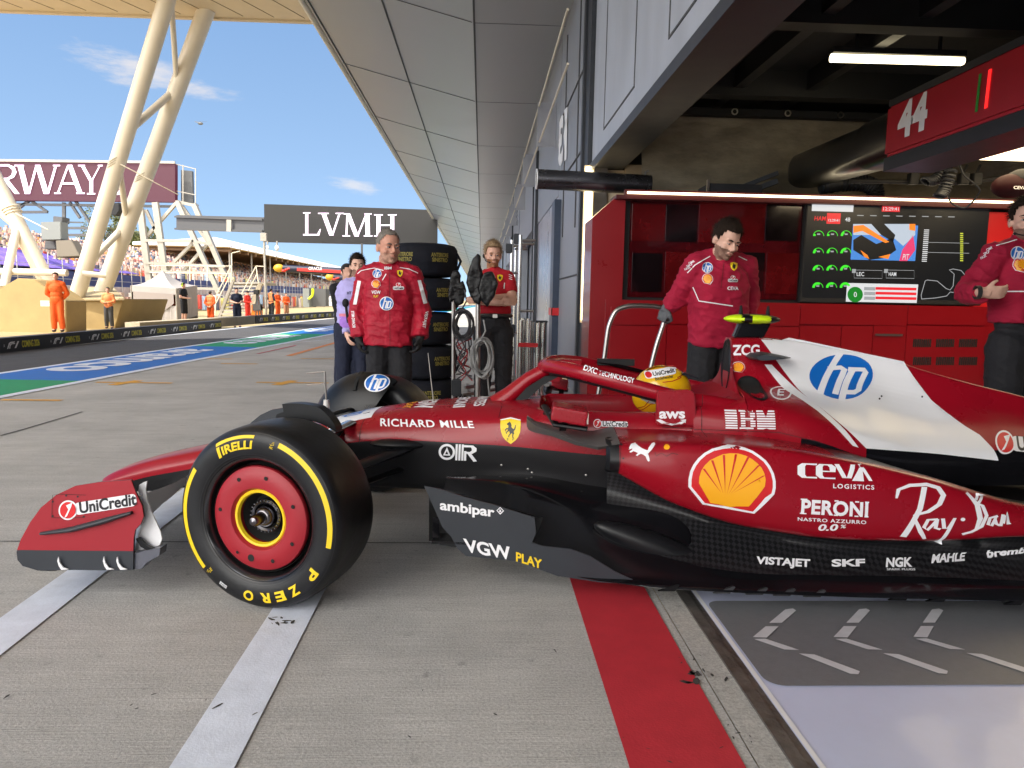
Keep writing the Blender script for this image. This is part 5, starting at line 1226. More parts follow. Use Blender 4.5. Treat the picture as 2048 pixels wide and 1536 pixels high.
for x0, s in ((1704, 'LEC'), (1768, 'HAM')):
    spoly('name_box', [stroke2d([(x0+4, 540), (x0+60, 541), (x0+60, 557), (x0+4, 556), (x0+4, 540)], .8)], E_GR, 2); srect('name_box', x0, 538, x0+7, 546, E_GR, 3); stext(s, x0+9, 552, x0+24, 8, E_W)
srect('status_panel', 1694, 566, 1833, 606, E_W, 2)
v, f = disc2d(1710, 589, 15.5, 28); spoly('status_disc', [(v, f)], E_DG, 3); stext('0', 1707, 594, 1713, 10, E_W, 5)
for k in range(3): srect('status_bar', 1751, 574+k*9.5, 1832, 581+k*9.5, E_R, 3); srect('status_bar', 1728, 574+k*9.5, 1750, 581+k*9.5, E_GR, 3)
srect('status_line', 1728, 603, 1832, 605, E_BG, 3)
for k in range(8): srect('menu_word', 1714+k*26, 430+k*.4, 1727+k*26, 432+k*.4, E_GR, 2)
# things on top of the cabinets
duct = thing('flexible_duct', 'grey flexible air duct lying on the red cabinet wall', 'duct', Wc(1700, 380, YC+.2))
pts = [Wc(1640, 372, YC+.25), Wc(1690, 366, YC+.22), Wc(1725, 366, YC+.2), Wc(1748, 376, YC+.2), Wc(1752, 395, YC+.2)]
mb = MB(); sm_ = [Vector(p) for p in catmull(pts, 10)]; mb.tube(sm_, [.075+.010*(i % 2) for i in range(len(sm_))], 14); part('hose', mb, M_DARK, duct)
for p0, p1, lab in (((1418, 366), (1525, 384), 'black flat equipment case lying on the red cabinet wall'),):
    t = thing('equipment_case', lab, 'case', Wc(1470, 384, YC+.2)); mb = MB(); a = Wc(*p0, YC+.1); b_ = Wc(*p1, YC+.1); mb.mm((a.x, YC+.1, la.z+.031), (b_.x, YC+.45, a.z)); o = part('lid', mb, M_DARK, t, smooth=False, bevel=.01); mb = MB(); mb.mm((a.x-.02, YC+.08, la.z+.03), (a.x, YC+.12, a.z+.03)); part('bracket', mb, M_STEEL, t, smooth=False)
# black bar behind with clamps, coiled hoses
bar = thing('hose_rail', 'black horizontal rail with clamps holding coiled hoses above the cabinets', 'rail', Wc(1860, 360, YC-.2))
mb = MB(); mb.tube([Wc(1700, 362, YC-.2), Wc(1930, 366, YC-.2), Wc(2060, 346, YC-.2)], .02, 10); part('rail', mb, M_BLACK, bar)
for cx in (1826, 1926, 1952):
    mb = MB(); p = Wc(cx, 358, YC-.24); mb.box(p, (.08, .07, .10)); mb.tube([p+Vector((0, 0, .05)), p+Vector((.03, 0, .13))], .012, 8); part('clamp', mb, M_BLACK, bar, smooth=False, bevel=.01)
def coil(label, A, B, r, turns):
    t = thing('coiled_hose', label, 'hose', A, 'coiled air hoses under the red gantry'); pts = []; d = B-A; n_ = turns*14; sag = Vector((0, 0, -.08))
    ex = d.normalized().cross(Vector((0, 1, 0))).normalized(); ey = d.normalized().cross(ex)
    for i in range(n_+1):
        k = i/n_; a = 2*math.pi*turns*k; pts.append(A+d*k+sag*math.sin(math.pi*k)+ex*math.cos(a)*r+ey*math.sin(a)*r)
    mb = MB(); mb.tube(pts, .011, 6); part('coil', mb, M_DARK, t); return t
coil('dark coiled hose hanging steeply under the red gantry', Wc(1908, 318, YC-.4), Wc(1878, 392, YC-.4), .045, 12)
coil('dark coiled hose sagging leftwards under the red gantry', Wc(1905, 312, YC-.3), Wc(1850, 362, YC-.3), .045, 13)
cb_ = thing('loose_cable', 'thin dark cable looping down over the strip light', 'cable', Wc(1930, 330, YC-.35))
mb = MB(); mb.tube([Vector(p) for p in catmull([Wc(1915, 315, YC-.35), Wc(1928, 350, YC-.35), Wc(1960, 380, YC-.3), Wc(1932, 415, YC-.2), Wc(1900, 402, YC-.2), Wc(1890, 330, YC-.35)], 8)], .008, 6); part('cable', mb, M_DARK, cb_)
# ---- overhead boom of the red gantry (44)
BX = 3.0
def BP(px, py): return atX(px, py, BX)
y_end = BP(1770, 266).y; y_near = .6; zt_ = BP(2048, 85).z; zb_ = BP(2048, 215).z
boom = thing('overhead_gantry', 'red overhead equipment gantry numbered 44 with a black rounded tip', 'gantry', (BX, y_end, zb_))
mb = MB(); mb.mm((BX, y_near, zb_), (BX+.42, y_end, zt_)); part('red_shell', mb, mat('gantry_red', (.36, .010, .022), .35, coat=.2, var=.05, vscale=2), boom, smooth=False, bevel=.02)
mb = MB(); mb.mm((BX+.02, y_near, zb_-.10), (BX+.40, y_end+.02, zb_-.002)); mb.mm((BX+.015, y_near+.02, zt_+.002), (BX+.40, y_end, zt_+.05)); part('under_tray', mb, M_DARK, boom, smooth=False)
mb = MB(); rows = []
for y, z0, z1, w_ in ((y_end+.005, zb_-.01, zt_+.01, .40), (y_end+.45, zb_-.01, zt_+.01, .40), (y_end+.46, zb_, zt_-.005, .38), (7.15, zb_+.05, zt_+.02, .34), (7.25, zb_+.08, zt_, .28)):
    c = BX+.21; cz = (z0+z1)/2; row = []
    for k in range(36):
        a = 2*math.pi*k/36; q = 3.2; cx = abs(math.cos(a))**(2/q)*(1 if math.cos(a) > 0 else -1); sz = abs(math.sin(a))**(2/q)*(1 if math.sin(a) > 0 else -1); row.append((c+cx*w_/2, y, cz+sz*(z1-z0)/2))
    rows.append(row)
mb.grid(rows, close=True); mb.sheet(rows[-1]); part('black_tip', mb, mat('black_satin', (.012, .0115, .011), .30, coat=.15, var=.2, vscale=4), boom, angle=40)
mb = MB(); mb.beam((BX-.05, 7.2, zb_+.12), (BX-.42, 7.35, zb_-.02), .05); mb.beam((BX-.05, 7.2, zb_+.20), (BX-.45, 7.35, zb_+.04), .04); part('strut', mb, M_DARK, boom, smooth=False)
nx = Vector((-1, 0, 0)); v, f, _ = text2d('44', .045)
mb = MB(); pA = BP(1794, 281); pB = BP(1852, 268); hz = BP(1797, 209).z-pA.z
mb.add([(BX-.003, pA.y+(pB.y-pA.y)*a, pA.z+(0)*a+hz*b_) for a, b_ in v], f); part('number', mb, M_WHITE, boom, smooth=False)
for x0, col in ((1950, (.02, .25, .03)), (1969, (.75, .01, .01))):
    a = BP(x0, 232 if x0 == 1950 else 222); b_ = BP(x0+13, 150); mb = MB(); sl = (b_.y-a.y)*.25
    mb.sheet([(BX-.004, a.y, zb_+.075), (BX-.004, b_.y, zb_+.075), (BX-.004, b_.y+sl, zt_-.065), (BX-.004, a.y+sl, zt_-.065)]); part('stripe', mb, mat('stripe_%d' % x0, col, .4, emit=.4 if x0 == 1969 else 0, ecol=(1, .02, .02)), boom, smooth=False)
# light panel under the ceiling at the right
pa = atY(1936, 303, 6.2); pb = atY(2080, 250, 5.2)
lp = thing('light_panel', 'bright warm flat light panel under the red gantry at the right edge', 'light', (pa.x, 6, pa.z))
mb = MB(); mb.mm((BX+.75, 4.2, 2.50), (BX+2.6, 6.2, 2.53)); part('diffuser', mb, mat('panel_led', (1, .9, .7), .4, emit=1.6, ecol=(1, .80, .50)), lp, smooth=False)
mb = MB(); mb.mm((BX+.72, 4.17, 2.532), (BX+2.63, 6.23, 2.60)); part('frame', mb, M_BLACK, lp, smooth=False)
# helmet shaped red case at the right edge, on the rail
t = thing('red_equipment_pod', 'dark red rounded pod with black top hanging at the right edge', 'pod', atY(2020, 380, 6.0))
mb = MB(); p = atY(2022, 372, 6.0); mb.ball(p, (.15, .14, .10), 20); part('shell', mb, mat('dark_red_pod', (.02, .001, .002), .6, spec=.2), t); mb = MB(); mb.ball(p+Vector((.08, -.02, .05)), (.13, .145, .09), 16); part('cap', mb, M_BLACK, t)
sheet_text(t, 'lettering', 'CEVA', p+Vector((-.09, -.15, -.05)), p+Vector((.02, -.15, -.05)), .025, M_WHITE)
# exhaust style steel pipe poking out past the door
pa = atY(1073, 358, 7.35); pb = atY(1300, 384, 7.35); pb.z = pa.z-.03
t = thing('extraction_pipe', 'large dark steel pipe sticking out beside the garage door', 'pipe', pa)
mb = MB(); mb.tube([pa, pb], .098, 40, caps=False); mb.tube([pa+Vector((.004, 0, 0)), pb], .088, 40, caps=False); part('tube', mb, mat('gunmetal', (.10, .10, .11), .25, .9, var=.15, vscale=8), t)
Mx = Matrix.Translation(pa) @ Matrix.Rotation(R(90), 4, 'Y')
mb = MB(); mb.lathe([(.088, .0), (.088, -.006), (.100, -.006), (.100, .006)], Mx, 40); part('rim', mb, M_WHITE, t)
mb = MB(); mb.lathe([(0, .25), (.087, .25)], Mx, 24); part('inside', mb, M_CDARK, t)
mb = MB(); mb.tube([pb+Vector((-.06, 0, .085)), pb+Vector((-.05, 0, .13)), pb+Vector((-.02, 0, .14))], .008, 6); part('hook', mb, M_STEEL, t)
# ---- push trolley handle the mechanic holds
YT = 5.0
tr = thing('push_trolley', 'bent grey tubular handle of a push trolley beside the mechanic', 'trolley', atY(1260, 790, YT)*1)
tr.location.z = 0
def hb(px, py, dy=0): return atY(px, py, YT+dy)
pts = [hb(1188, 850), hb(1195, 800), hb(1208, 720), hb(1217, 655), hb(1232, 622), hb(1258, 612), hb(1300, 612), hb(1326, 616), hb(1334, 626), hb(1328, 645), hb(1313, 690), hb(1300, 745), hb(1290, 830)]
mb = MB(); mb.tube([Vector(p) for p in catmull(pts, 6)], .017, 12); part('handle', mb, M_STEEL, tr)
mb = MB(); a = hb(1188, 850); b_ = hb(1290, 830); mb.mm((a.x-.05, YT-.35, .12), (b_.x+.4, YT+.35, .16)); part('deck', mb, M_DARK, tr, smooth=False)
mb = MB(); mb.tube([a, (a.x, YT, .14)], .017, 10); mb.tube([b_, (b_.x, YT, .14)], .017, 10); part('post', mb, M_STEEL, tr)
for dx in (.02, b_.x-a.x+.32):
    for dy in (-.3, .3):
        mb = MB(); mb.lathe([(0, -.018), (.05, -.018), (.06, -.01), (.06, .01), (.05, .018), (0, .018)], Matrix.Translation((a.x+dx, YT+dy, .06)) @ Matrix.Rotation(R(90), 4, 'X'), 20); part('wheel', mb, M_BLACK, tr)
# small hi-vis bottle by the door
t = thing('hi_vis_marker', 'small black post with two neon yellow labels by the door track', 'marker', atY(1178, 790, 8.0)*1); t.location.z = 0
p = atY(1178, 770, 8.0); mb = MB(); mb.mm((p.x-.07, 7.97, 0), (p.x+.08, 8.05, 1.0)); part('post', mb, M_BLACK, t, smooth=False, bevel=.01)
for x0 in (1172, 1179):
    a = atY(x0, 757, 7.96); b_ = atY(x0+5, 770, 7.96); mb = MB(); mb.mm((a.x, 7.958, b_.z), (b_.x, 7.966, a.z)); part('label', mb, M_NEON, t, smooth=False)
# ================================================================ PEOPLE
def skin(name, c): return mat(name, c, .5, var=.10, vscale=22, bump=.10, bscale=160, spec=.4)
SK1 = skin('skin_tanned', (.68, .41, .31)); SK2 = skin('skin_fair', (.60, .34, .25)); SK3 = skin('skin_ruddy', (.55, .27, .19))
def cloth(name, c, rough=.75, b=.35, sc=26): return mat(name, c, rough, var=.14, vscale=7, bump=b, bscale=sc, spec=.3)
C_JRED = cloth('red_quilted_jacket', (.37, .007, .026), .55, .45, 30); C_RED = cloth('red_fleece', (.33, .008, .035), .8); C_POLO = cloth('red_polo_cloth', (.40, .010, .020), .8)
C_BLK = cloth('black_cloth', (.016, .016, .019), .8); C_NAVY = cloth('navy_cloth', (.014, .018, .038), .8); C_ORG = cloth('orange_overall', (.72, .10, .015), .7); C_ORG2 = cloth('orange_vest', (.78, .26, .10), .7)
C_LIL = cloth('lilac_bib', (.42, .38, .72), .6); C_BLUE = cloth('pale_blue_shirt', (.20, .28, .48), .7); C_GREY = cloth('dark_grey_cloth', (.07, .07, .075)); C_GREEN = cloth('green_overall', (.02, .38, .28), .7); C_WHT = cloth('white_cloth', (.72, .72, .72), .7)
C_SHOE = mat('black_shoe', (.02, .02, .02), .5); C_GLOVE = cloth('black_glove', (.014, .014, .015), .7, .2); C_GLOVEG = cloth('grey_glove', (.10, .105, .115), .7, .2)
H_GREY = mat('grey_hair', (.20, .175, .15), .7, var=.4, vscale=90, bump=.5, bscale=240, stretch=(1, 1, .2)); H_DARK = mat('dark_hair', (.020, .012, .008), .75, var=.4, vscale=90, bump=.5, bscale=240, stretch=(1, 1, .2), spec=.15); H_SAND = mat('sandy_hair', (.26, .17, .09), .7, var=.4, vscale=90, bump=.5, bscale=240, stretch=(1, 1, .2)); H_BLK = mat('black_hair', (.014, .011, .010), .6, var=.3, vscale=90, bump=.5, bscale=240)
M_EYEW = mat('eye_white', (.42, .37, .34), .4); M_IRIS = mat('iris', (.03, .03, .035), .2); M_LIP = mat('lips', (.36, .14, .11), .5)
def beard_mat(name, c): return mat(name, c, .75, var=.35, vscale=120, bump=.3, bscale=260)
BD_GREY = beard_mat('grey_stubble', (.44, .245, .175)); BD_DARK = beard_mat('dark_beard', (.24, .135, .095)); BD_GING = beard_mat('ginger_beard', (.34, .15, .07))

def frame(d, ref):
    d = d.normalized(); w_ = ref-d*ref.dot(d); w_.normalize(); return d, w_, d.cross(w_)
def add_hand(mb, wrist, d, thumb, curl=.5, k=1.0, side=1, rad=1.0):
    """palm, four bent fingers and a thumb; d along the hand, thumb = direction of the thumb side."""
    d, t, n = frame(d, thumb); n = n*side
    mb.ball(wrist+d*.045*k, (.040*k*rad, .021*k*rad, .056*k), 10, 0, Matrix((t, n, d)).transposed())
    mb.tube([wrist-d*.02*k, wrist+d*.03*k], [.027*k*rad, .030*k*rad], 8)
    for i, L in enumerate((.066, .076, .070, .054)):
        p = wrist+d*.088*k+t*(.029-.0195*i)*k; a = curl*.45; pts = [p-d*.03*k, p]
        for s_ in (.45, .32, .25):
            a += curl*.5; dr = d*math.cos(a)+n*math.sin(a); p = p+dr*L*s_*k*1.12; pts.append(p)
        mb.tube(pts, [.0095*k*rad, .0098*k*rad, .0090*k*rad, .0082*k*rad, .0070*k*rad], 7)
    p = wrist+d*.022*k+t*.026*k; dr = (t*.75+d*.7+n*.25).normalized(); q = p+dr*.042*k; dr2 = (t*.25+d*.85+n*(.3+.4*curl)).normalized()
    mb.tube([p, q, q+dr2*.03*k], [.0135*k*rad, .0115*k*rad, .0085*k*rad], 7)
def stand(x, y, z, H, yaw, arms='down', legs=.10):
    """joints of a standing figure; yaw 0 faces the viewer (-y), positive turns to the right of the picture."""
    s = H/1.8; J = {}
    c, q = math.cos(R(yaw)), math.sin(R(yaw))
    def W(a, b_, h): return Vector((x+(a*c-b_*q)*s, y+(a*q+b_*c)*s, z+h*s))
    J['s'] = s; J['W'] = W; J['yaw'] = yaw
    J['fw'] = Vector((q, -c, 0)); J['rt'] = Vector((c, q, 0))
    J['pel'] = W(0, 0, .97); J['chest'] = W(0, -.005, 1.32); J['neck'] = W(0, .01, 1.50); J['head'] = W(0, -.015, 1.675)
    for n, k in (('a', -1), ('b', 1)):
        J['sh'+n] = W(.175*k, .01, 1.455); J['hip'+n] = W(.09*k, 0, .93); J['kn'+n] = W(legs*k, -.02, .50); J['an'+n] = W((legs+.01)*k, .03, .085)
        if arms == 'down': J['el'+n] = W(.235*k, .03, 1.16); J['wr'+n] = W(.255*k, -.03, .90)
        elif arms == 'back': J['el'+n] = W(.27*k, .08, 1.17); J['wr'+n] = W(.08*k, .17, .98)
        elif arms == 'front': J['el'+n] = W(.25*k, .0, 1.17); J['wr'+n] = W(.05*k, -.24, 1.12)
        elif arms == 'cross': J['el'+n] = W(.255*k, -.06, 1.16); J['wr'+n] = W(-.13*k, -.235+.045*k, 1.165-.012*k)
    J['hd'+'a'] = J['hdb'] = None
    return J
def human(label, J, o):
    """o: dictionary of clothes; returns (root, parts)."""
    s = J['s']; loc = Vector((J['pel'].x, J['pel'].y, min(J['ana'].z, J['anb'].z)-.085*s)); vox = o.get('vox', .0085); hero = vox < .012; nr = 10 if hero else 7
    root = thing('person', label, 'person', loc, o.get('group')); P = {}
    hy = o.get('head_yaw', J['yaw']); hp_ = o.get('head_pitch', 0); hr_ = o.get('head_roll', 0)
    HM = Matrix.Rotation(R(hy), 3, 'Z') @ Matrix.Rotation(R(hp_), 3, 'X') @ Matrix.Rotation(R(hr_), 3, 'Y')      # head frame: -y ahead
    hs = s*o.get('head_scale', 1.0); hc = J['head']
    def HW(a, b_, h): return hc+HM@Vector((a, b_, h))*hs
    up_dir = (J['neck']-J['pel']).normalized(); rt = J['rt']; fwd = rt.cross(up_dir)*-1 if False else up_dir.cross(rt)*-1
    TM = Matrix((rt, -fwd if fwd.dot(J['fw']) > 0 else fwd, up_dir)).transposed()
    bulk = o.get('bulk', 0.0); fat = o.get('fat', 1.0)
    def torso(mb, g, tuck=False):
        if not tuck: mb.ball(J['pel'], ((.160*fat+g)*s, (.112*fat+g)*s, .13*s), 16, 0, TM)
        mb.ball(J['pel'].lerp(J['neck'], .30), ((.150*fat+g)*s, (.108*fat+g)*s, .15*s), 16, 0, TM)
        mb.ball(J['chest'], ((.172*(1+(fat-1)*.5)+g)*s, (.115*(1+(fat-1)*.6)+g)*s, .19*s), 16, 0, TM)
        mb.tube([J['sha'].lerp(J['shb'], -.02), J['sha'].lerp(J['shb'], .5)+up_dir*.03*s, J['sha'].lerp(J['shb'], 1.02)], [(.060+g)*s, (.078+g)*s, (.060+g)*s], 12)
    def arm_(mb, n, g, r=(.056, .047, .044, .031), upto=1.0):
        w_ = J['el'+n].lerp(J['wr'+n], upto)
        mb.tube([J['sh'+n], J['sh'+n].lerp(J['el'+n], .5), J['el'+n]], [(r[0]+g)*s, (r[0]*.95+g)*s, (r[1]+g)*s], 12); mb.ball(J['el'+n], (r[1]+g)*s, 10); mb.tube([J['el'+n], J['el'+n].lerp(w_, .3), w_], [(r[1]+g)*s, (r[2]+.004+g)*s, (r[3]+(r[2]-r[3])*(1-upto)+g)*s], 12); mb.ball(J['sh'+n], (r[0]+.006+g)*s, 12)
    def leg_(mb, n, g, r=(.088, .064, .058, .042), upto=1.0):
        a_ = J['kn'+n].lerp(J['an'+n], upto)
        mb.tube([J['hip'+n], J['kn'+n]], [(r[0]+g)*s, (r[1]+g)*s], 12); mb.ball(J['kn'+n], (r[1]+g)*s, 10); mb.tube([J['kn'+n], J['kn'+n].lerp(a_, .35), a_], [(r[1]+g)*s, (r[2]+g+.004)*s, (r[3]+(r[2]-r[3])*(1-upto)+g)*s], 12); mb.ball(J['hip'+n], (r[0]+g)*s, 12)
    def hand_(mb, n, rad):
        k = -1 if n == 'a' else 1
        d = o.get('hd'+n) or (J['wr'+n]-J['el'+n]); th = o.get('th'+n) or (J['fw']+rt*(-k)*.2); add_hand(mb, J['wr'+n], Vector(d), Vector(th), o.get('curl'+n, o.get('curl', .55)), s*1.0, o.get('hs'+n, k), rad)
    # ---- the body: one continuous skin from head to feet
    mb = MB(); torso(mb, -.012)
    for n in 'ab': arm_(mb, n, 0); leg_(mb, n, -.004); hand_(mb, n, 1.0); mb.tube([J['an'+n], J['an'+n]+J['fw']*.14*s-Vector((0, 0, .05*s))], [.04*s, .03*s], 8)
    mb.tube([J['neck']-up_dir*.06*s, HW(0, .02, -.06)], [.064*s*o.get('neck_r', 1), .055*s*o.get('neck_r', 1)], 12)
    mb.ball(HW(0, .012, .032), (.0745*hs, .094*hs, .088*hs), 20, 0, HM); mb.ball(HW(0, -.012, -.03), (.064*hs, .076*hs, .075*hs), 16, 0, HM)
    jw = o.get('jaw', 1.0); mb.ball(HW(0, -.030, -.075), (.050*hs*jw, .048*hs, .040*hs), 14, 0, HM); mb.ball(HW(0, -.066, -.098), (.022*hs*jw, .018*hs, .016*hs), 10, 0, HM)
    if hero:
        mb.tube([HW(0, -.083, .012), HW(0, -.099, -.014), HW(0, -.112, -.034)], [.008*hs, .0095*hs, .0125*hs], 10); mb.ball(HW(.011, -.096, -.038), .0085*hs, 8); mb.ball(HW(-.011, -.096, -.038), .0085*hs, 8)
        for k in (-1, 1):
            mb.ball(HW(.034*k, -.078, .018), (.024*hs, .010*hs, .0085*hs), 10, 0, HM); mb.ball(HW(.040*k, -.058, -.030), (.024*hs, .022*hs, .022*hs), 10, 0, HM)
            mb.ball(HW(.077*k, .012, -.010), (.010*hs, .020*hs, .032*hs), 10, 0, HM @ Matrix.Rotation(R(-14*k), 3, 'Z'))
        mb.ball(HW(0, -.083, -.066), (.024*hs, .012*hs, .012*hs), 10, 0, HM)
    else:
        mb.tube([HW(0, -.085, .01), HW(0, -.104, -.032)], [.008*hs, .013*hs], 6)
        for k in (-1, 1): mb.ball(HW(.077*k, .012, -.008), (.012*hs, .022*hs, .032*hs), 8, 0, HM)
    bmats = [o['skin']]+([o['beard']] if o.get('beard') else [])
    me = remesh(mb, 'body', o.get('bvox', min(vox, .0065) if hero else vox*.8), 2 if hero else 1, mats=bmats)
    HMi = HM.inverted()
    if o.get('beard'):
        lim = o.get('beard_top', -.040)
        for p in me.polygons:
            q = (HMi@(p.center-hc))/hs
            if -.125 < q.z < lim-max(0, abs(q.x)-.02)*-.55 and q.y < .012 and not (q.z > -.066 and q.z < -.050 and abs(q.x) < .018) and q.z < lim and not (q.y < -.095 and q.z > -.045): p.material_index = 1
    P['body'] = link('body', me, root)
    # face
    if hero:
        for k in (-1, 1):
            mb = MB(); mb.ball(HW(.031*k, -.0745, -.001), (.0135*hs, .0112*hs, .0058*hs), 10, 0, HM); e = part('eye', mb, M_EYEW, P['body'])
            g = o.get('gaze', 0)*.004; mb = MB(); mb.ball(HW(.031*k+g, -.0815, -.001), (.0062*hs, .0055*hs, .0060*hs), 8, 0, HM); part('iris', mb, M_IRIS, e)
            mb = MB(); mb.tube([HW(.014*k, -.0905, .0185), HW(.032*k, -.0905, .0245), HW(.052*k, -.076, .019)], [.0035*hs, .0042*hs, .0022*hs], 6, sx=1.2); part('eyebrow', mb, o.get('brow', o['hair']), P['body'])
            mb = MB(); mb.tube([HW(.016*k, -.083, .004), HW(.031*k, -.089, .0072), HW(.046*k, -.079, .004)], .0024*hs, 5); part('eyelid', mb, o['skin'], P['body'])
        mb = MB(); mb.tube([HW(-.024, -.086, -.0625), HW(0, -.0975, -.0600), HW(.024, -.086, -.0625)], [.002*hs, .0042*hs, .002*hs], 6, sx=1.3); part('mouth', mb, M_LIP, P['body'])
    # hair
    if o.get('hair'):
        hl = o.get('hairline', .075); th = o.get('hair_th', .008); mb = MB(); b2 = MB(); N_ = 40 if hero else 18
        b2.ball((0, 0, 0), (1, 1, 1), N_)
        low = o.get('hair_low', -.03)
        for f in b2.f:
            c = sum((Vector(b2.v[i]) for i in f), Vector())/len(f); y = c.y*.096+.012; z = c.z*.092+.030
            lim = hl if y < -.045 else (hl+(low-hl)*min(1, (y+.045)/.055) if y < .010 else low-(y-.01)*.55)
            if z > lim:
                mb.f.append(f); mb.m.append(0)
        used = sorted({i for f in mb.f for i in f}); mp_ = {i: k for k, i in enumerate(used)}; hv = []
        for i in used:
            v = Vector(b2.v[i]); nn = noise.noise(v*5+Vector((hc.x*3, 0, 0)))*.35+noise.noise(v*14)*.3 if hero else 0
            r_ = 1+th/.085*(1+nn)*(.35+.65*max(0, min(1, (v.z+.3)*1.4))); q = o.get('quiff', 0)*max(0, v.z)*max(0, -v.y)
            hv.append(HW(v.x*.0755*r_, v.y*.0955*r_+.012-q*.5, v.z*.090*r_+.031+q))
        mb.v = hv; mb.f = [tuple(mp_[i] for i in f) for f in mb.f]; P['hair'] = part('hair', mb, o['hair'], root, fixn=False)
        if hero:                                                     # short tufts that break the outline
            rh = random.Random(int(hc.x*1000)); hme = P['hair'].data; tb = MB()
            for vv in hme.vertices:
                for _ in range(2):
                    if rh.random() < .75:
                        nn_ = vv.normal; nn_ = nn_ if (HMi@(vv.co-root.location*0)).length >= 0 else nn_
                        base = Vector(vv.co)+Vector((rh.uniform(-1, 1), rh.uniform(-1, 1), rh.uniform(-1, 1)))*.004; out_ = (base-(hc+HM@Vector((0, .01, .02)))).normalized()
                        dr = (out_*.55+HM@Vector((rh.uniform(-.5, .5), rh.uniform(-.1, .9), rh.uniform(-.5, .3)))).normalized(); L_ = th*rh.uniform(1.0, 1.9)+.004; sd_ = dr.orthogonal().normalized()*.0022
                        tb.add([base-sd_, base+sd_, base+dr*L_, base+dr.cross(sd_)], [(0, 1, 2), (1, 3, 2), (3, 0, 2)])
            part('hair_tufts', tb, o['hair'], P['hair'], smooth=False, fixn=False)
        bm = bmesh.new(); bm.from_mesh(P['hair'].data); bmesh.ops.solidify(bm, geom=bm.faces[:], thickness=.012*hs); bmesh.ops.recalc_face_normals(bm, faces=bm.faces); bm.to_mesh(P['hair'].data); bm.free()
    if o.get('cap'):
        mb = MB(); mb.ball(HW(0, .012, .045), (.083*hs, .103*hs, .082*hs), 16, 0, HM); mb.ball(HW(0, -.10, .045), (.06*hs, .07*hs, .010*hs), 10, 0, HM); P['cap'] = part('cap', mb, o['cap'], root)
    if o.get('ears'):
        mb = MB()
        for k in (-1, 1): mb.ball(HW(.092*k, .01, -.005), (.024*hs, .038*hs, .045*hs), 12, 0, HM)
        mb.tube([HW(.092*math.cos(R(t)), .01, .02+.105*math.sin(R(t))) for t in range(0, 181, 15)], .009*hs, 6); P['ears'] = part('ear_defenders', mb, o['ears'], root)
    # trousers
    lu = o.get('leg_upto', .97)
    mb = MB(); mb.ball(J['pel']-up_dir*.01*s, (.168*s*fat, .122*s*fat, .13*s), 14, 0, TM)
    for n in 'ab': leg_(mb, n, .016, o.get('leg_r', (.090, .072, .070, .060)), lu)
    P['trousers'] = link(o.get('leg_name', 'trousers'), remesh(mb, 'trousers', vox*1.2, 2, .006 if hero else .004, 11, o['legs'], seed=J['pel'].x, folds=1.0 if hero else 0), root)
    # shoes
    for n in 'ab':
        f = o.get('foot'+n) or J['fw']; b0 = Vector((J['an'+n].x, J['an'+n].y, J['an'+n].z-.085*s)); mb = MB(); FM = Matrix((f.cross(Vector((0, 0, 1))), f, Vector((0, 0, 1)))).transposed()
        mb.ball(b0+f*.055*s+Vector((0, 0, .038*s)), (.048*s, .135*s, .040*s), 12, 0, FM); mb.ball(b0-f*.03*s+Vector((0, 0, .06*s)), (.042*s, .06*s, .06*s), 10, 0, FM)
        for i, v in enumerate(mb.v): mb.v[i] = (v[0], v[1], max(v[2], b0.z))
        part('shoe', mb, o.get('shoes', C_SHOE), root)
    # top
    g = .014+bulk; su = o.get('sleeve', .97); mb = MB(); torso(mb, g, o.get('tuck'))
    hem = o.get('hem', .06)
    if o.get('boxy'):
        bw, bd = o['boxy']; rows = []; top_ = J['chest']+up_dir*.10*s; bot_ = J['pel']-up_dir*hem*s
        for k, (w_, d_) in enumerate(((.86, .82), (1, .96), (1.0, 1.0), (.99, 1.0), (.98, .98), (1.0, .98))):
            c_ = top_.lerp(bot_, k/5); rows.append([c_+TM@Vector((math.copysign(abs(math.cos(t))**.8, math.cos(t))*bw*w_*s, math.copysign(abs(math.sin(t))**.8, math.sin(t))*bd*d_*s, 0)) for t in np.linspace(0, 2*math.pi, 33)[:-1]])
        mb.grid(rows, close=True); mb.sheet(rows[0]); mb.sheet(rows[-1])
    else: mb.ball(J['pel']-up_dir*(hem-.10)*s, ((.163*fat+g)*s, (.117*fat+g)*s, .10*s), 16, 0, TM)
    sl = o.get('sleeve_len', 2)                                   # 2 = to the wrist, 1 = short sleeve
    for n in 'ab':
        if sl == 2: arm_(mb, n, g*.75, o.get('arm_r', (.060, .052, .050, .040)), su)
        else: mb.tube([J['sh'+n], J['sh'+n].lerp(J['el'+n], .72)], [.068*s, .064*s], 12); mb.ball(J['sh'+n], .068*s, 10)
    mb.tube([J['neck']-up_dir*.03*s, J['neck']+up_dir*o.get('collar', .035)*s], [(.078)*s, .068*s], 14)
    P['top'] = link(o.get('top_name', 'jacket'), remesh(mb, 'top', vox, 3, o.get('wrinkle', .007) if hero else .004, o.get('wscale', 12), o['top'], seed=J['pel'].x*3+1, folds=o.get('folds', .9) if hero else 0), root)
    if o.get('vest'):
        mb = MB(); torso(mb, g+.014); P['vest'] = link('vest', remesh(mb, 'vest', vox*1.2, 2, .004, 10, o['vest']), root)
    if o.get('gloves'):
        for n in 'ab':
            if n in o.get('glove_on', 'ab'):
                mb = MB(); hand_(mb, n, 1.22); w_ = J['wr'+n]; d_ = (J['el'+n]-w_).normalized(); mb.tube([w_+d_*.06*s, w_], [.045*s, .036*s], 10); P['glove'+n] = link('glove', remesh(mb, 'glove', .005 if hero else vox*.8, 1, mats=o['gloves']), root)
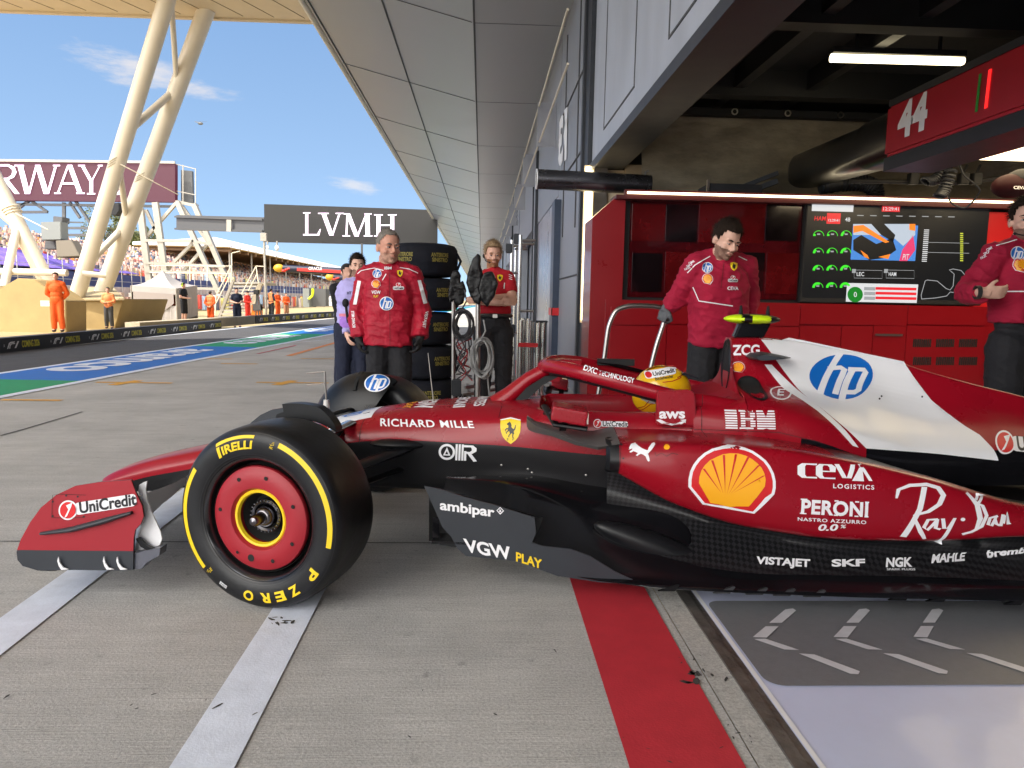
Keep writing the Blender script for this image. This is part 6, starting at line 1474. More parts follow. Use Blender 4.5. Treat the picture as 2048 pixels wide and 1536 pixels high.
    if o.get('belt'):
        mb = MB(); c = J['pel']+up_dir*.065*s; ring = []
        for i in range(33):
            a = 2*math.pi*i/32; ring.append(c+TM@Vector((math.cos(a)*(.170*fat)*s, math.sin(a)*(.122*fat)*s, 0)))
        mb.tube(ring, .018*s, 8, caps=False); P['belt'] = part('belt', mb, C_SHOE, root); mb = MB(); mb.box(c+J['fw']*(.145*fat)*s+rt*o['belt'], (.045*s, .02*s, .035*s)); part('buckle', mb, M_STEEL, P['belt'], smooth=False, bevel=.004)
    return root, P
def jp(px_, py_, Y): return atY(px_, py_, Y)
def cdecal(P, nm, shape, A, B, C, m, key='top', lift=.004, ml=.02):
    if key not in BV: BV[key] = bvh_of([P[key]])
    hs_ = [hit(BV[key], *q) for q in (A, B, C)]
    if any(h is None for h in hs_):
        c = hit(BV[key], (B[0]+C[0])/2, (B[1]+C[1])/2)
        if c is None: print('cloth decal missed', nm, A); return
        hs_ = [CAMP+ray(*q)*((c.y)/ray(*q).y) for q in (A, B, C)]
    # lay it on the upright plane through the middle so folds do not skew it
    c = sum(hs_, Vector())/3; n = (CAMP-c); n.z = 0; n.normalize(); pts = [CAMP+ray(*q)*((c-CAMP).dot(n)/ray(*q).dot(n)) for q in (A, B, C)]
    return decal(nm, shape, *pts, m, BV[key], P[key], lift, n, ml)
def chest_marks(P, hp=None, shell=None, shield=None, uni=None, texts=()):
    if hp:
        x, y, r = hp; A, B, C = (x-r, y+r), (x+r, y+r), (x-r, y-r)
        cdecal(P, 'badge', disc2d(.5, .5, .5), A, B, C, M_LW, lift=.004); cdecal(P, 'badge', disc2d(.5, .5, .44), A, B, C, M_CBLUE, lift=.0055); cdecal(P, 'badge', place2d(HP, .06, .06, .88, .88), A, B, C, M_LW, lift=.007)
    if shell:
        x, y, r = shell; A, B, C = (x-r, y+r), (x+r, y+r), (x-r, y-r)
        for sh, m, li in ((poly2d(PECT), M_LW, .004), (poly2d(shrink(PECT, .92)), M_LR, .0055), (poly2d(PFAN), M_AMBER, .007), (PRAY, M_LR, .0085)): cdecal(P, 'badge', sh, A, B, C, m, lift=li)
    if shield:
        x, y, r = shield; A, B, C = (x-r*.8, y+r), (x+r*.8, y+r), (x-r*.8, y-r)
        cdecal(P, 'badge', poly2d(SHIELD), A, B, C, M_CYEL, lift=.004); cdecal(P, 'badge', place2d(poly2d(HORSE), .16, .22, .66, .66), A, B, C, M_LK, lift=.006)
    if uni:
        x, y, w_ = uni; A, B, C = (x-w_, y+w_*.62), (x+w_, y+w_*.62), (x-w_, y-w_*.75)
        cdecal(P, 'badge', join2d(rrect(0, 0, 1, .48, .15), disc2d(.5, .68, .30, 20, .8)), A, B, C, M_LW, lift=.004); cdecal(P, 'badge', disc2d(.5, .70, .24, 20, .8), A, B, C, M_LR, lift=.006); cdecal(P, 'badge', place2d(text2d('UniCredit', .03), .06, .10, .88, .28), A, B, C, M_LK, lift=.006); cdecal(P, 'badge', poly2d([(.36, .52), (.52, .72), (.44, .86), (.66, .92), (.58, .7), (.44, .54)]), A, B, C, M_LW, lift=.0072)
    for s_, A, B, C, m in texts: cdecal(P, 'badge', text2d(s_, .025), A, B, C, m, lift=.005)
BV = {}
# ---- the man in the quilted red jacket, between the car and the tyres
Y = 5.75; J = stand(jp(778, 600, Y).x, Y, 0, 1.74, 4)
J['head'] = jp(777, 494, Y-.02); J['neck'] = jp(777, 545, Y+.02)
J['sha'] = jp(732, 553, Y); J['shb'] = jp(824, 553, Y+.03); J['ela'] = jp(716, 622, Y+.03); J['elb'] = jp(844, 622, Y+.05); J['wra'] = jp(718, 676, Y-.06); J['wrb'] = jp(840, 676, Y-.04); J['chest'] = jp(777, 585, Y); J['pel'] = jp(776, 668, Y)
root, PA = human('man in red quilted jacket and black gloves standing with arms hanging', J, dict(skin=SK3, hair=H_GREY, beard=BD_GREY, beard_top=-.042, top=C_JRED, legs=C_BLK, gloves=C_GLOVE, bulk=.020, fat=1.08, head_yaw=30, head_pitch=4, head_scale=1.16, jaw=1.22, hair_th=.0045, hairline=.082, vox=.0085, wrinkle=.011, wscale=9, hem=.10, collar=.03, arm_r=(.060, .054, .052, .046), neck_r=1.25, curl=.8, gaze=1, hda=Vector((.1, -.12, -1)), hdb=Vector((-.12, -.12, -1)), top_name='jacket', tuck=True, boxy=(.202, .150)))
BV = {}; chest_marks(PA, hp=(754, 547, 9), shell=(752, 568, 9), shield=(800, 547, 7), uni=(797, 573, 11), texts=(('VGW', (743, 588), (761, 588), (743, 581), M_LW), ('PLAY', (747, 595), (757, 595), (747, 590), M_CYEL), ('IBM', (769, 539), (783, 539), (769, 533), M_LW)))
chest_marks(PA, hp=(773, 607, 14))
for xs in (((706, 609), (713, 609), (722, 562), (715, 561)), ((847, 608), (855, 606), (842, 560), (835, 561))):
    A = (min(p[0] for p in xs), max(p[1] for p in xs)); Bp = (max(p[0] for p in xs), A[1]); Cp = (A[0], min(p[1] for p in xs))
    cdecal(PA, 'white_band', poly2d([((x-A[0])/(Bp[0]-A[0]), (A[1]-y)/(A[1]-Cp[1])) for x, y in xs]), A, Bp, Cp, M_LW, lift=.004)
def pstroke(P, pts, w_, m, nm='seam'):
    x0 = min(p[0] for p in pts)-1; x1 = max(p[0] for p in pts)+1; y0 = min(p[1] for p in pts)-1; y1 = max(p[1] for p in pts)+1
    v, f = stroke2d(pts, w_); cdecal(P, nm, ([((x-x0)/(x1-x0), (y1-y)/(y1-y0)) for x, y in v], f), (x0, y1), (x1, y1), (x0, y0), m, lift=.004)
pstroke(PA, [(766, 541), (748, 536), (722, 541), (715, 547)], 1.6, M_LW); pstroke(PA, [(800, 535), (818, 538), (836, 546)], 1.6, M_LW); pstroke(PA, [(779, 545), (780, 690)], 1.2, mat('dark_red_seam', (.16, .004, .012), .7)); pstroke(PA, [(772, 548), (765, 560)], 2, M_LW)
for s_, A, B, C in (('RICHARD MILLE', (711, 655), (708, 622), (705, 655)), ('VISTAJET', (851, 622), (845, 655), (857, 623))):
    cdecal(PA, 'badge', text2d(s_, .025), A, B, C, M_LW, lift=.005)
# ---- photographer style man in the lilac bib behind him
Y = 7.5; J = stand(jp(704, 600, Y).x, Y, 0, 1.70, 12)
J['head'] = jp(715, 532, Y); J['neck'] = jp(711, 566, Y); J['sha'] = jp(690, 573, Y); J['shb'] = jp(736, 573, Y+.02); J['ela'] = jp(684, 628, Y+.02); J['wra'] = jp(694, 668, Y-.1)
root, PB = human('man in lilac bib with microphone standing half behind the red quilted jacket', J, dict(skin=SK1, hair=H_DARK, beard=BD_DARK, beard_top=-.045, top=C_LIL, legs=C_NAVY, fat=.95, head_yaw=14, hair_th=.014, vox=.011, leg_r=(.088, .068, .060, .050), top_name='bib', sleeve_len=2))
mb = MB(); p = jp(691, 606, Y-.17); mb.ball(p, (.035, .035, .045), 14); t = part('microphone', mb, C_BLK, root); mb = MB(); mb.tube([p, p+Vector((.02, .03, -.2))], .014, 8); part('microphone_handle', mb, C_BLK, t)
BV = {}; cdecal(PB, 'badge', text2d('HT', .02), (694, 589), (703, 589), (694, 583), C_NAVY)
cdecal(PB, 'bib_band', rrect(0, 0, 1, 1, .1), (679, 655), (722, 655), (679, 632), cloth('violet_band', (.36, .18, .62)), lift=.004); cdecal(PB, 'bib_band', rrect(0, 0, 1, 1, .1), (678, 633), (722, 633), (678, 627), cloth('pink_band', (.70, .22, .30)), lift=.005)
# ---- dark figure behind him
Y = 9.0; J = stand(jp(694, 600, Y).x, Y, 0, 1.62, 30); J['ela'] = jp(677, 625, Y); J['wra'] = jp(680, 672, Y)
human('person in black jacket mostly hidden behind the man in the lilac bib', J, dict(skin=SK2, hair=H_BLK, top=C_BLK, legs=C_NAVY, vox=.012, hair_th=.012))
# ---- man with crossed arms by the wall
Y = 6.65; J = stand(jp(988, 600, Y).x, Y, 0, 1.75, 6)
J['head'] = jp(986, 510, Y-.01); J['neck'] = jp(986, 546, Y+.02); J['sha'] = jp(960, 558, Y); J['shb'] = jp(1017, 557, Y); J['ela'] = jp(951, 598, Y-.10); J['elb'] = jp(1024, 597, Y-.08); J['wra'] = jp(1001, 606, Y-.26); J['wrb'] = jp(966, 598, Y-.22); J['pel'] = jp(989, 645, Y)
root, PD = human('bearded man in red polo shirt with crossed arms beside the wall', J, dict(skin=SK2, hair=H_SAND, beard=BD_GING, beard_top=-.038, top=C_POLO, legs=C_BLK, sleeve_len=1, fat=.96, head_yaw=8, head_pitch=6, hair_th=.014, hairline=.072, vox=.0085, hem=-.02, tuck=True, belt=-.01, wrinkle=.006, top_name='polo_shirt', quiff=.012, hda=Vector((1, -.15, .15)), tha=Vector((0, .2, 1)), hdb=Vector((-1, -.2, -.1)), thb=Vector((0, .1, 1)), leg_r=(.092, .070, .060, .052)))
BV = {}; chest_marks(PD, shield=(1000, 556, 7)); pstroke(PD, [(1009, 566), (1008, 577)], 2, M_LW)
for k in range(3): pstroke(PD, [(1018, 549+k*4), (1024, 551+k*4)], 1.4, M_LW)
mb = MB(); p = J['head']+Vector((-.03, -.105, -.075)); q = J['head']+Vector((-.085, .0, -.01)); mb.tube([q, q.lerp(p, .6)+Vector((-.015, 0, -.01)), p], .004, 6); mb.ball(p, .009, 8); mb.ball(q, (.012, .02, .02), 8); part('headset_microphone', mb, C_BLK, PD['body'])
# ---- mechanic leaning on the trolley handle
Y = 4.78; J = stand(jp(1433, 600, Y).x, Y, 0, 1.86, 8)
J['head'] = jp(1453, 480, Y-.10); J['neck'] = jp(1446, 522, Y-.03); J['sha'] = jp(1393, 532, Y); J['shb'] = jp(1489, 535, Y+.05); J['chest'] = jp(1440, 572, Y); J['pel'] = jp(1434, 668, Y+.05); J['hipa'] = jp(1408, 690, Y+.05); J['hipb'] = jp(1462, 690, Y+.05)
J['ela'] = jp(1360, 590, Y+.10); J['wra'] = jp(1334, 615, Y+.14); J['elb'] = jp(1497, 600, Y+.16); J['wrb'] = jp(1492, 640, Y+.12)
root, PE = human('dark haired mechanic in red half zip top gripping the trolley handle', J, dict(skin=SK1, hair=H_DARK, beard=BD_DARK, beard_top=-.036, top=C_RED, legs=C_BLK, gloves=C_GLOVEG, fat=1.0, bulk=.010, head_yaw=16, head_pitch=24, head_roll=6, hair_th=.013, hairline=.068, vox=.0085, wrinkle=.009, wscale=10, hem=.07, tuck=True, boxy=(.192, .140), collar=.045, arm_r=(.066, .056, .050, .040), hda=Vector((-.35, .1, -.9)), tha=Vector((.6, -.8, .1)), curla=1.5, leg_r=(.092, .074, .066, .056), top_name='half_zip_top'))
BV = {}; chest_marks(PE, hp=(1415, 535, 11), shell=(1415, 558, 11), shield=(1468, 533, 9), uni=(1466, 558, 10), texts=(('CEVA', (1455, 580), (1477, 580), (1455, 573), M_LW),))
pstroke(PE, [(1448, 525), (1442, 575)], 1.4, mat('dark_red_seam', (.16, .004, .012), .7)); pstroke(PE, [(1375, 545+0), (1390, 530), (1420, 500+12)], 2.0, M_LW); pstroke(PE, [(1478, 513), (1494, 520)], 1.8, M_LW); pstroke(PE, [(1386, 575), (1398, 602), (1465, 612)], 2.2, M_LW)
for k, s_ in enumerate(('NGK', 'SKF', 'OMR')): cdecal(PE, 'badge', text2d(s_, .02), (1370+k*4, 541-k*6), (1382+k*4, 536-k*6), (1368+k*4, 537-k*6), M_LW)
# ---- man at the right edge with a bent arm
Y = 4.42; J = stand(jp(2046, 600, Y).x, Y, 0, 1.90, 10)
J['head'] = jp(2052, 441, Y-.03); J['neck'] = jp(2050, 484, Y); J['sha'] = jp(1992, 512, Y); J['shb'] = jp(2098, 512, Y+.05); J['ela'] = jp(1936, 585, Y-.02); J['wra'] = jp(1966, 585, Y-.22); J['pel'] = jp(2042, 640, Y); J['chest'] = jp(2045, 555, Y)
root, PF = human('man in red top with bent arm and headset at the right edge', J, dict(skin=SK1, hair=H_DARK, beard=BD_DARK, beard_top=-.05, top=C_RED, legs=C_BLK, fat=1.0, bulk=.010, head_yaw=-24, head_pitch=2, hair_th=.016, hairline=.070, quiff=.02, vox=.0085, wrinkle=.009, wscale=10, hem=.02, tuck=True, boxy=(.190, .138), collar=.05, arm_r=(.066, .058, .054, .040), sleeve=.86, hda=Vector((1, -.20, .02)), tha=Vector((.1, -.3, 1)), curl=.55, leg_r=(.096, .078, .068, .058), top_name='half_zip_top'))
BV = {}; chest_marks(PF, hp=(2036, 507, 15), shell=(2040, 530, 15)); pstroke(PF, [(2006, 583), (2060, 583)], 2.4, M_LW); pstroke(PF, [(1993, 492), (2034, 478)], 2.0, M_LW)
for k, s_ in enumerate(('NGK', 'SKF', 'OMR')): cdecal(PF, 'badge', text2d(s_, .02), (1962+k*6, 519-k*8), (1974+k*6, 513-k*8), (1960+k*6, 514-k*8), M_LW)
mb = MB(); Mw = Matrix.Translation(J['wra']-Vector((.035, 0, 0))) @ (Vector((1, -.2, .02)).to_track_quat('Z', 'Y').to_matrix().to_4x4()); mb.lathe([(.036, -.012), (.041, -.012), (.041, .012), (.036, .012)], Mw, 20); part('wristwatch', mb, C_SHOE, PF['body'])
mb = MB(); p = jp(2030, 467, Y-.15); q = jp(2060, 462, Y-.02); mb.tube([q, q.lerp(p, .6)+Vector((0, -.02, -.02)), p], .004, 6); mb.ball(p, (.012, .008, .008), 8); part('headset_microphone', mb, C_BLK, PF['body'])
# ---- the driver in the cockpit
hc = CW(1.625, 0, .783)
drv = thing('person', 'driver in yellow crash helmet sitting low in the car cockpit', 'person', CW(1.62, 0, .30))
mb = MB(); mb.tube([CW(1.62, 0, .36), CW(1.64, 0, .60)], [.17, .17], 14, sx=1.0); mb.ball(CW(1.64, 0, .58), (.15, .19, .10), 14); mb.tube([CW(1.64, 0, .60), CW(1.65, 0, .74)], .065, 10); mb.ball(hc, (.085, .075, .10), 14)
for sg in (1, -1):
    mb.tube([CW(1.63, .17*sg, .58), CW(1.45, .20*sg, .50), CW(1.20, .10*sg, .55)], [.06, .05, .04], 10); add_hand(mb, CW(1.20, .10*sg, .55), -cb, cl*-sg, 1.3, 1, sg); mb.tube([CW(1.60, .10*sg, .36), CW(1.1, .12*sg, .48), CW(.6, .10*sg, .42)], [.09, .07, .05], 10)
link('body', remesh(mb, 'body', .012, 2, mats=cloth('red_race_suit', (.36, .01, .02))), drv)
HELZ = -.036
M_HY = mat('yellow_helmet_paint', (.80, .46, .008), .16, coat=.6, var=.05, vscale=6); M_HR = mat('helmet_red_line', (.42, .02, .015), .25, coat=.4)
HMx = Matrix((cb, -cl, Vector((0, 0, 1)))).transposed()
mb = MB(); N_ = 36; b2 = MB(); b2.ball((0, 0, 0), 1, 44)
for i, v in enumerate(b2.v):
    x, y, z = v; x2 = x*(.140+.035*max(0, -z) if x < 0 else .142)-(.012 if z < -.2 and x < 0 else 0)*abs(z); z2 = z*(.118 if z > 0 else .135); y2 = y*.118*(1-.10*max(0, -z)); b2.v[i] = tuple(hc+HMx@Vector((x2, y2, z2)))
hel = part('helmet', b2, M_HY, drv); B_HEL = bvh_of([hel])
vis = []
for i in range(25):
    a = R(-72+144*i/24)
    row = []
    for z in (-.062, -.045, -.025, -.005):
        k = math.sqrt(max(0, 1-(z/.12)**2)); d = HMx@Vector((-math.cos(a)*(.139+.03*max(0, -z/.135))*k-(.003), math.sin(a)*.119*k, z)); row.append(hc+d*1.012)
    vis.append(row)
mb = MB(); mb.grid(vis); part('visor', mb, mat('silver_visor', (.62, .60, .54), .22, .5), hel)
def hdec(nm, sh, A, B, C, m, li):
    q = hit(B_HEL, (B[0]+C[0])/2, (B[1]+C[1])/2); q = q or hc+cl*.1
    pts = [CAMP+ray(*p)*((q-CAMP).dot(cl)/ray(*p).dot(cl)) for p in (A, B, C)]; decal(nm, sh, *pts, m, B_HEL, hel, li, cl, .012)
hdec('helmet_lettering', rrect(0, 0, 1, 1, .3, .3), (1292, 758), (1354, 747), (1290, 744), M_LW, .002); hdec('helmet_lettering', disc2d(.11, .5, .4, 20, .25), (1292, 758), (1354, 747), (1290, 744), M_LR, .003); hdec('helmet_lettering', place2d(text2d('UniCredit', .03), .24, .24, .72, .55), (1292, 758), (1354, 747), (1290, 744), M_LK, .003)
hdec('helmet_lettering', text2d('Bitdefender', .015), (1311, 761), (1348, 755), (1310, 755), M_LK, .002)
def hline(pts):
    x0 = min(p[0] for p in pts)-1; x1 = max(p[0] for p in pts)+1; y0 = min(p[1] for p in pts)-1; y1 = max(p[1] for p in pts)+1
    v, f = stroke2d(pts, 1.7); hdec('helmet_line', ([((x-x0)/(x1-x0), (y1-y)/(y1-y0)) for x, y in v], f), (x0, y1), (x1, y1), (x0, y0), M_HR, .0022)
hline([(1292, 741), (1310, 734), (1348, 731)]); hline([(1371, 737), (1365, 749), (1352, 753)]); hline([(1325, 764), (1345, 762), (1364, 756)]); hline([(1268, 822), (1288, 812), (1296, 800)]); hline([(1284, 824), (1300, 808), (1312, 804)])
mb = MB(); mb.prism([hc+HMx@Vector(p) for p in ((.09, -.07, .09), (.165, -.07, .066), (.16, -.07, .06), (.08, -.07, .08))], HMx@Vector((0, .14, 0))); part('helmet_spoiler', mb, M_CGLOSS, hel, smooth=False)
# ---- marshals and crews along the pit wall (feet pixel, height, facing)
def far_person(label, fx, fy, hy_, H, yaw, arms, o, vox=.020):
    hpx = fy-hy_; Y = H*FPX/hpx; p = atY(fx, fy, Y); J = stand(p.x, Y, p.z, H, yaw, arms); d = dict(skin=SK2, hair=H_DARK, vox=vox, hair_th=.010, group='people standing along the pit wall'); d.update(o); return human(label, J, d)
ov = dict(top=C_ORG, legs=C_ORG, top_name='overall_top', leg_name='overall_trousers')
r_, P_ = far_person('marshal in orange overalls and vest holding a paper beside the yellow concrete base', 117, 664, 549, 1.80, 14, 'back', dict(ov, vest=None, skin=SK3, bulk=.01), .016)
mb = MB(); p = r_.location+Vector((-.32, -.05, .86)); mb.box(p, (.24, .012, .17), R(20), 0); part('paper', mb, M_LW, r_, smooth=False)
far_person('woman in orange and white jacket with dark trousers by the concrete base', 219, 657, 577, 1.48, 8, 'front', dict(top=C_ORG2, legs=C_GREY, hair=H_BLK, hair_low=-.08), .016)
far_person('marshal in orange overalls close to the tent beside the man in black shorts', 350, 646, 590, 1.5, -20, 'down', dict(ov, cap=C_ORG2))
r_, P_ = far_person('man in black shirt and shorts wearing neon ear defenders before the tent', 369, 647, 568, 1.82, 80, 'front', dict(top=C_BLK, legs=C_BLK, leg_upto=.12, leg_name='shorts', sleeve_len=1, ears=M_NEON, fat=1.1, top_name='shirt'))
far_person('marshal in orange overalls seen from behind left of the metal stairs', 422, 648, 584, 1.74, 176, 'back', dict(ov, vest=C_ORG2, hair=H_BLK))
far_person('man in dark polo and shorts standing before the low wall by the road', 475, 655, 578, 1.72, 30, 'front', dict(top=C_NAVY, legs=C_NAVY, leg_upto=.15, leg_name='shorts', sleeve_len=1, top_name='polo_shirt'))
far_person('marshal in red overalls beside the orange crate at the foot of the stairs', 496, 644, 583, 1.74, 70, 'front', dict(top=cloth('red_overall', (.6, .03, .02)), legs=cloth('red_overall', (.6, .03, .02)), top_name='overall_top', leg_name='overall_trousers', cap=C_BLK))
far_person('person in orange vest and black trousers beyond the lamp post', 543, 637, 579, 1.78, 150, 'front', dict(top=C_NAVY, vest=C_ORG2, legs=C_BLK))
far_person('marshal in bright orange overalls right beside the orange vest', 556, 635, 583, 1.75, 60, 'front', dict(ov, cap=C_BLK))
far_person('marshal in orange jacket and shorts furthest right on the pit wall', 573, 636, 587, 1.68, 40, 'front', dict(top=C_ORG, legs=cloth('tan_cloth', (.40, .2, .12)), leg_upto=.4))
for i, (x, fy, hy_) in enumerate(((628, 612, 588), (637, 612, 587), (648, 614, 586))):
    far_person(('crew member in green overalls nearest the yellow hoop', 'crew member in green overalls between two others', 'crew member in green overalls rightmost before the far garage')[i], x, fy, hy_, 1.75, 20*i, 'front', dict(top=C_GREEN, legs=C_GREEN, cap=C_WHT, top_name='overall_top', leg_name='overall_trousers', group='green crew before the far garage'), .03)
# ================================================================ PIT WALL, MARSHALS' AREA AND STANDS
M_SIGNK = mat('board_black', (.018, .018, .022), .5); M_SIGNY = mat('board_yellow', (.62, .55, .04), .5); M_SIGNW = mat('board_white', (.75, .75, .75), .5)
M_BEIGE = mat('beige_block', (.38, .27, .115), .7, var=.12, vscale=1.5, bump=.1, bscale=20); M_BEIGET = mat('beige_block_top', (.40, .32, .18), .7, var=.1, vscale=2)
M_CWALL = mat('pale_concrete', (.42, .36, .26), .8, var=.15, vscale=3)
M_GSTEEL = mat('galvanised_steel', (.36, .33, .28), .5, .3, var=.1, vscale=4); M_GDARK = mat('dark_galvanised', (.10, .10, .10), .5, .3)
F1L = join2d(poly2d([(0, 0), (.18, .62), (.30, .80), (.62, .80), (.72, 1.0), (.30, 1.0), (.10, .86), (-.12, 0)]), poly2d([(.22, .30), (.30, .52), (.38, .62), (.66, .62), (.74, .76), (.34, .76), (.20, .62), (.08, 0), (.20, 0)]), poly2d([(.62, 0), (.80, .0), (1.14, 1.0), (.96, 1.0)]))
def kerb_board(label, p0, p1, h, n):
    a = Vector((*G2(*p0), 0)); b_ = Vector((*G2(*p1), 0)); d = (b_-a).normalized(); nn = Vector((d.y, -d.x, 0)); L_ = (b_-a).length
    t = thing('kerb_board', label, 'advertising board', a, 'black advertising boards on the pit wall')
    mb = MB(); mb.prism([a, b_, b_-nn*.25, a-nn*.25], (0, 0, h)); part('panel', mb, M_SIGNK, t, smooth=False)
    # lettering repeated along the board, read from the lane
    reps = []; s_ = 0
    mbw = MB(); mby = MB(); v1, f1 = F1L; v2, f2, asp = text2d('COMING 2026', .03); vx, fx, _ = text2d('X', .0)
    per = L_/n
    for i in range(n):
        s0 = i*per+per*.05
        def pl(mbx, V, Fc, x, w_, z0, hh): mbx.add([a+d*(s0+x+q*w_)+nn*.006+Vector((0, 0, z0+r*hh)) for q, r in V], Fc)
        pl(mbw, vx, fx, per*.17, per*.03, h*.40, h*.18); pl(mbw, v1, f1, per*.26, per*.20, h*.26, h*.46); pl(mby, v2, f2, per*.54, per*.38, h*.26, h*.48)
    part('board_mark', mbw, M_SIGNW, t, smooth=False); part('board_lettering', mby, M_SIGNY, t, smooth=False)
kerb_board('long black low board with yellow and white lettering nearest along the pit lane', (-140, 723), (443, 657), .29, 9)
kerb_board('further black low board with small lettering beyond the gap in the pit wall', (512, 648), (722, 631), .36, 13)
w0 = Vector((*G2(300, 668), 0)); w1 = Vector((*G2(720, 631), 0)); dw = (w1-w0).normalized(); nw = Vector((-dw.y, dw.x, 0))
t = thing('pit_wall', 'low pale concrete wall behind the black boards along the pit lane', 'wall', w0)
mb = MB(); mb.prism([w0+nw*.30, w1+dw*30+nw*.30, w1+dw*30+nw*.75, w0+nw*.75], (0, 0, .34)); part('wall', mb, M_CWALL, t, smooth=False)
# ---- footings and columns of the great roof
def pyr(label, base, top, depth, Y0):
    t = thing('concrete_footing', label, 'footing', atY(base[0][0], base[0][1], Y0), 'concrete footings of the roof columns'); mb = MB()
    P = [atY(x, y, Y0) for x, y in base]; mb.prism(P, (0, depth, 0)); part('block', mb, M_BEIGE, t, smooth=False, bevel=.02); return t
pyr('large sunlit beige concrete footing at the left behind the orange marshal', ((-160, 700), (-160, 600), (-20, 588), (36, 556), (70, 560), (132, 602), (132, 676)), None, 1.2, 23.4)
t = pyr('beige concrete footing with a slanting right end behind the woman', ((134, 676), (134, 599), (247, 598), (226, 668)), None, 3.8, 27.2)
mb = MB(); P = [atY(x, y, yy) for x, y, yy in ((132, 598, 27.15), (249, 597, 26.85), (228, 576, 30.6), (146, 572, 30.6))]; mb.prism(P, (0, 0, -.06)); part('sloping_top', mb, M_BEIGET, t, smooth=False)
def column(label, a, b_, r, Ya, Yb, braces=()):
    A = atY(*a, Ya); B = atY(*b_, Yb); t = thing('roof_column', label, 'column', A, 'white steel columns under the great roof')
    mb = MB(); mb.tube([A+(A-B).normalized()*.5, B], r, 24); part('shaft', mb, M_COLUMN, t)
    for (p, Yp, q, Yq, rr) in braces: mb = MB(); mb.tube([atY(*p, Yp), atY(*q, Yq)], rr, 18); part('brace', mb, M_COLUMN, t)
    mb = MB(); c_ = A.lerp(B, .42); d_ = (B-A).normalized()
    for k in range(3): mb.tube([c_+d_*(k*.10)+Vector((math.cos(q)*(r+.02), math.sin(q)*(r+.02), .15*math.cos(q))) for q in np.linspace(0, 2*math.pi, 15)], .022, 6)
    mb.tube([c_+Vector((r, -r, 0)), c_+Vector((r+1.1, -r, -.55))], .02, 6); part('cable_tie', mb, M_TRIMW, t); return t
column('nearest leaning cream steel column rising to the right past the purple board', (158, 578), (352, -60), .272, 27.4, 25.0)
column('second leaning cream steel column behind the nearest one, joined by braces', (206, 582), (414, 16), .30, 29.2, 27.0,
       (((160, 556), 27.2, (180, 522), 27.6, .13), ((178, 526), 27.5, (252, 450), 28.7, .13), ((236, 318), 26.3, (254, 446), 28.7, .105), ((250, 268), 26.1, (350, 180), 27.6, .13), ((341, -20), 25.2, (354, 176), 27.6, .092)))
column('cream column leaning left out of the picture at the far left edge', (92, 560), (-70, 240), .27, 27, 27,
       (((8, 575), 25.5, (33, 462), 26.8, .14), ((-36, 395), 26.6, (28, 450), 26.9, .12)))
t = thing('cross_tube', 'horizontal cream steel tube joining the column feet', 'tube', atY(0, 543, 26)); mb = MB(); mb.tube([atY(-80, 541, 26), atY(134, 546, 26)], .12, 14); mb.tube([atY(165, 547, 26.3), atY(212, 551, 26.6)], .10, 12); part('tube', mb, M_COLUMN, t)
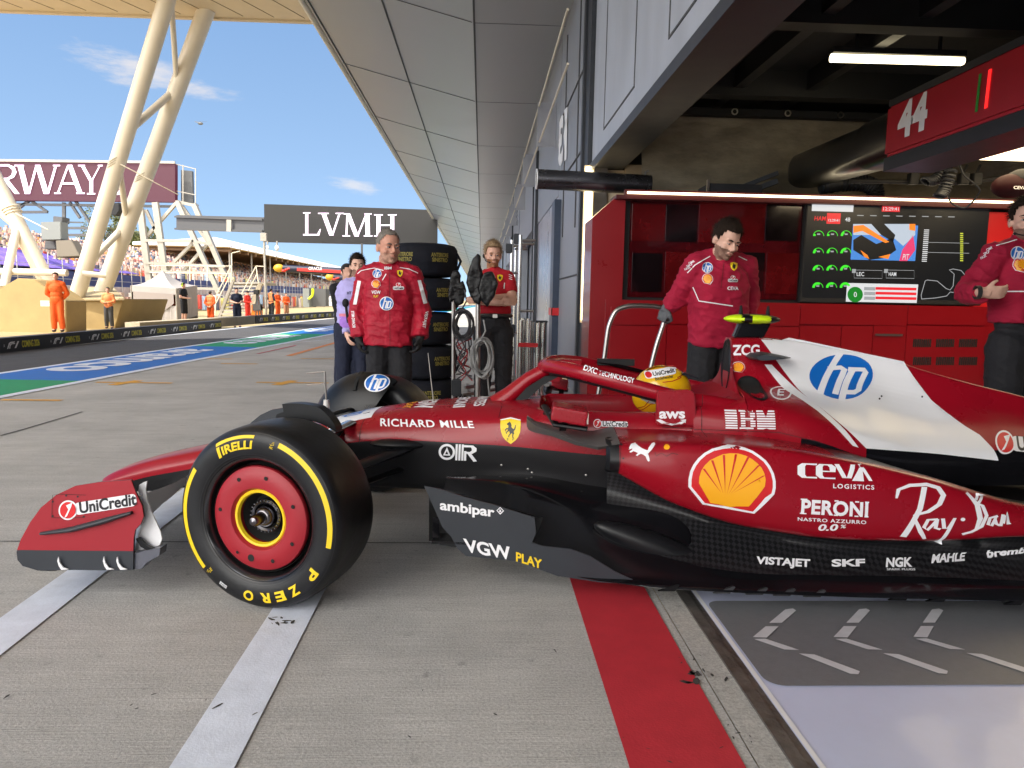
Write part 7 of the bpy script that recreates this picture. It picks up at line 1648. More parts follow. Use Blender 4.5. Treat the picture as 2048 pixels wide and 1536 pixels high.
# ---- purple board with its trestle tower
YB = 56
bt = thing('purple_display_board', 'large purple display board with white serif letters on a steel trestle', 'display board', atY(350, 403, YB))
M_PUR = mat('purple_display', (.035, .004, .012), .6, emit=.028, ecol=(.75, .08, .22)); M_PW = mat('pink_white_display', (.6, .5, .6), .4, emit=.42, ecol=(1, .78, 1))
mb = MB(); a = atY(-420, 318, YB); b_ = atY(350, 404, YB); q0 = atY(350, 326, YB); mb.prism([atY(-420, 318, YB), atY(350, 327, YB), atY(350, 404, YB), atY(-420, 396, YB)], (0, .5, 0)); part('panel', mb, M_PUR, bt, smooth=False)
mb = MB(); mb.beam(atY(-420, 316, YB), atY(350, 325, YB), .16, .18); part('top_rail', mb, M_GSTEEL, bt, smooth=False)
def serif_letter(ch):
    """hand drawn serif capitals in a unit box: thick and thin strokes with small feet"""
    T = .045
    def foot(x, y, w_=.26): return poly2d([(x-w_/2, y), (x+w_/2, y), (x+w_/2, y+T), (x-w_/2, y+T)])
    def dia(x0, y0, x1, y1, w_): return poly2d([(x0-w_/2, y0), (x0+w_/2, y0), (x1+w_/2, y1), (x1-w_/2, y1)])
    if ch == 'L': return join2d(dia(.22, 0, .22, 1, .16), foot(.22, 1-T, .40), poly2d([(.02, 0), (.92, 0), (1.0, .28), (.96, .28), (.80, T*1.3), (.02, T*1.3)]))
    if ch == 'V': return join2d(dia(.52, 0, .20, 1, .17), dia(.55, 0, .84, 1, .07), foot(.20, 1-T, .42), foot(.84, 1-T, .32))
    if ch == 'M': return join2d(dia(.12, 0, .16, 1, .06), dia(.48, 0, .17, 1, .15), dia(.50, .0, .82, 1, .06), dia(.86, 0, .84, 1, .15), foot(.12, 0, .26), foot(.87, 0, .30), foot(.13, 1-T, .20), foot(.87, 1-T, .24))
    if ch == 'H': return join2d(dia(.20, 0, .20, 1, .16), dia(.80, 0, .80, 1, .16), poly2d([(.2, .48), (.8, .48), (.8, .54), (.2, .54)]), foot(.2, 0, .38), foot(.8, 0, .38), foot(.2, 1-T, .38), foot(.8, 1-T, .38))
    if ch == 'R': return join2d(dia(.18, 0, .18, 1, .15), stroke2d([(.18, .97), (.55, .97), (.74, .87), (.78, .74), (.72, .60), (.54, .51), (.18, .51)], [.06, .07, .12, .16, .12, .07, .05]), dia(.88, 0, .46, .5, .17), foot(.18, 0, .32))
    if ch == 'W': return join2d(dia(.27, 0, .10, 1, .12), dia(.30, 0, .48, 1, .05), dia(.70, 0, .50, 1, .12), dia(.73, 0, .92, 1, .055), foot(.08, 1-T, .22), foot(.93, 1-T, .16))
    if ch == 'A': return join2d(dia(.10, 0, .46, 1, .065), dia(.86, 0, .50, 1, .16), poly2d([(.25, .33), (.70, .33), (.68, .39), (.27, .39)]), foot(.10, 0, .22), foot(.86, 0, .28))
    if ch == 'Y': return join2d(dia(.52, .45, .14, 1, .15), dia(.54, .45, .90, 1, .06), poly2d([(.45, 0), (.60, 0), (.60, .5), (.45, .5)]), foot(.52, 0, .34), foot(.12, 1-T, .28), foot(.90, 1-T, .20))
    if ch == 'S': return stroke2d([(.86, .80), (.72, .95), (.46, .985), (.22, .90), (.16, .74), (.28, .60), (.55, .50), (.80, .38), (.86, .22), (.74, .07), (.48, .02), (.24, .06), (.10, .22)], [.04, .07, .09, .13, .16, .17, .17, .17, .16, .12, .09, .07, .04])
def board_word(name, parent, word, Yp, m, slots, lift=.05):
    for ch, (x0, y0, x1, y1) in zip(word, slots):
        v, f = serif_letter(ch); mb = MB(); mb.add([atY(x0+(x1-x0)*a, y0+(y1-y0)*b_, Yp)+Vector((0, -lift, 0)) for a, b_ in v], f); part(name, mb, m, parent, smooth=False)
board_word('letter', bt, 'RWAYS', YB, M_PW, ((-14, 388, 42, 329), (32, 388, 120, 330), (110, 388, 170, 330), (158, 389, 206, 330), (208, 390, 250, 332)))
def beams(parent, name, segs, Yp, w_, m):
    for (x0, y0, x1, y1) in segs:
        mb = MB(); mb.beam(atY(x0, y0, Yp), atY(x1, y1, Yp), w_, w_*.8); part(name, mb, m, parent, smooth=False)
beams(bt, 'leg', ((355, 404, 438, 585), (281, 417, 300, 575), (388, 408, 450, 552), (311, 405, 330, 545)), YB-.5, .42, M_GSTEEL)
beams(bt, 'brace', ((294, 473, 353, 406), (330, 543, 386, 486), (366, 543, 414, 490), (364, 412, 422, 492), (292, 420, 330, 500), (352, 404, 396, 412), (420, 487, 444, 540)), YB-.2, .26, M_GSTEEL)
beams(bt, 'cross_beam', ((290, 481, 388, 482), (384, 482, 424, 489), (292, 526, 450, 533), (292, 543, 452, 546), (330, 575, 440, 578)), YB-.6, .24, M_GSTEEL)
beams(bt, 'under_truss', ((-60, 425, 95, 424), (30, 422, 60, 400), (60, 400, 95, 424), (0, 420, 30, 402), (-10, 408, 345, 413), (128, 405, 128, 500), (196, 405, 194, 500), (128, 456, 196, 456), (128, 470, 196, 470), (140, 405, 160, 436), (196, 405, 215, 440), (150, 400, 196, 470)), YB+.4, .22, M_GDARK)
beams(bt, 'handrail', ((350, 328, 392, 338), (352, 345, 352, 404), (366, 330, 366, 404), (391, 338, 391, 410), (352, 382, 392, 390), (352, 400, 392, 410)), YB+.3, .07, M_GSTEEL)
mb = MB(); mb.prism([atY(x, y, YB+.9) for x, y in ((362, 340), (384, 342), (386, 408), (362, 402))], (0, .3, 0)); part('back_frame', mb, M_GDARK, bt, smooth=False)
# grey boxes and a loudspeaker on the trestle
for lab, pts, Yp, m in (('grey metal cabinet high on the dark steel trestle', ((81, 444), (121, 443), (122, 479), (83, 480)), 50, mat('grey_box', (.19, .20, .19), .6)), ('brown louvred cabinet below the grey one on the trestle', ((111, 481), (143, 480), (160, 512), (114, 514)), 50, mat('brown_box', (.17, .145, .11), .6)), ('small dark box behind the grey cabinet', ((90, 481), (112, 480), (112, 498), (88, 498)), 51, M_GDARK), ('flat dark plate sign above the grey metal cabinet', ((106, 432), (125, 434), (124, 446), (106, 444)), 51, M_GDARK)):
    t = thing('equipment_cabinet', lab, 'cabinet', atY(pts[0][0], pts[3][1], Yp)); mb = MB(); mb.prism([atY(*p, Yp) for p in pts], (0, .9, 0)); part('casing', mb, m, t, smooth=False, bevel=.03)
    mb = MB(); mb.beam(atY(pts[0][0]+4, pts[3][1], Yp+.5), atY(pts[0][0]+60, pts[3][1]+1, Yp+.5), .1); part('bracket', mb, M_GDARK, t, smooth=False)
t = thing('loudspeaker', 'black loudspeaker hanging under the purple board between two columns', 'loudspeaker', atY(229, 405, 52)); mb = MB(); mb.prism([atY(x, y, 52) for x, y in ((216, 407), (238, 405), (239, 420), (232, 431), (222, 430), (217, 420))], (0, .7, 0)); part('casing', mb, M_BLACK, t, smooth=False, bevel=.04); mb = MB(); mb.beam(atY(228, 406, 52.3), atY(228, 400, 52.3), .06); part('hanger', mb, M_GDARK, t, smooth=False)
# ---- black LVMH gantry board on its beam
YL = 44
lv = thing('black_display_board', 'black display board with white serif letters over the pit lane', 'display board', atY(528, 485, YL))
mb = MB(); P = [atY(528, 408, YL), atY(874, 420, YL+1.5), atY(874, 491, YL+1.5), atY(529, 483, YL)]; mb.prism(P, (0, .55, 0)); part('panel', mb, mat('display_charcoal', (.018, .017, .016), .7, emit=.006, ecol=(1, .95, .9)), lv, smooth=False)
board_word('letter', lv, 'LVMH', YL, M_PW, ((606, 471, 642, 425), (637, 471, 688, 426), (686, 473, 744, 427), (748, 473, 794, 429)), .06)
mb = MB(); mb.beam(atY(355, 444, 52), atY(530, 450, 47), .18, .95); mb.beam(atY(355, 434, 52), atY(530, 440, 47), .5, .12); mb.beam(atY(355, 458, 52), atY(530, 463, 47), .5, .12); part('beam', mb, M_GDARK, lv, smooth=False)
mb = MB()
for x in (458, 524): mb.beam(atY(x, 436+(x-355)*.035, 48.4), atY(x, 460+(x-355)*.03, 48.4), .3, .1)
part('stiffener', mb, M_GSTEEL, lv, smooth=False)
for x in (535, 554): 
    t = thing('dome_camera', 'white dome camera hanging %s under the black display board' % ('from the left corner' if x < 540 else 'right of the other one'), 'camera', atY(x, 484, YL)); k = .7 if x < 540 else 1
    mb = MB(); mb.tube([atY(x, 482, YL), atY(x, 487+3*k, YL)], .05, 8); part('bracket', mb, M_GSTEEL, t); mb = MB(); mb.ball(atY(x, 492+4*k, YL), (.13*k, .13*k, .18*k), 12); part('dome', mb, M_SIGNW, t)
t = thing('lamp_post', 'thin tall galvanised post standing beside the black display board', 'post', atY(533, 645, 42)); mb = MB(); mb.tube([atY(533, 650, 42), atY(528, 466, 42)], .07, 10); part('shaft', mb, M_GSTEEL, t); mb = MB(); mb.mm(*(lambda p: ((p.x-.18, p.y-.1, p.z), (p.x+.16, p.y+.1, p.z+.45)))(atY(528, 482, 42))); part('head', mb, M_GSTEEL, t, smooth=False)
# ---- gazebo
YG = 37
gz = thing('gazebo', 'pale grey pop up gazebo tent with peaked roof and side walls', 'tent', atY(327, 640, YG))
M_TENT = mat('tent_fabric', (.34, .31, .29), .8, var=.08, vscale=2, bump=.2, bscale=3)
pk = atY(325, 541, YG); e = [atY(262, 571, YG-1.2), atY(352, 577, YG-1.7), atY(393, 571, YG+.9), atY(305, 566, YG+1.4)]
mb = MB(); G_ = []
for i in range(4):
    a, c = e[i], e[(i+1) % 4]; rows = []
    for k in range(7):
        s_ = k/6; w_ = s_**1.35; rows.append([(pk.lerp(a.lerp(c, j/8), s_)+Vector((0, 0, (w_-s_)*-0.0-(.35*math.sin(math.pi*s_)*.5)))) for j in range(9)])
    mb.grid(rows)
part('canopy', mb, M_TENT, gz, angle=20)
mb = MB()
for i in range(4):
    a, c = e[i], e[(i+1) % 4]; rows = [[a.lerp(c, j/10)+Vector((0, 0, -z)) for j in range(11)] for z in (0, .30)]; mb.grid(rows)
part('valance', mb, M_TENT, gz, angle=20)
mb = MB(); bot = [atY(264, 639, YG-1.2).z]*1; zb0 = atY(264, 640, YG-1.2).z
for i in (0, 1, 2, 3):
    a, c = e[i], e[(i+1) % 4]; rows = []
    for z in np.linspace(.28, a.z-zb0, 6):
        rows.append([a.lerp(c, j/24)+Vector((.03*math.sin(j*1.9+z), .03*math.sin(j*2.3), -z)) for j in range(25)])
    if i == 0: rows = rows[2:]
    mb.grid(rows)
part('side_wall', mb, M_TENT, gz)
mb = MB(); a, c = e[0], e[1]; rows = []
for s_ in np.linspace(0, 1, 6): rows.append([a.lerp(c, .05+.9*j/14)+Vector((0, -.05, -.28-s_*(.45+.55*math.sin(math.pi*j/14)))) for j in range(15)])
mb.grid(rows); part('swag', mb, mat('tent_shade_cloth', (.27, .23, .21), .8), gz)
mb = MB()
for p in e: mb.tube([p, (p.x, p.y, zb0)], .035, 8)
part('pole', mb, M_GSTEEL, gz)
# ---- metal stairs and platform
YS = 43
st = thing('metal_stairs', 'galvanised metal stairs with handrails leading up to a platform', 'stairs', atY(455, 642, YS))
n_ = 11
for k in range(n_):
    f = k/(n_-1); mb = MB(); p = atY(440+f*22, 634-f*68, YS+f*1.5); q = atY(492+f*25, 636-f*70, YS+f*1.5); mb.beam(p, q, .28, .10); part('tread', mb, M_GSTEEL, st, smooth=False)
beams(st, 'stringer', ((436, 642, 466, 562),), YS+.3, .2, M_GSTEEL); beams(st, 'stringer', ((493, 642, 522, 566),), YS+.3, .3, M_CWALL)
beams(st, 'handrail', ((432, 592, 463, 530), (432, 606, 463, 546), (480, 594, 512, 532), (482, 610, 514, 548), (432, 592, 430, 630), (480, 594, 478, 640), (463, 530, 462, 565), (512, 532, 517, 566), (512, 532, 532, 533)), YS, .06, M_TRIMW)
mb = MB(); p = atY(462, 564, YS+1.6); q = atY(533, 568, YS+1.6); mb.mm((p.x, p.y, p.z-.15), (q.x, p.y+2, p.z)); part('platform', mb, M_CWALL, st, smooth=False)
beams(st, 'platform_rail', ((300, 531, 462, 532), (300, 545, 462, 547), (463, 506, 464, 560), (464, 506, 480, 502), (415, 531, 415, 562), (380, 531, 380, 562)), YS+2.5, .06, M_TRIMW)
# ---- orange crate, tripod
t = thing('orange_crate', 'orange crate with a black top at the foot of the metal stairs', 'crate', atY(510, 640, 41)); mb = MB(); p = atY(503, 640, 41); q = atY(520, 610, 41); mb.mm((p.x, 41, p.z-.3), (q.x, 41.5, q.z)); part('box', mb, mat('orange_plastic', (.75, .20, .02), .5), t, smooth=False, bevel=.02); mb = MB(); mb.mm((p.x+.08, 40.96, q.z-.32), (q.x, 41.5, q.z+.05)); part('lid', mb, M_GDARK, t, smooth=False)
t = thing('tripod', 'black tripod standing beside the orange crate', 'tripod', atY(522, 638, 41)); 
for dx in (-5, 2, 9): mb = MB(); mb.tube([atY(514+dx*.2, 588, 41), atY(516+dx, 640, 41)], .035, 6); part('leg', mb, M_GDARK, t)
mb = MB(); mb.box(atY(513, 584, 41), (.25, .3, .25)); part('head', mb, M_BLACK, t, smooth=False)
# ---- booms of the next team hanging over the lane
M_NVY = mat('boom_navy', (.012, .014, .035), .4); M_BALL = mat('boom_yellow', (.62, .33, .02), .45)
def boom_(label, x0, y0, x1, y1, Yp, r, text=True):
    t = thing('equipment_boom', label, 'boom', atY(x0, y0, Yp), 'navy equipment booms over the pit lane'); A = atY(x0, y0, Yp); B = atY(x1, y1, Yp); d = (B-A).normalized()
    mb = MB(); mb.tube([A+d*r*2, B], r, 16); part('arm', mb, M_NVY, t); mb = MB(); mb.ball(A+d*r*.8, (r*1.5, r*1.15, r*1.12), 16); part('tip', mb, M_BALL, t)
    mb = MB()
    for a_, b_ in ((1.6, 2.9), (2.4, 3.6), (3.1, 4.2)): mb.ball(A+d*r*(a_+b_)/2+Vector((0, -.04, -.12+.09*(b_-2.9))), (r*.85, r*.98, r*.42), 10)
    part('red_emblem', mb, mat('emblem_red', (.70, .03, .02), .45), t)
    mb = MB(); mb.beam(A+d*r*6+Vector((0, -r*.9, -.02)), B+Vector((0, -r*.9, -.02)), .12, .16); part('red_stripe', mb, mat('emblem_red', (.70, .03, .02), .45), t, smooth=False)
    if text:
        v, f, _ = text2d('ORACLE', .02); mb = MB(); p = atY(617, 540, Yp-r-.12); q = atY(644, 540, Yp-r-.12); mb.add([p.lerp(q, a)+Vector((0, 0, .17*b_)) for a, b_ in v], f); part('lettering', mb, M_SIGNW, t, smooth=False)
    mb = MB(); mb.beam(B+Vector((-.3, 0, r)), B+Vector((-.3, 0, 1.6)), .1); part('hanger', mb, M_GDARK, t, smooth=False)
boom_('long navy and red boom with yellow tip carrying white lettering', 552, 536, 735, 546, 40, .20)
boom_('shorter navy boom with yellow tip further back behind the bib man', 655, 554, 735, 560, 52, .22, False)
# ---- the stands: a long bank of seats with the crowd, blue fence, roof over the far part
M_SEAT = mat('seat_concrete', (.33, .28, .26), .8); M_BLUEF = mat('blue_fence_board', (.03, .045, .16), .6, var=.2, vscale=1)
sx = -33.0
bank = thing('grandstand', 'long open grandstand bank full of spectators beyond the track', 'grandstand', (sx, 80, 0))
mb = MB(); prev = None
ROWS = 15
for r in range(ROWS):
    x = sx-r*.82; z = 2.75+r*.25; mb.mm((x-.83, 22, z-.30), (x, 320, z))
part('seat_rows', mb, M_SEAT, bank, smooth=False)
for k in range(8):
    mb = MB(); y0 = 30+k*30; mb.mm((sx+.4, y0, 1.75), (sx+.5, y0+29, 2.85)); part('fence_board', mb, M_BLUEF, bank, smooth=False)
mb = MB(); mb.mm((sx+.35, 22, -1), (sx+.6, 320, 1.74)); part('front_wall', mb, mat('pale_fence', (.50, .40, .36), .7, var=.4, vscale=1.2), bank, smooth=False)
mb = MB()
for k in range(100): mb.mm((sx+.75, 26+k*1.8, .2), (sx+.80, 26.05+k*1.8, 4.2))
for z in (1.2, 2.2, 3.2, 4.2): mb.mm((sx+.745, 26, z), (sx+.80, 206, z+.04))
o = part('catch_fence', mb, mat('pale_wire', (.42, .40, .38), .6), bank, smooth=False)
mb = MB(); mb.prism([(sx+.3, 22, 2.9), (sx-3.5, 22, 4.6), (sx-3.5, 60, 4.4), (sx+.3, 70, 3.0)], (0, 0, .06)); part('purple_cover', mb, mat('purple_banner', (.16, .10, .42), .7, var=.5, vscale=1.6), bank, smooth=False)
rng_ = random.Random(3); crowd = []
pal = [(.62, .50, .44), (.70, .66, .62), (.55, .08, .06), (.62, .22, .05), (.66, .58, .50), (.50, .30, .24), (.10, .10, .14), (.68, .60, .22), (.30, .40, .52), (.70, .70, .70), (.52, .36, .28)]
CM = [mat('crowd_%d' % i, c, .8) for i, c in enumerate(pal)]
mb = MB()
def crowd_bank(y0, y1, step, rows, skip=.12):
    y = y0
    while y < y1:
        for r in rows:
            if rng_.random() < skip: continue
            if y < 60 and r < 4: continue
            x = sx-r*.82-.4+rng_.uniform(-.12, .12); z = 2.78+r*.25; yy = y+rng_.uniform(-.15, .15); h = rng_.uniform(.55, .85); w_ = rng_.uniform(.34, .46)*(step/.62)
            mb.box((x, yy, z+h/2), (.26, w_, h), 0, rng_.randrange(len(pal))); mb.box((x+.02, yy, z+h+.11), (.18, .18*(step/.62), .22), 0, rng_.choice((0, 5, 5, 10, 6)))
        y += step
crowd_bank(24, 100, .62, range(ROWS)); crowd_bank(100, 190, .85, range(ROWS), .18)
for k in range(260):
    y = rng_.uniform(60, 180); mb.box((sx+1.4+rng_.uniform(0, 1.5), y, rng_.uniform(.1, .6)), (.3, .5, 1.5), 0, rng_.randrange(len(pal)))
cr = part('crowd', mb, CM, None, smooth=False, fixn=False); cr['kind'] = 'stuff'; tag(cr, 'dense crowd of spectators in pale, red and orange clothes on the stands', 'crowd')
rf = thing('grandstand_roof', 'white grandstand roof with striped yellow underside over the far crowd', 'roof', (sx, 95, 7))
mb = MB(); Pn = [(sx+.5, 94, 7.35), (sx-1.2, 94, 8.55), (sx-14, 99, 8.1), (sx-14, 99, 7.7)]; mb.prism(Pn, (0, 170, .0)); part('fascia', mb, mat('white_roof_sheet', (.72, .72, .74), .5), rf, smooth=False)
mb = MB(); mb.prism([(sx+.48, 94.2, 7.32), (sx-14, 99.2, 7.66), (sx-14, 99.2, 7.60), (sx+.48, 94.2, 7.26)], (0, 170, 0)); part('underside', mb, mat('yellow_soffit', (.55, .36, .10), .6), rf, smooth=False)
mb = MB()
for k in range(44): mb.beam((sx+.4, 95+k*3.4, 7.16), (sx-13.8, 100+k*3.4, 7.50), .3, .7)
part('rafters', mb, mat('brown_rafter', (.16, .09, .04), .7), rf, smooth=False)
mb = MB()
for k in range(16): mb.beam((sx-.2, 96+k*9, 1.5), (sx-.2, 96+k*9, 7.2), .16)
part('posts', mb, M_GSTEEL, rf, smooth=False)
# ---- far garage unit at the end of the lane, barrels, hoop
t = thing('far_container', 'grey equipment container with dark opening behind the green crew', 'container', atY(622, 612, 74)); mb = MB(); a = atY(606, 614, 74); b_ = atY(618, 577, 74); mb.mm((a.x, 74, a.z), (b_.x, 77, b_.z)); part('side', mb, mat('grey_box', (.19, .20, .19), .6), t, smooth=False); mb = MB(); a = atY(618, 612, 75); b_ = atY(651, 578, 75); mb.mm((a.x, 75, a.z), (b_.x, 77, b_.z)); part('opening', mb, M_GDARK, t, smooth=False)
t = thing('yellow_hoop', 'neon yellow curved pole standing by the green crew', 'pole', atY(616, 600, 73)); mb = MB(); mb.tube([Vector(p) for p in catmull([atY(617, 598, 73), atY(624, 592, 73), atY(626, 582, 73), atY(625, 577, 73)], 6)], .12, 8); part('pole', mb, M_NEON, t); mb = MB(); mb.tube([atY(617, 598, 73), atY(616, 606, 73)], .05, 6); part('foot', mb, M_GDARK, t)
for lab, x, m in (('white barrel at the end of the pit wall', 664, M_SIGNW), ('blue covered barrel behind the white one', 666, mat('barrel_blue', (.05, .22, .50), .5))):
    yp = 66 if 'white' in lab else 68; t = thing('barrel', lab, 'barrel', atY(x, 612, yp)); base = atY(x, 612 if yp == 66 else 602, yp); mb = MB(); mb.lathe([(0, 0), (.24, 0), (.27, .1), (.27, .75), (.22, .85), (0, .85)], Matrix.Translation(base), 16); part('drum', mb, m, t); mb = MB(); mb.lathe([(.28, .4), (.285, .45), (.28, .5)], Matrix.Translation(base), 16); part('band', mb, M_GSTEEL, t)
# ---- trees behind the stands
def tree(label, px_, top, base, Yt, w_, seed, n=5200):
    rr = random.Random(seed); p = atY(px_, base, Yt); T_ = atY(px_, top, Yt); h = T_.z-p.z; t = thing('broadleaf_tree', label, 'tree', p, 'trees behind the stands')
    mb = MB(); mb.tube([p-Vector((0, 0, 3)), p+Vector((.1, 0, h*.3)), p+Vector((-.1, 0, h*.6))], [.45, .35, .15], 10)
    for k in range(8):
        a = rr.uniform(0, 6.28); q = p+Vector((0, 0, h*rr.uniform(.15, .5))); mb.tube([q, q+Vector((math.cos(a)*w_*.5, math.sin(a)*w_*.3, h*.25))], [.16, .04], 6)
    part('trunk', mb, mat('bark', (.10, .075, .05), .9), t)
    mb = MB(); cl_ = [(Vector((rr.uniform(-.85, .85)*w_, rr.uniform(-.6, .6)*w_, h*rr.uniform(.12, .9))), rr.uniform(.22, .42)*w_) for _ in range(26)]
    cl_ = [(c*1, r) for c, r in cl_ if (c.x/w_)**2+((c.z-h*.45)/(h*.55))**2 < 1]
    for k in range(n):
        c, r = rr.choice(cl_); d = Vector((rr.gauss(0, 1), rr.gauss(0, 1), rr.gauss(0, 1))).normalized()*r*rr.uniform(.55, 1)**.5; q = p+c+d; s_ = rr.uniform(.10, .24); u_ = Vector((rr.gauss(0, 1), rr.gauss(0, 1), rr.gauss(0, .6))).normalized(); v_ = u_.orthogonal().normalized()
        mb.add([q-u_*s_, q+v_*s_*.6, q+u_*s_, q-v_*s_*.6], [(0, 1, 2, 3)], rr.choice((0, 0, 1, 2)))
    part('crown', mb, [mat('leaf_olive', (.085, .095, .018), .7), mat('leaf_light', (.13, .13, .03), .7), mat('leaf_dark', (.04, .055, .014), .7)], t, smooth=False, fixn=False)
tree('olive green broadleaf tree behind the crowd between the columns', 232, 424, 520, 125, 4.6, 5, 7000); tree('olive green tree right of the taller one behind the steel legs', 296, 452, 522, 130, 3.4, 9, 4500)
# ---- small helicopter far off
t = thing('helicopter', 'tiny dark helicopter far off in the blue sky', 'helicopter', atY(401, 247, 420)); p = atY(401, 247, 420); mb = MB(); mb.ball(p, (1.5, .9, .8), 12); mb.tube([p, p+Vector((-3, 0, .9))], [.4, .12], 6); part('fuselage', mb, M_GDARK, t); mb = MB(); mb.beam(p+Vector((-3.5, 0, 1.1)), p+Vector((3.5, .5, 1.2)), .25, .04); part('rotor', mb, M_GDARK, t, smooth=False)

# ================================================================ BESIDE THE GARAGE: TYRES, STANDS, RACKS
M_BLK = mat('tyre_blanket', (.007, .008, .013), .8, spec=.2, var=.3, vscale=5, bump=.5, bscale=14)
ty = 7.75; cx = atY(847, 600, ty).x; ztop = atY(847, 483, ty-.35).z; hh = ztop/5
labs = ('topmost blanketed tyre of the stack behind the red jacket', 'second blanketed tyre from the top of the stack', 'middle blanketed tyre of the stack of five', 'fourth blanketed tyre from the top of the stack', 'bottom blanketed tyre of the stack behind the car nose')
for k in range(5):
    z0 = ztop-(k+1)*hh; t = thing('blanketed_tyre', labs[k], 'tyre', (cx, ty, z0), 'stack of tyres in black blankets'); off = Vector((.02*math.sin(k*2.1), .0, 0))
    mb = MB(); rows = []
    for i in range(49):
        a = 2*math.pi*i/48; row = []
        for r, z in ((.12, hh-.012), (.26, hh-.004), (.33, hh-.02), (.358, hh-.06), (.363, hh*.72), (.367, hh*.70), (.367, hh*.42), (.362, hh*.40), (.36, .06), (.335, .018), (.25, .006), (.12, .01)):
            q = 1+.012*noise.noise(Vector((math.cos(a)*3, math.sin(a)*3, k*7+z*8))); row.append(Vector((cx, ty, z0))+off+Vector((r*q*math.cos(a), r*q*math.sin(a), z)))
        rows.append(row)
    mb.grid(rows); part('blanket', mb, M_BLK, t, angle=60)
    mb = MB(); mb.tube([Vector((cx, ty, z0+hh*.5))+off+Vector((.355, -.12, .08)), Vector((cx, ty, z0+hh*.5))+off+Vector((.40, -.10, 0)), Vector((cx, ty, z0+hh*.5))+off+Vector((.36, -.08, -.1))], .014, 6); part('strap', mb, M_BLK, t)
    for word, zz in (('ANTERIORE', hh*.58), ('SINISTRO' if k != 4 else 'DESTRO', hh*.44)):
        for a0 in ((-58, -118) if k in (0,) else (-52,) if k < 4 else (-74,)):
            v, f, _ = text2d(word, .03); wd = .20*len(word)/9; mb = MB()
            vv = [Vector((cx, ty, z0))+off+Vector((.372*math.cos(R(a0)+(a-.5)*wd/.37), .372*math.sin(R(a0)+(a-.5)*wd/.37), zz+.042*b_)) for a, b_ in v]; mb.add(vv, f); part('lettering', mb, mat('blanket_yellow', (.20, .165, .03), .7), t, smooth=False)
M_LEATH = mat('black_leather', (.006, .006, .007), .36, var=.2, vscale=8, bump=.2, bscale=22, spec=.3)
def gun_stand(label, bx, top, base, Yp, r, pouch, seed):
    b0 = atY(bx, base, Yp); b0.z = 0; T_ = atY(bx, top, Yp); t = thing('hose_stand', label, 'stand', b0, 'hose stands beside the tyre stack')
    mb = MB(); mb.tube([b0, T_], r, 14); part('pole', mb, M_STEEL, t); mb = MB(); mb.lathe([(0, 0), (.16, 0), (.16, .02), (.03, .035), (0, .035)], Matrix.Translation(b0), 24); part('base', mb, M_DARK, t)
    for pts, th in pouch:
        mb = MB(); P = [atY(x, y, Yp-.06) for x, y in pts]; mb.prism(P, (0, .12, 0)); o = link('pouch', remesh(mb, 'pouch', .009, 7, .008, 14, M_LEATH), t)
    return t, b0
s1, b1 = gun_stand('front steel hose stand with large black leather pouches and coiled cables', 956, 590, 800, 6.1, .021,
    (([(932, 566), (936, 545), (944, 520), (955, 505), (962, 512), (960, 530), (966, 545), (962, 570), (952, 585), (946, 598), (940, 590)], .1), ([(960, 560), (968, 545), (985, 542), (996, 566), (990, 590), (975, 614), (962, 600), (956, 580)], .1), ([(942, 580), (956, 570), (965, 590), (958, 610), (946, 602)], .1)), 1)
s2, b2 = gun_stand('rear steel hose stand with black leather pouches next to the tyres', 907, 590, 800, 6.7, .019,
    (([(897, 590), (900, 560), (905, 542), (916, 540), (922, 550), (920, 575), (926, 600), (918, 612), (908, 600), (900, 606)], .1), ([(914, 570), (926, 560), (932, 580), (926, 606), (916, 612)], .1)), 2)
def cable_coil(label, cx_, cy_, rx, ry, Yp, n, m, seed, par):
    rr = random.Random(seed); t = thing('cable_coil', label, 'cable', atY(cx_, cy_-ry, Yp), 'cable coils hanging on the hose stands')
    for k in range(n):
        pts = []; dx = rr.uniform(-5, 5); dy = rr.uniform(-6, 6); q = rr.uniform(.82, 1.1); yy = Yp-.05-rr.uniform(0, .07)
        for i in range(25):
            a = 2*math.pi*i/24; pts.append(atY(cx_+dx+rx*q*math.sin(a), cy_+dy-ry*q*math.cos(a), yy+.03*math.sin(a*2+k)))
        mb = MB(); mb.tube(pts, .0075, 6, caps=False); part('loop', mb, m, t)
    mb = MB(); mb.tube([atY(cx_-4, cy_-ry, Yp-.08), atY(cx_+6, cy_-ry-18, Yp-.05), atY(cx_+2, cy_-ry-40, Yp)], .007, 6); part('tail', mb, m, t); mb = MB(); mb.tube([atY(cx_+8, cy_+ry*.5, Yp-.08), atY(cx_+14, cy_+ry+40, Yp-.05), atY(cx_+24, cy_+ry+62, Yp)], .007, 6); part('tail', mb, m, t)
M_CBL = mat('grey_cable', (.22, .22, .22), .5); M_CBD = mat('dark_cable', (.06, .06, .065), .5)
cable_coil('grey cable coil hanging low on the front hose stand', 965, 716, 18, 36, 6.0, 9, M_CBL, 4, s1)
cable_coil('dark cable coil hanging on the rear hose stand', 927, 648, 17, 28, 6.5, 8, M_CBD, 6, s2)
t = thing('red_air_line', 'thin tangled red and dark air lines below the rear hose stand', 'hose', atY(930, 700, 6.5))
rr = random.Random(2)
for k in range(7):
    pts = [atY(915+rr.uniform(-4, 30), 672+j*17+rr.uniform(-5, 5), 6.45+rr.uniform(-.05, .05)) for j in range(6)]; mb = MB(); mb.tube([Vector(p) for p in catmull(pts, 5)], .006, 6); part('line', mb, mat('red_hose', (.30, .01, .015), .5) if k % 3 == 0 else M_CBD, t)
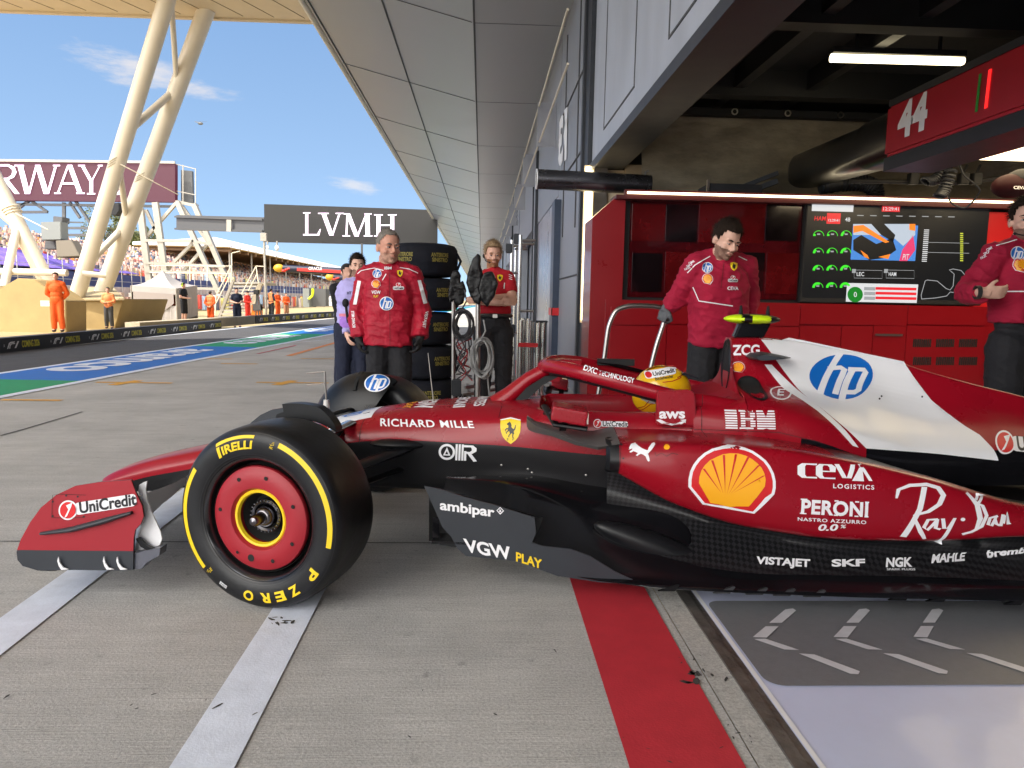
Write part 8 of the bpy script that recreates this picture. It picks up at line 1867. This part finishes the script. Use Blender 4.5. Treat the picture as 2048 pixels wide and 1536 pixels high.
t = thing('hose_manifold', 'small black valve block on the rear hose stand foot', 'valve', atY(912, 770, 6.6)); mb = MB(); mb.box(atY(913, 775, 6.6), (.09, .08, .16)); part('block', mb, M_DARK, t, smooth=False, bevel=.01)
for y in (748, 760, 775, 788): mb = MB(); mb.tube([atY(912, y, 6.6), atY(922, y, 6.6)], .010, 6); part('nipple', mb, M_CHROME, t)
# rack of poles along the wall
rk = thing('steel_rack', 'tall rack of steel poles with side prongs along the wall', 'rack', (atY(1035, 790, 9.6).x, 9.6, 0))
for x, y0, Yp in ((1024, 480, 9.9), (1041, 470, 9.3), (1032, 492, 10.3)):
    T_ = atY(x, y0, Yp); mb = MB(); mb.tube([(T_.x, Yp, 0), T_], .026, 12); part('pole', mb, M_CHROME, rk)
for x0, x1, y, Yp in ((1041, 1071, 481, 9.3), (1041, 1069, 488, 9.3), (1024, 1052, 492, 9.9), (1030, 1054, 498, 10), (1041, 1067, 622, 9.3), (1020, 1042, 546, 9.9), (1018, 1048, 665, 9.8), (1012, 1042, 760, 9.6), (1010, 1046, 772, 9.4)):
    mb = MB(); mb.tube([atY(x0, y, Yp), atY(x1, y, Yp-.02)], .017, 8); part('prong', mb, M_STEEL, rk)
for x, y, Yp in ((1034, 478, 9.35), (1018, 497, 9.9), (1030, 596, 9.5), (1024, 658, 9.8)): mb = MB(); mb.box(atY(x, y, Yp), (.09, .09, .13)); part('clamp', mb, M_DARK, rk, smooth=False, bevel=.01)
bk = ('bundle of polished steel tubes standing against the wall', 'single thick polished tube right of the tube bundle')
t = thing('steel_tubes', bk[0], 'tubes', (atY(1055, 780, 9.0).x, 9.0, 0))
for k, (x, y) in enumerate(((1043, 640), (1049, 638), (1055, 640), (1061, 641), (1066, 644), (1046, 636), (1058, 637))):
    p = atY(x, y, 8.9+.08*(k % 3)); mb = MB(); mb.tube([(p.x, p.y, 0), p], .026, 14); part('tube', mb, M_CHROME, t)
mb = MB(); p = atY(1056, 690, 8.85); mb.box(p, (.24, .03, .05)); part('strap', mb, mat('red_tape', (.55, .01, .015), .4), t, smooth=False)
t = thing('steel_tube', bk[1], 'tube', (atY(1083, 780, 8.9).x, 8.9, 0))
for x in (1078, 1088): p = atY(x, 644, 8.9); mb = MB(); mb.tube([(p.x, p.y, 0), p], .042, 18); part('tube', mb, M_CHROME, t)
mb = MB(); p = atY(1083, 645, 8.9); mb.box(p+Vector((0, 0, .01)), (.16, .10, .03)); part('cap', mb, M_DARK, t, smooth=False, bevel=.01)
t = thing('floor_trolley', 'low steel trolley frame on castors behind the hose stands', 'trolley', atY(985, 790, 8.2)); t.location.z = 0
for x0, y0, x1, y1 in ((925, 790, 1040, 770), (930, 775, 1030, 760), (940, 792, 935, 770), (1030, 786, 1028, 755)): mb = MB(); mb.beam(atY(x0, y0, 8.2), atY(x1, y1, 8.5), .04); part('bar', mb, M_STEEL, t, smooth=False)
for x in (930, 978, 1030): p = atY(x, 795, 8.2); mb = MB(); mb.lathe([(0, -.015), (.05, -.015), (.05, .015), (0, .015)], Matrix.Translation((p.x, p.y, .05)) @ Matrix.Rotation(R(90), 4, 'X'), 16); part('castor', mb, M_BLACK, t)
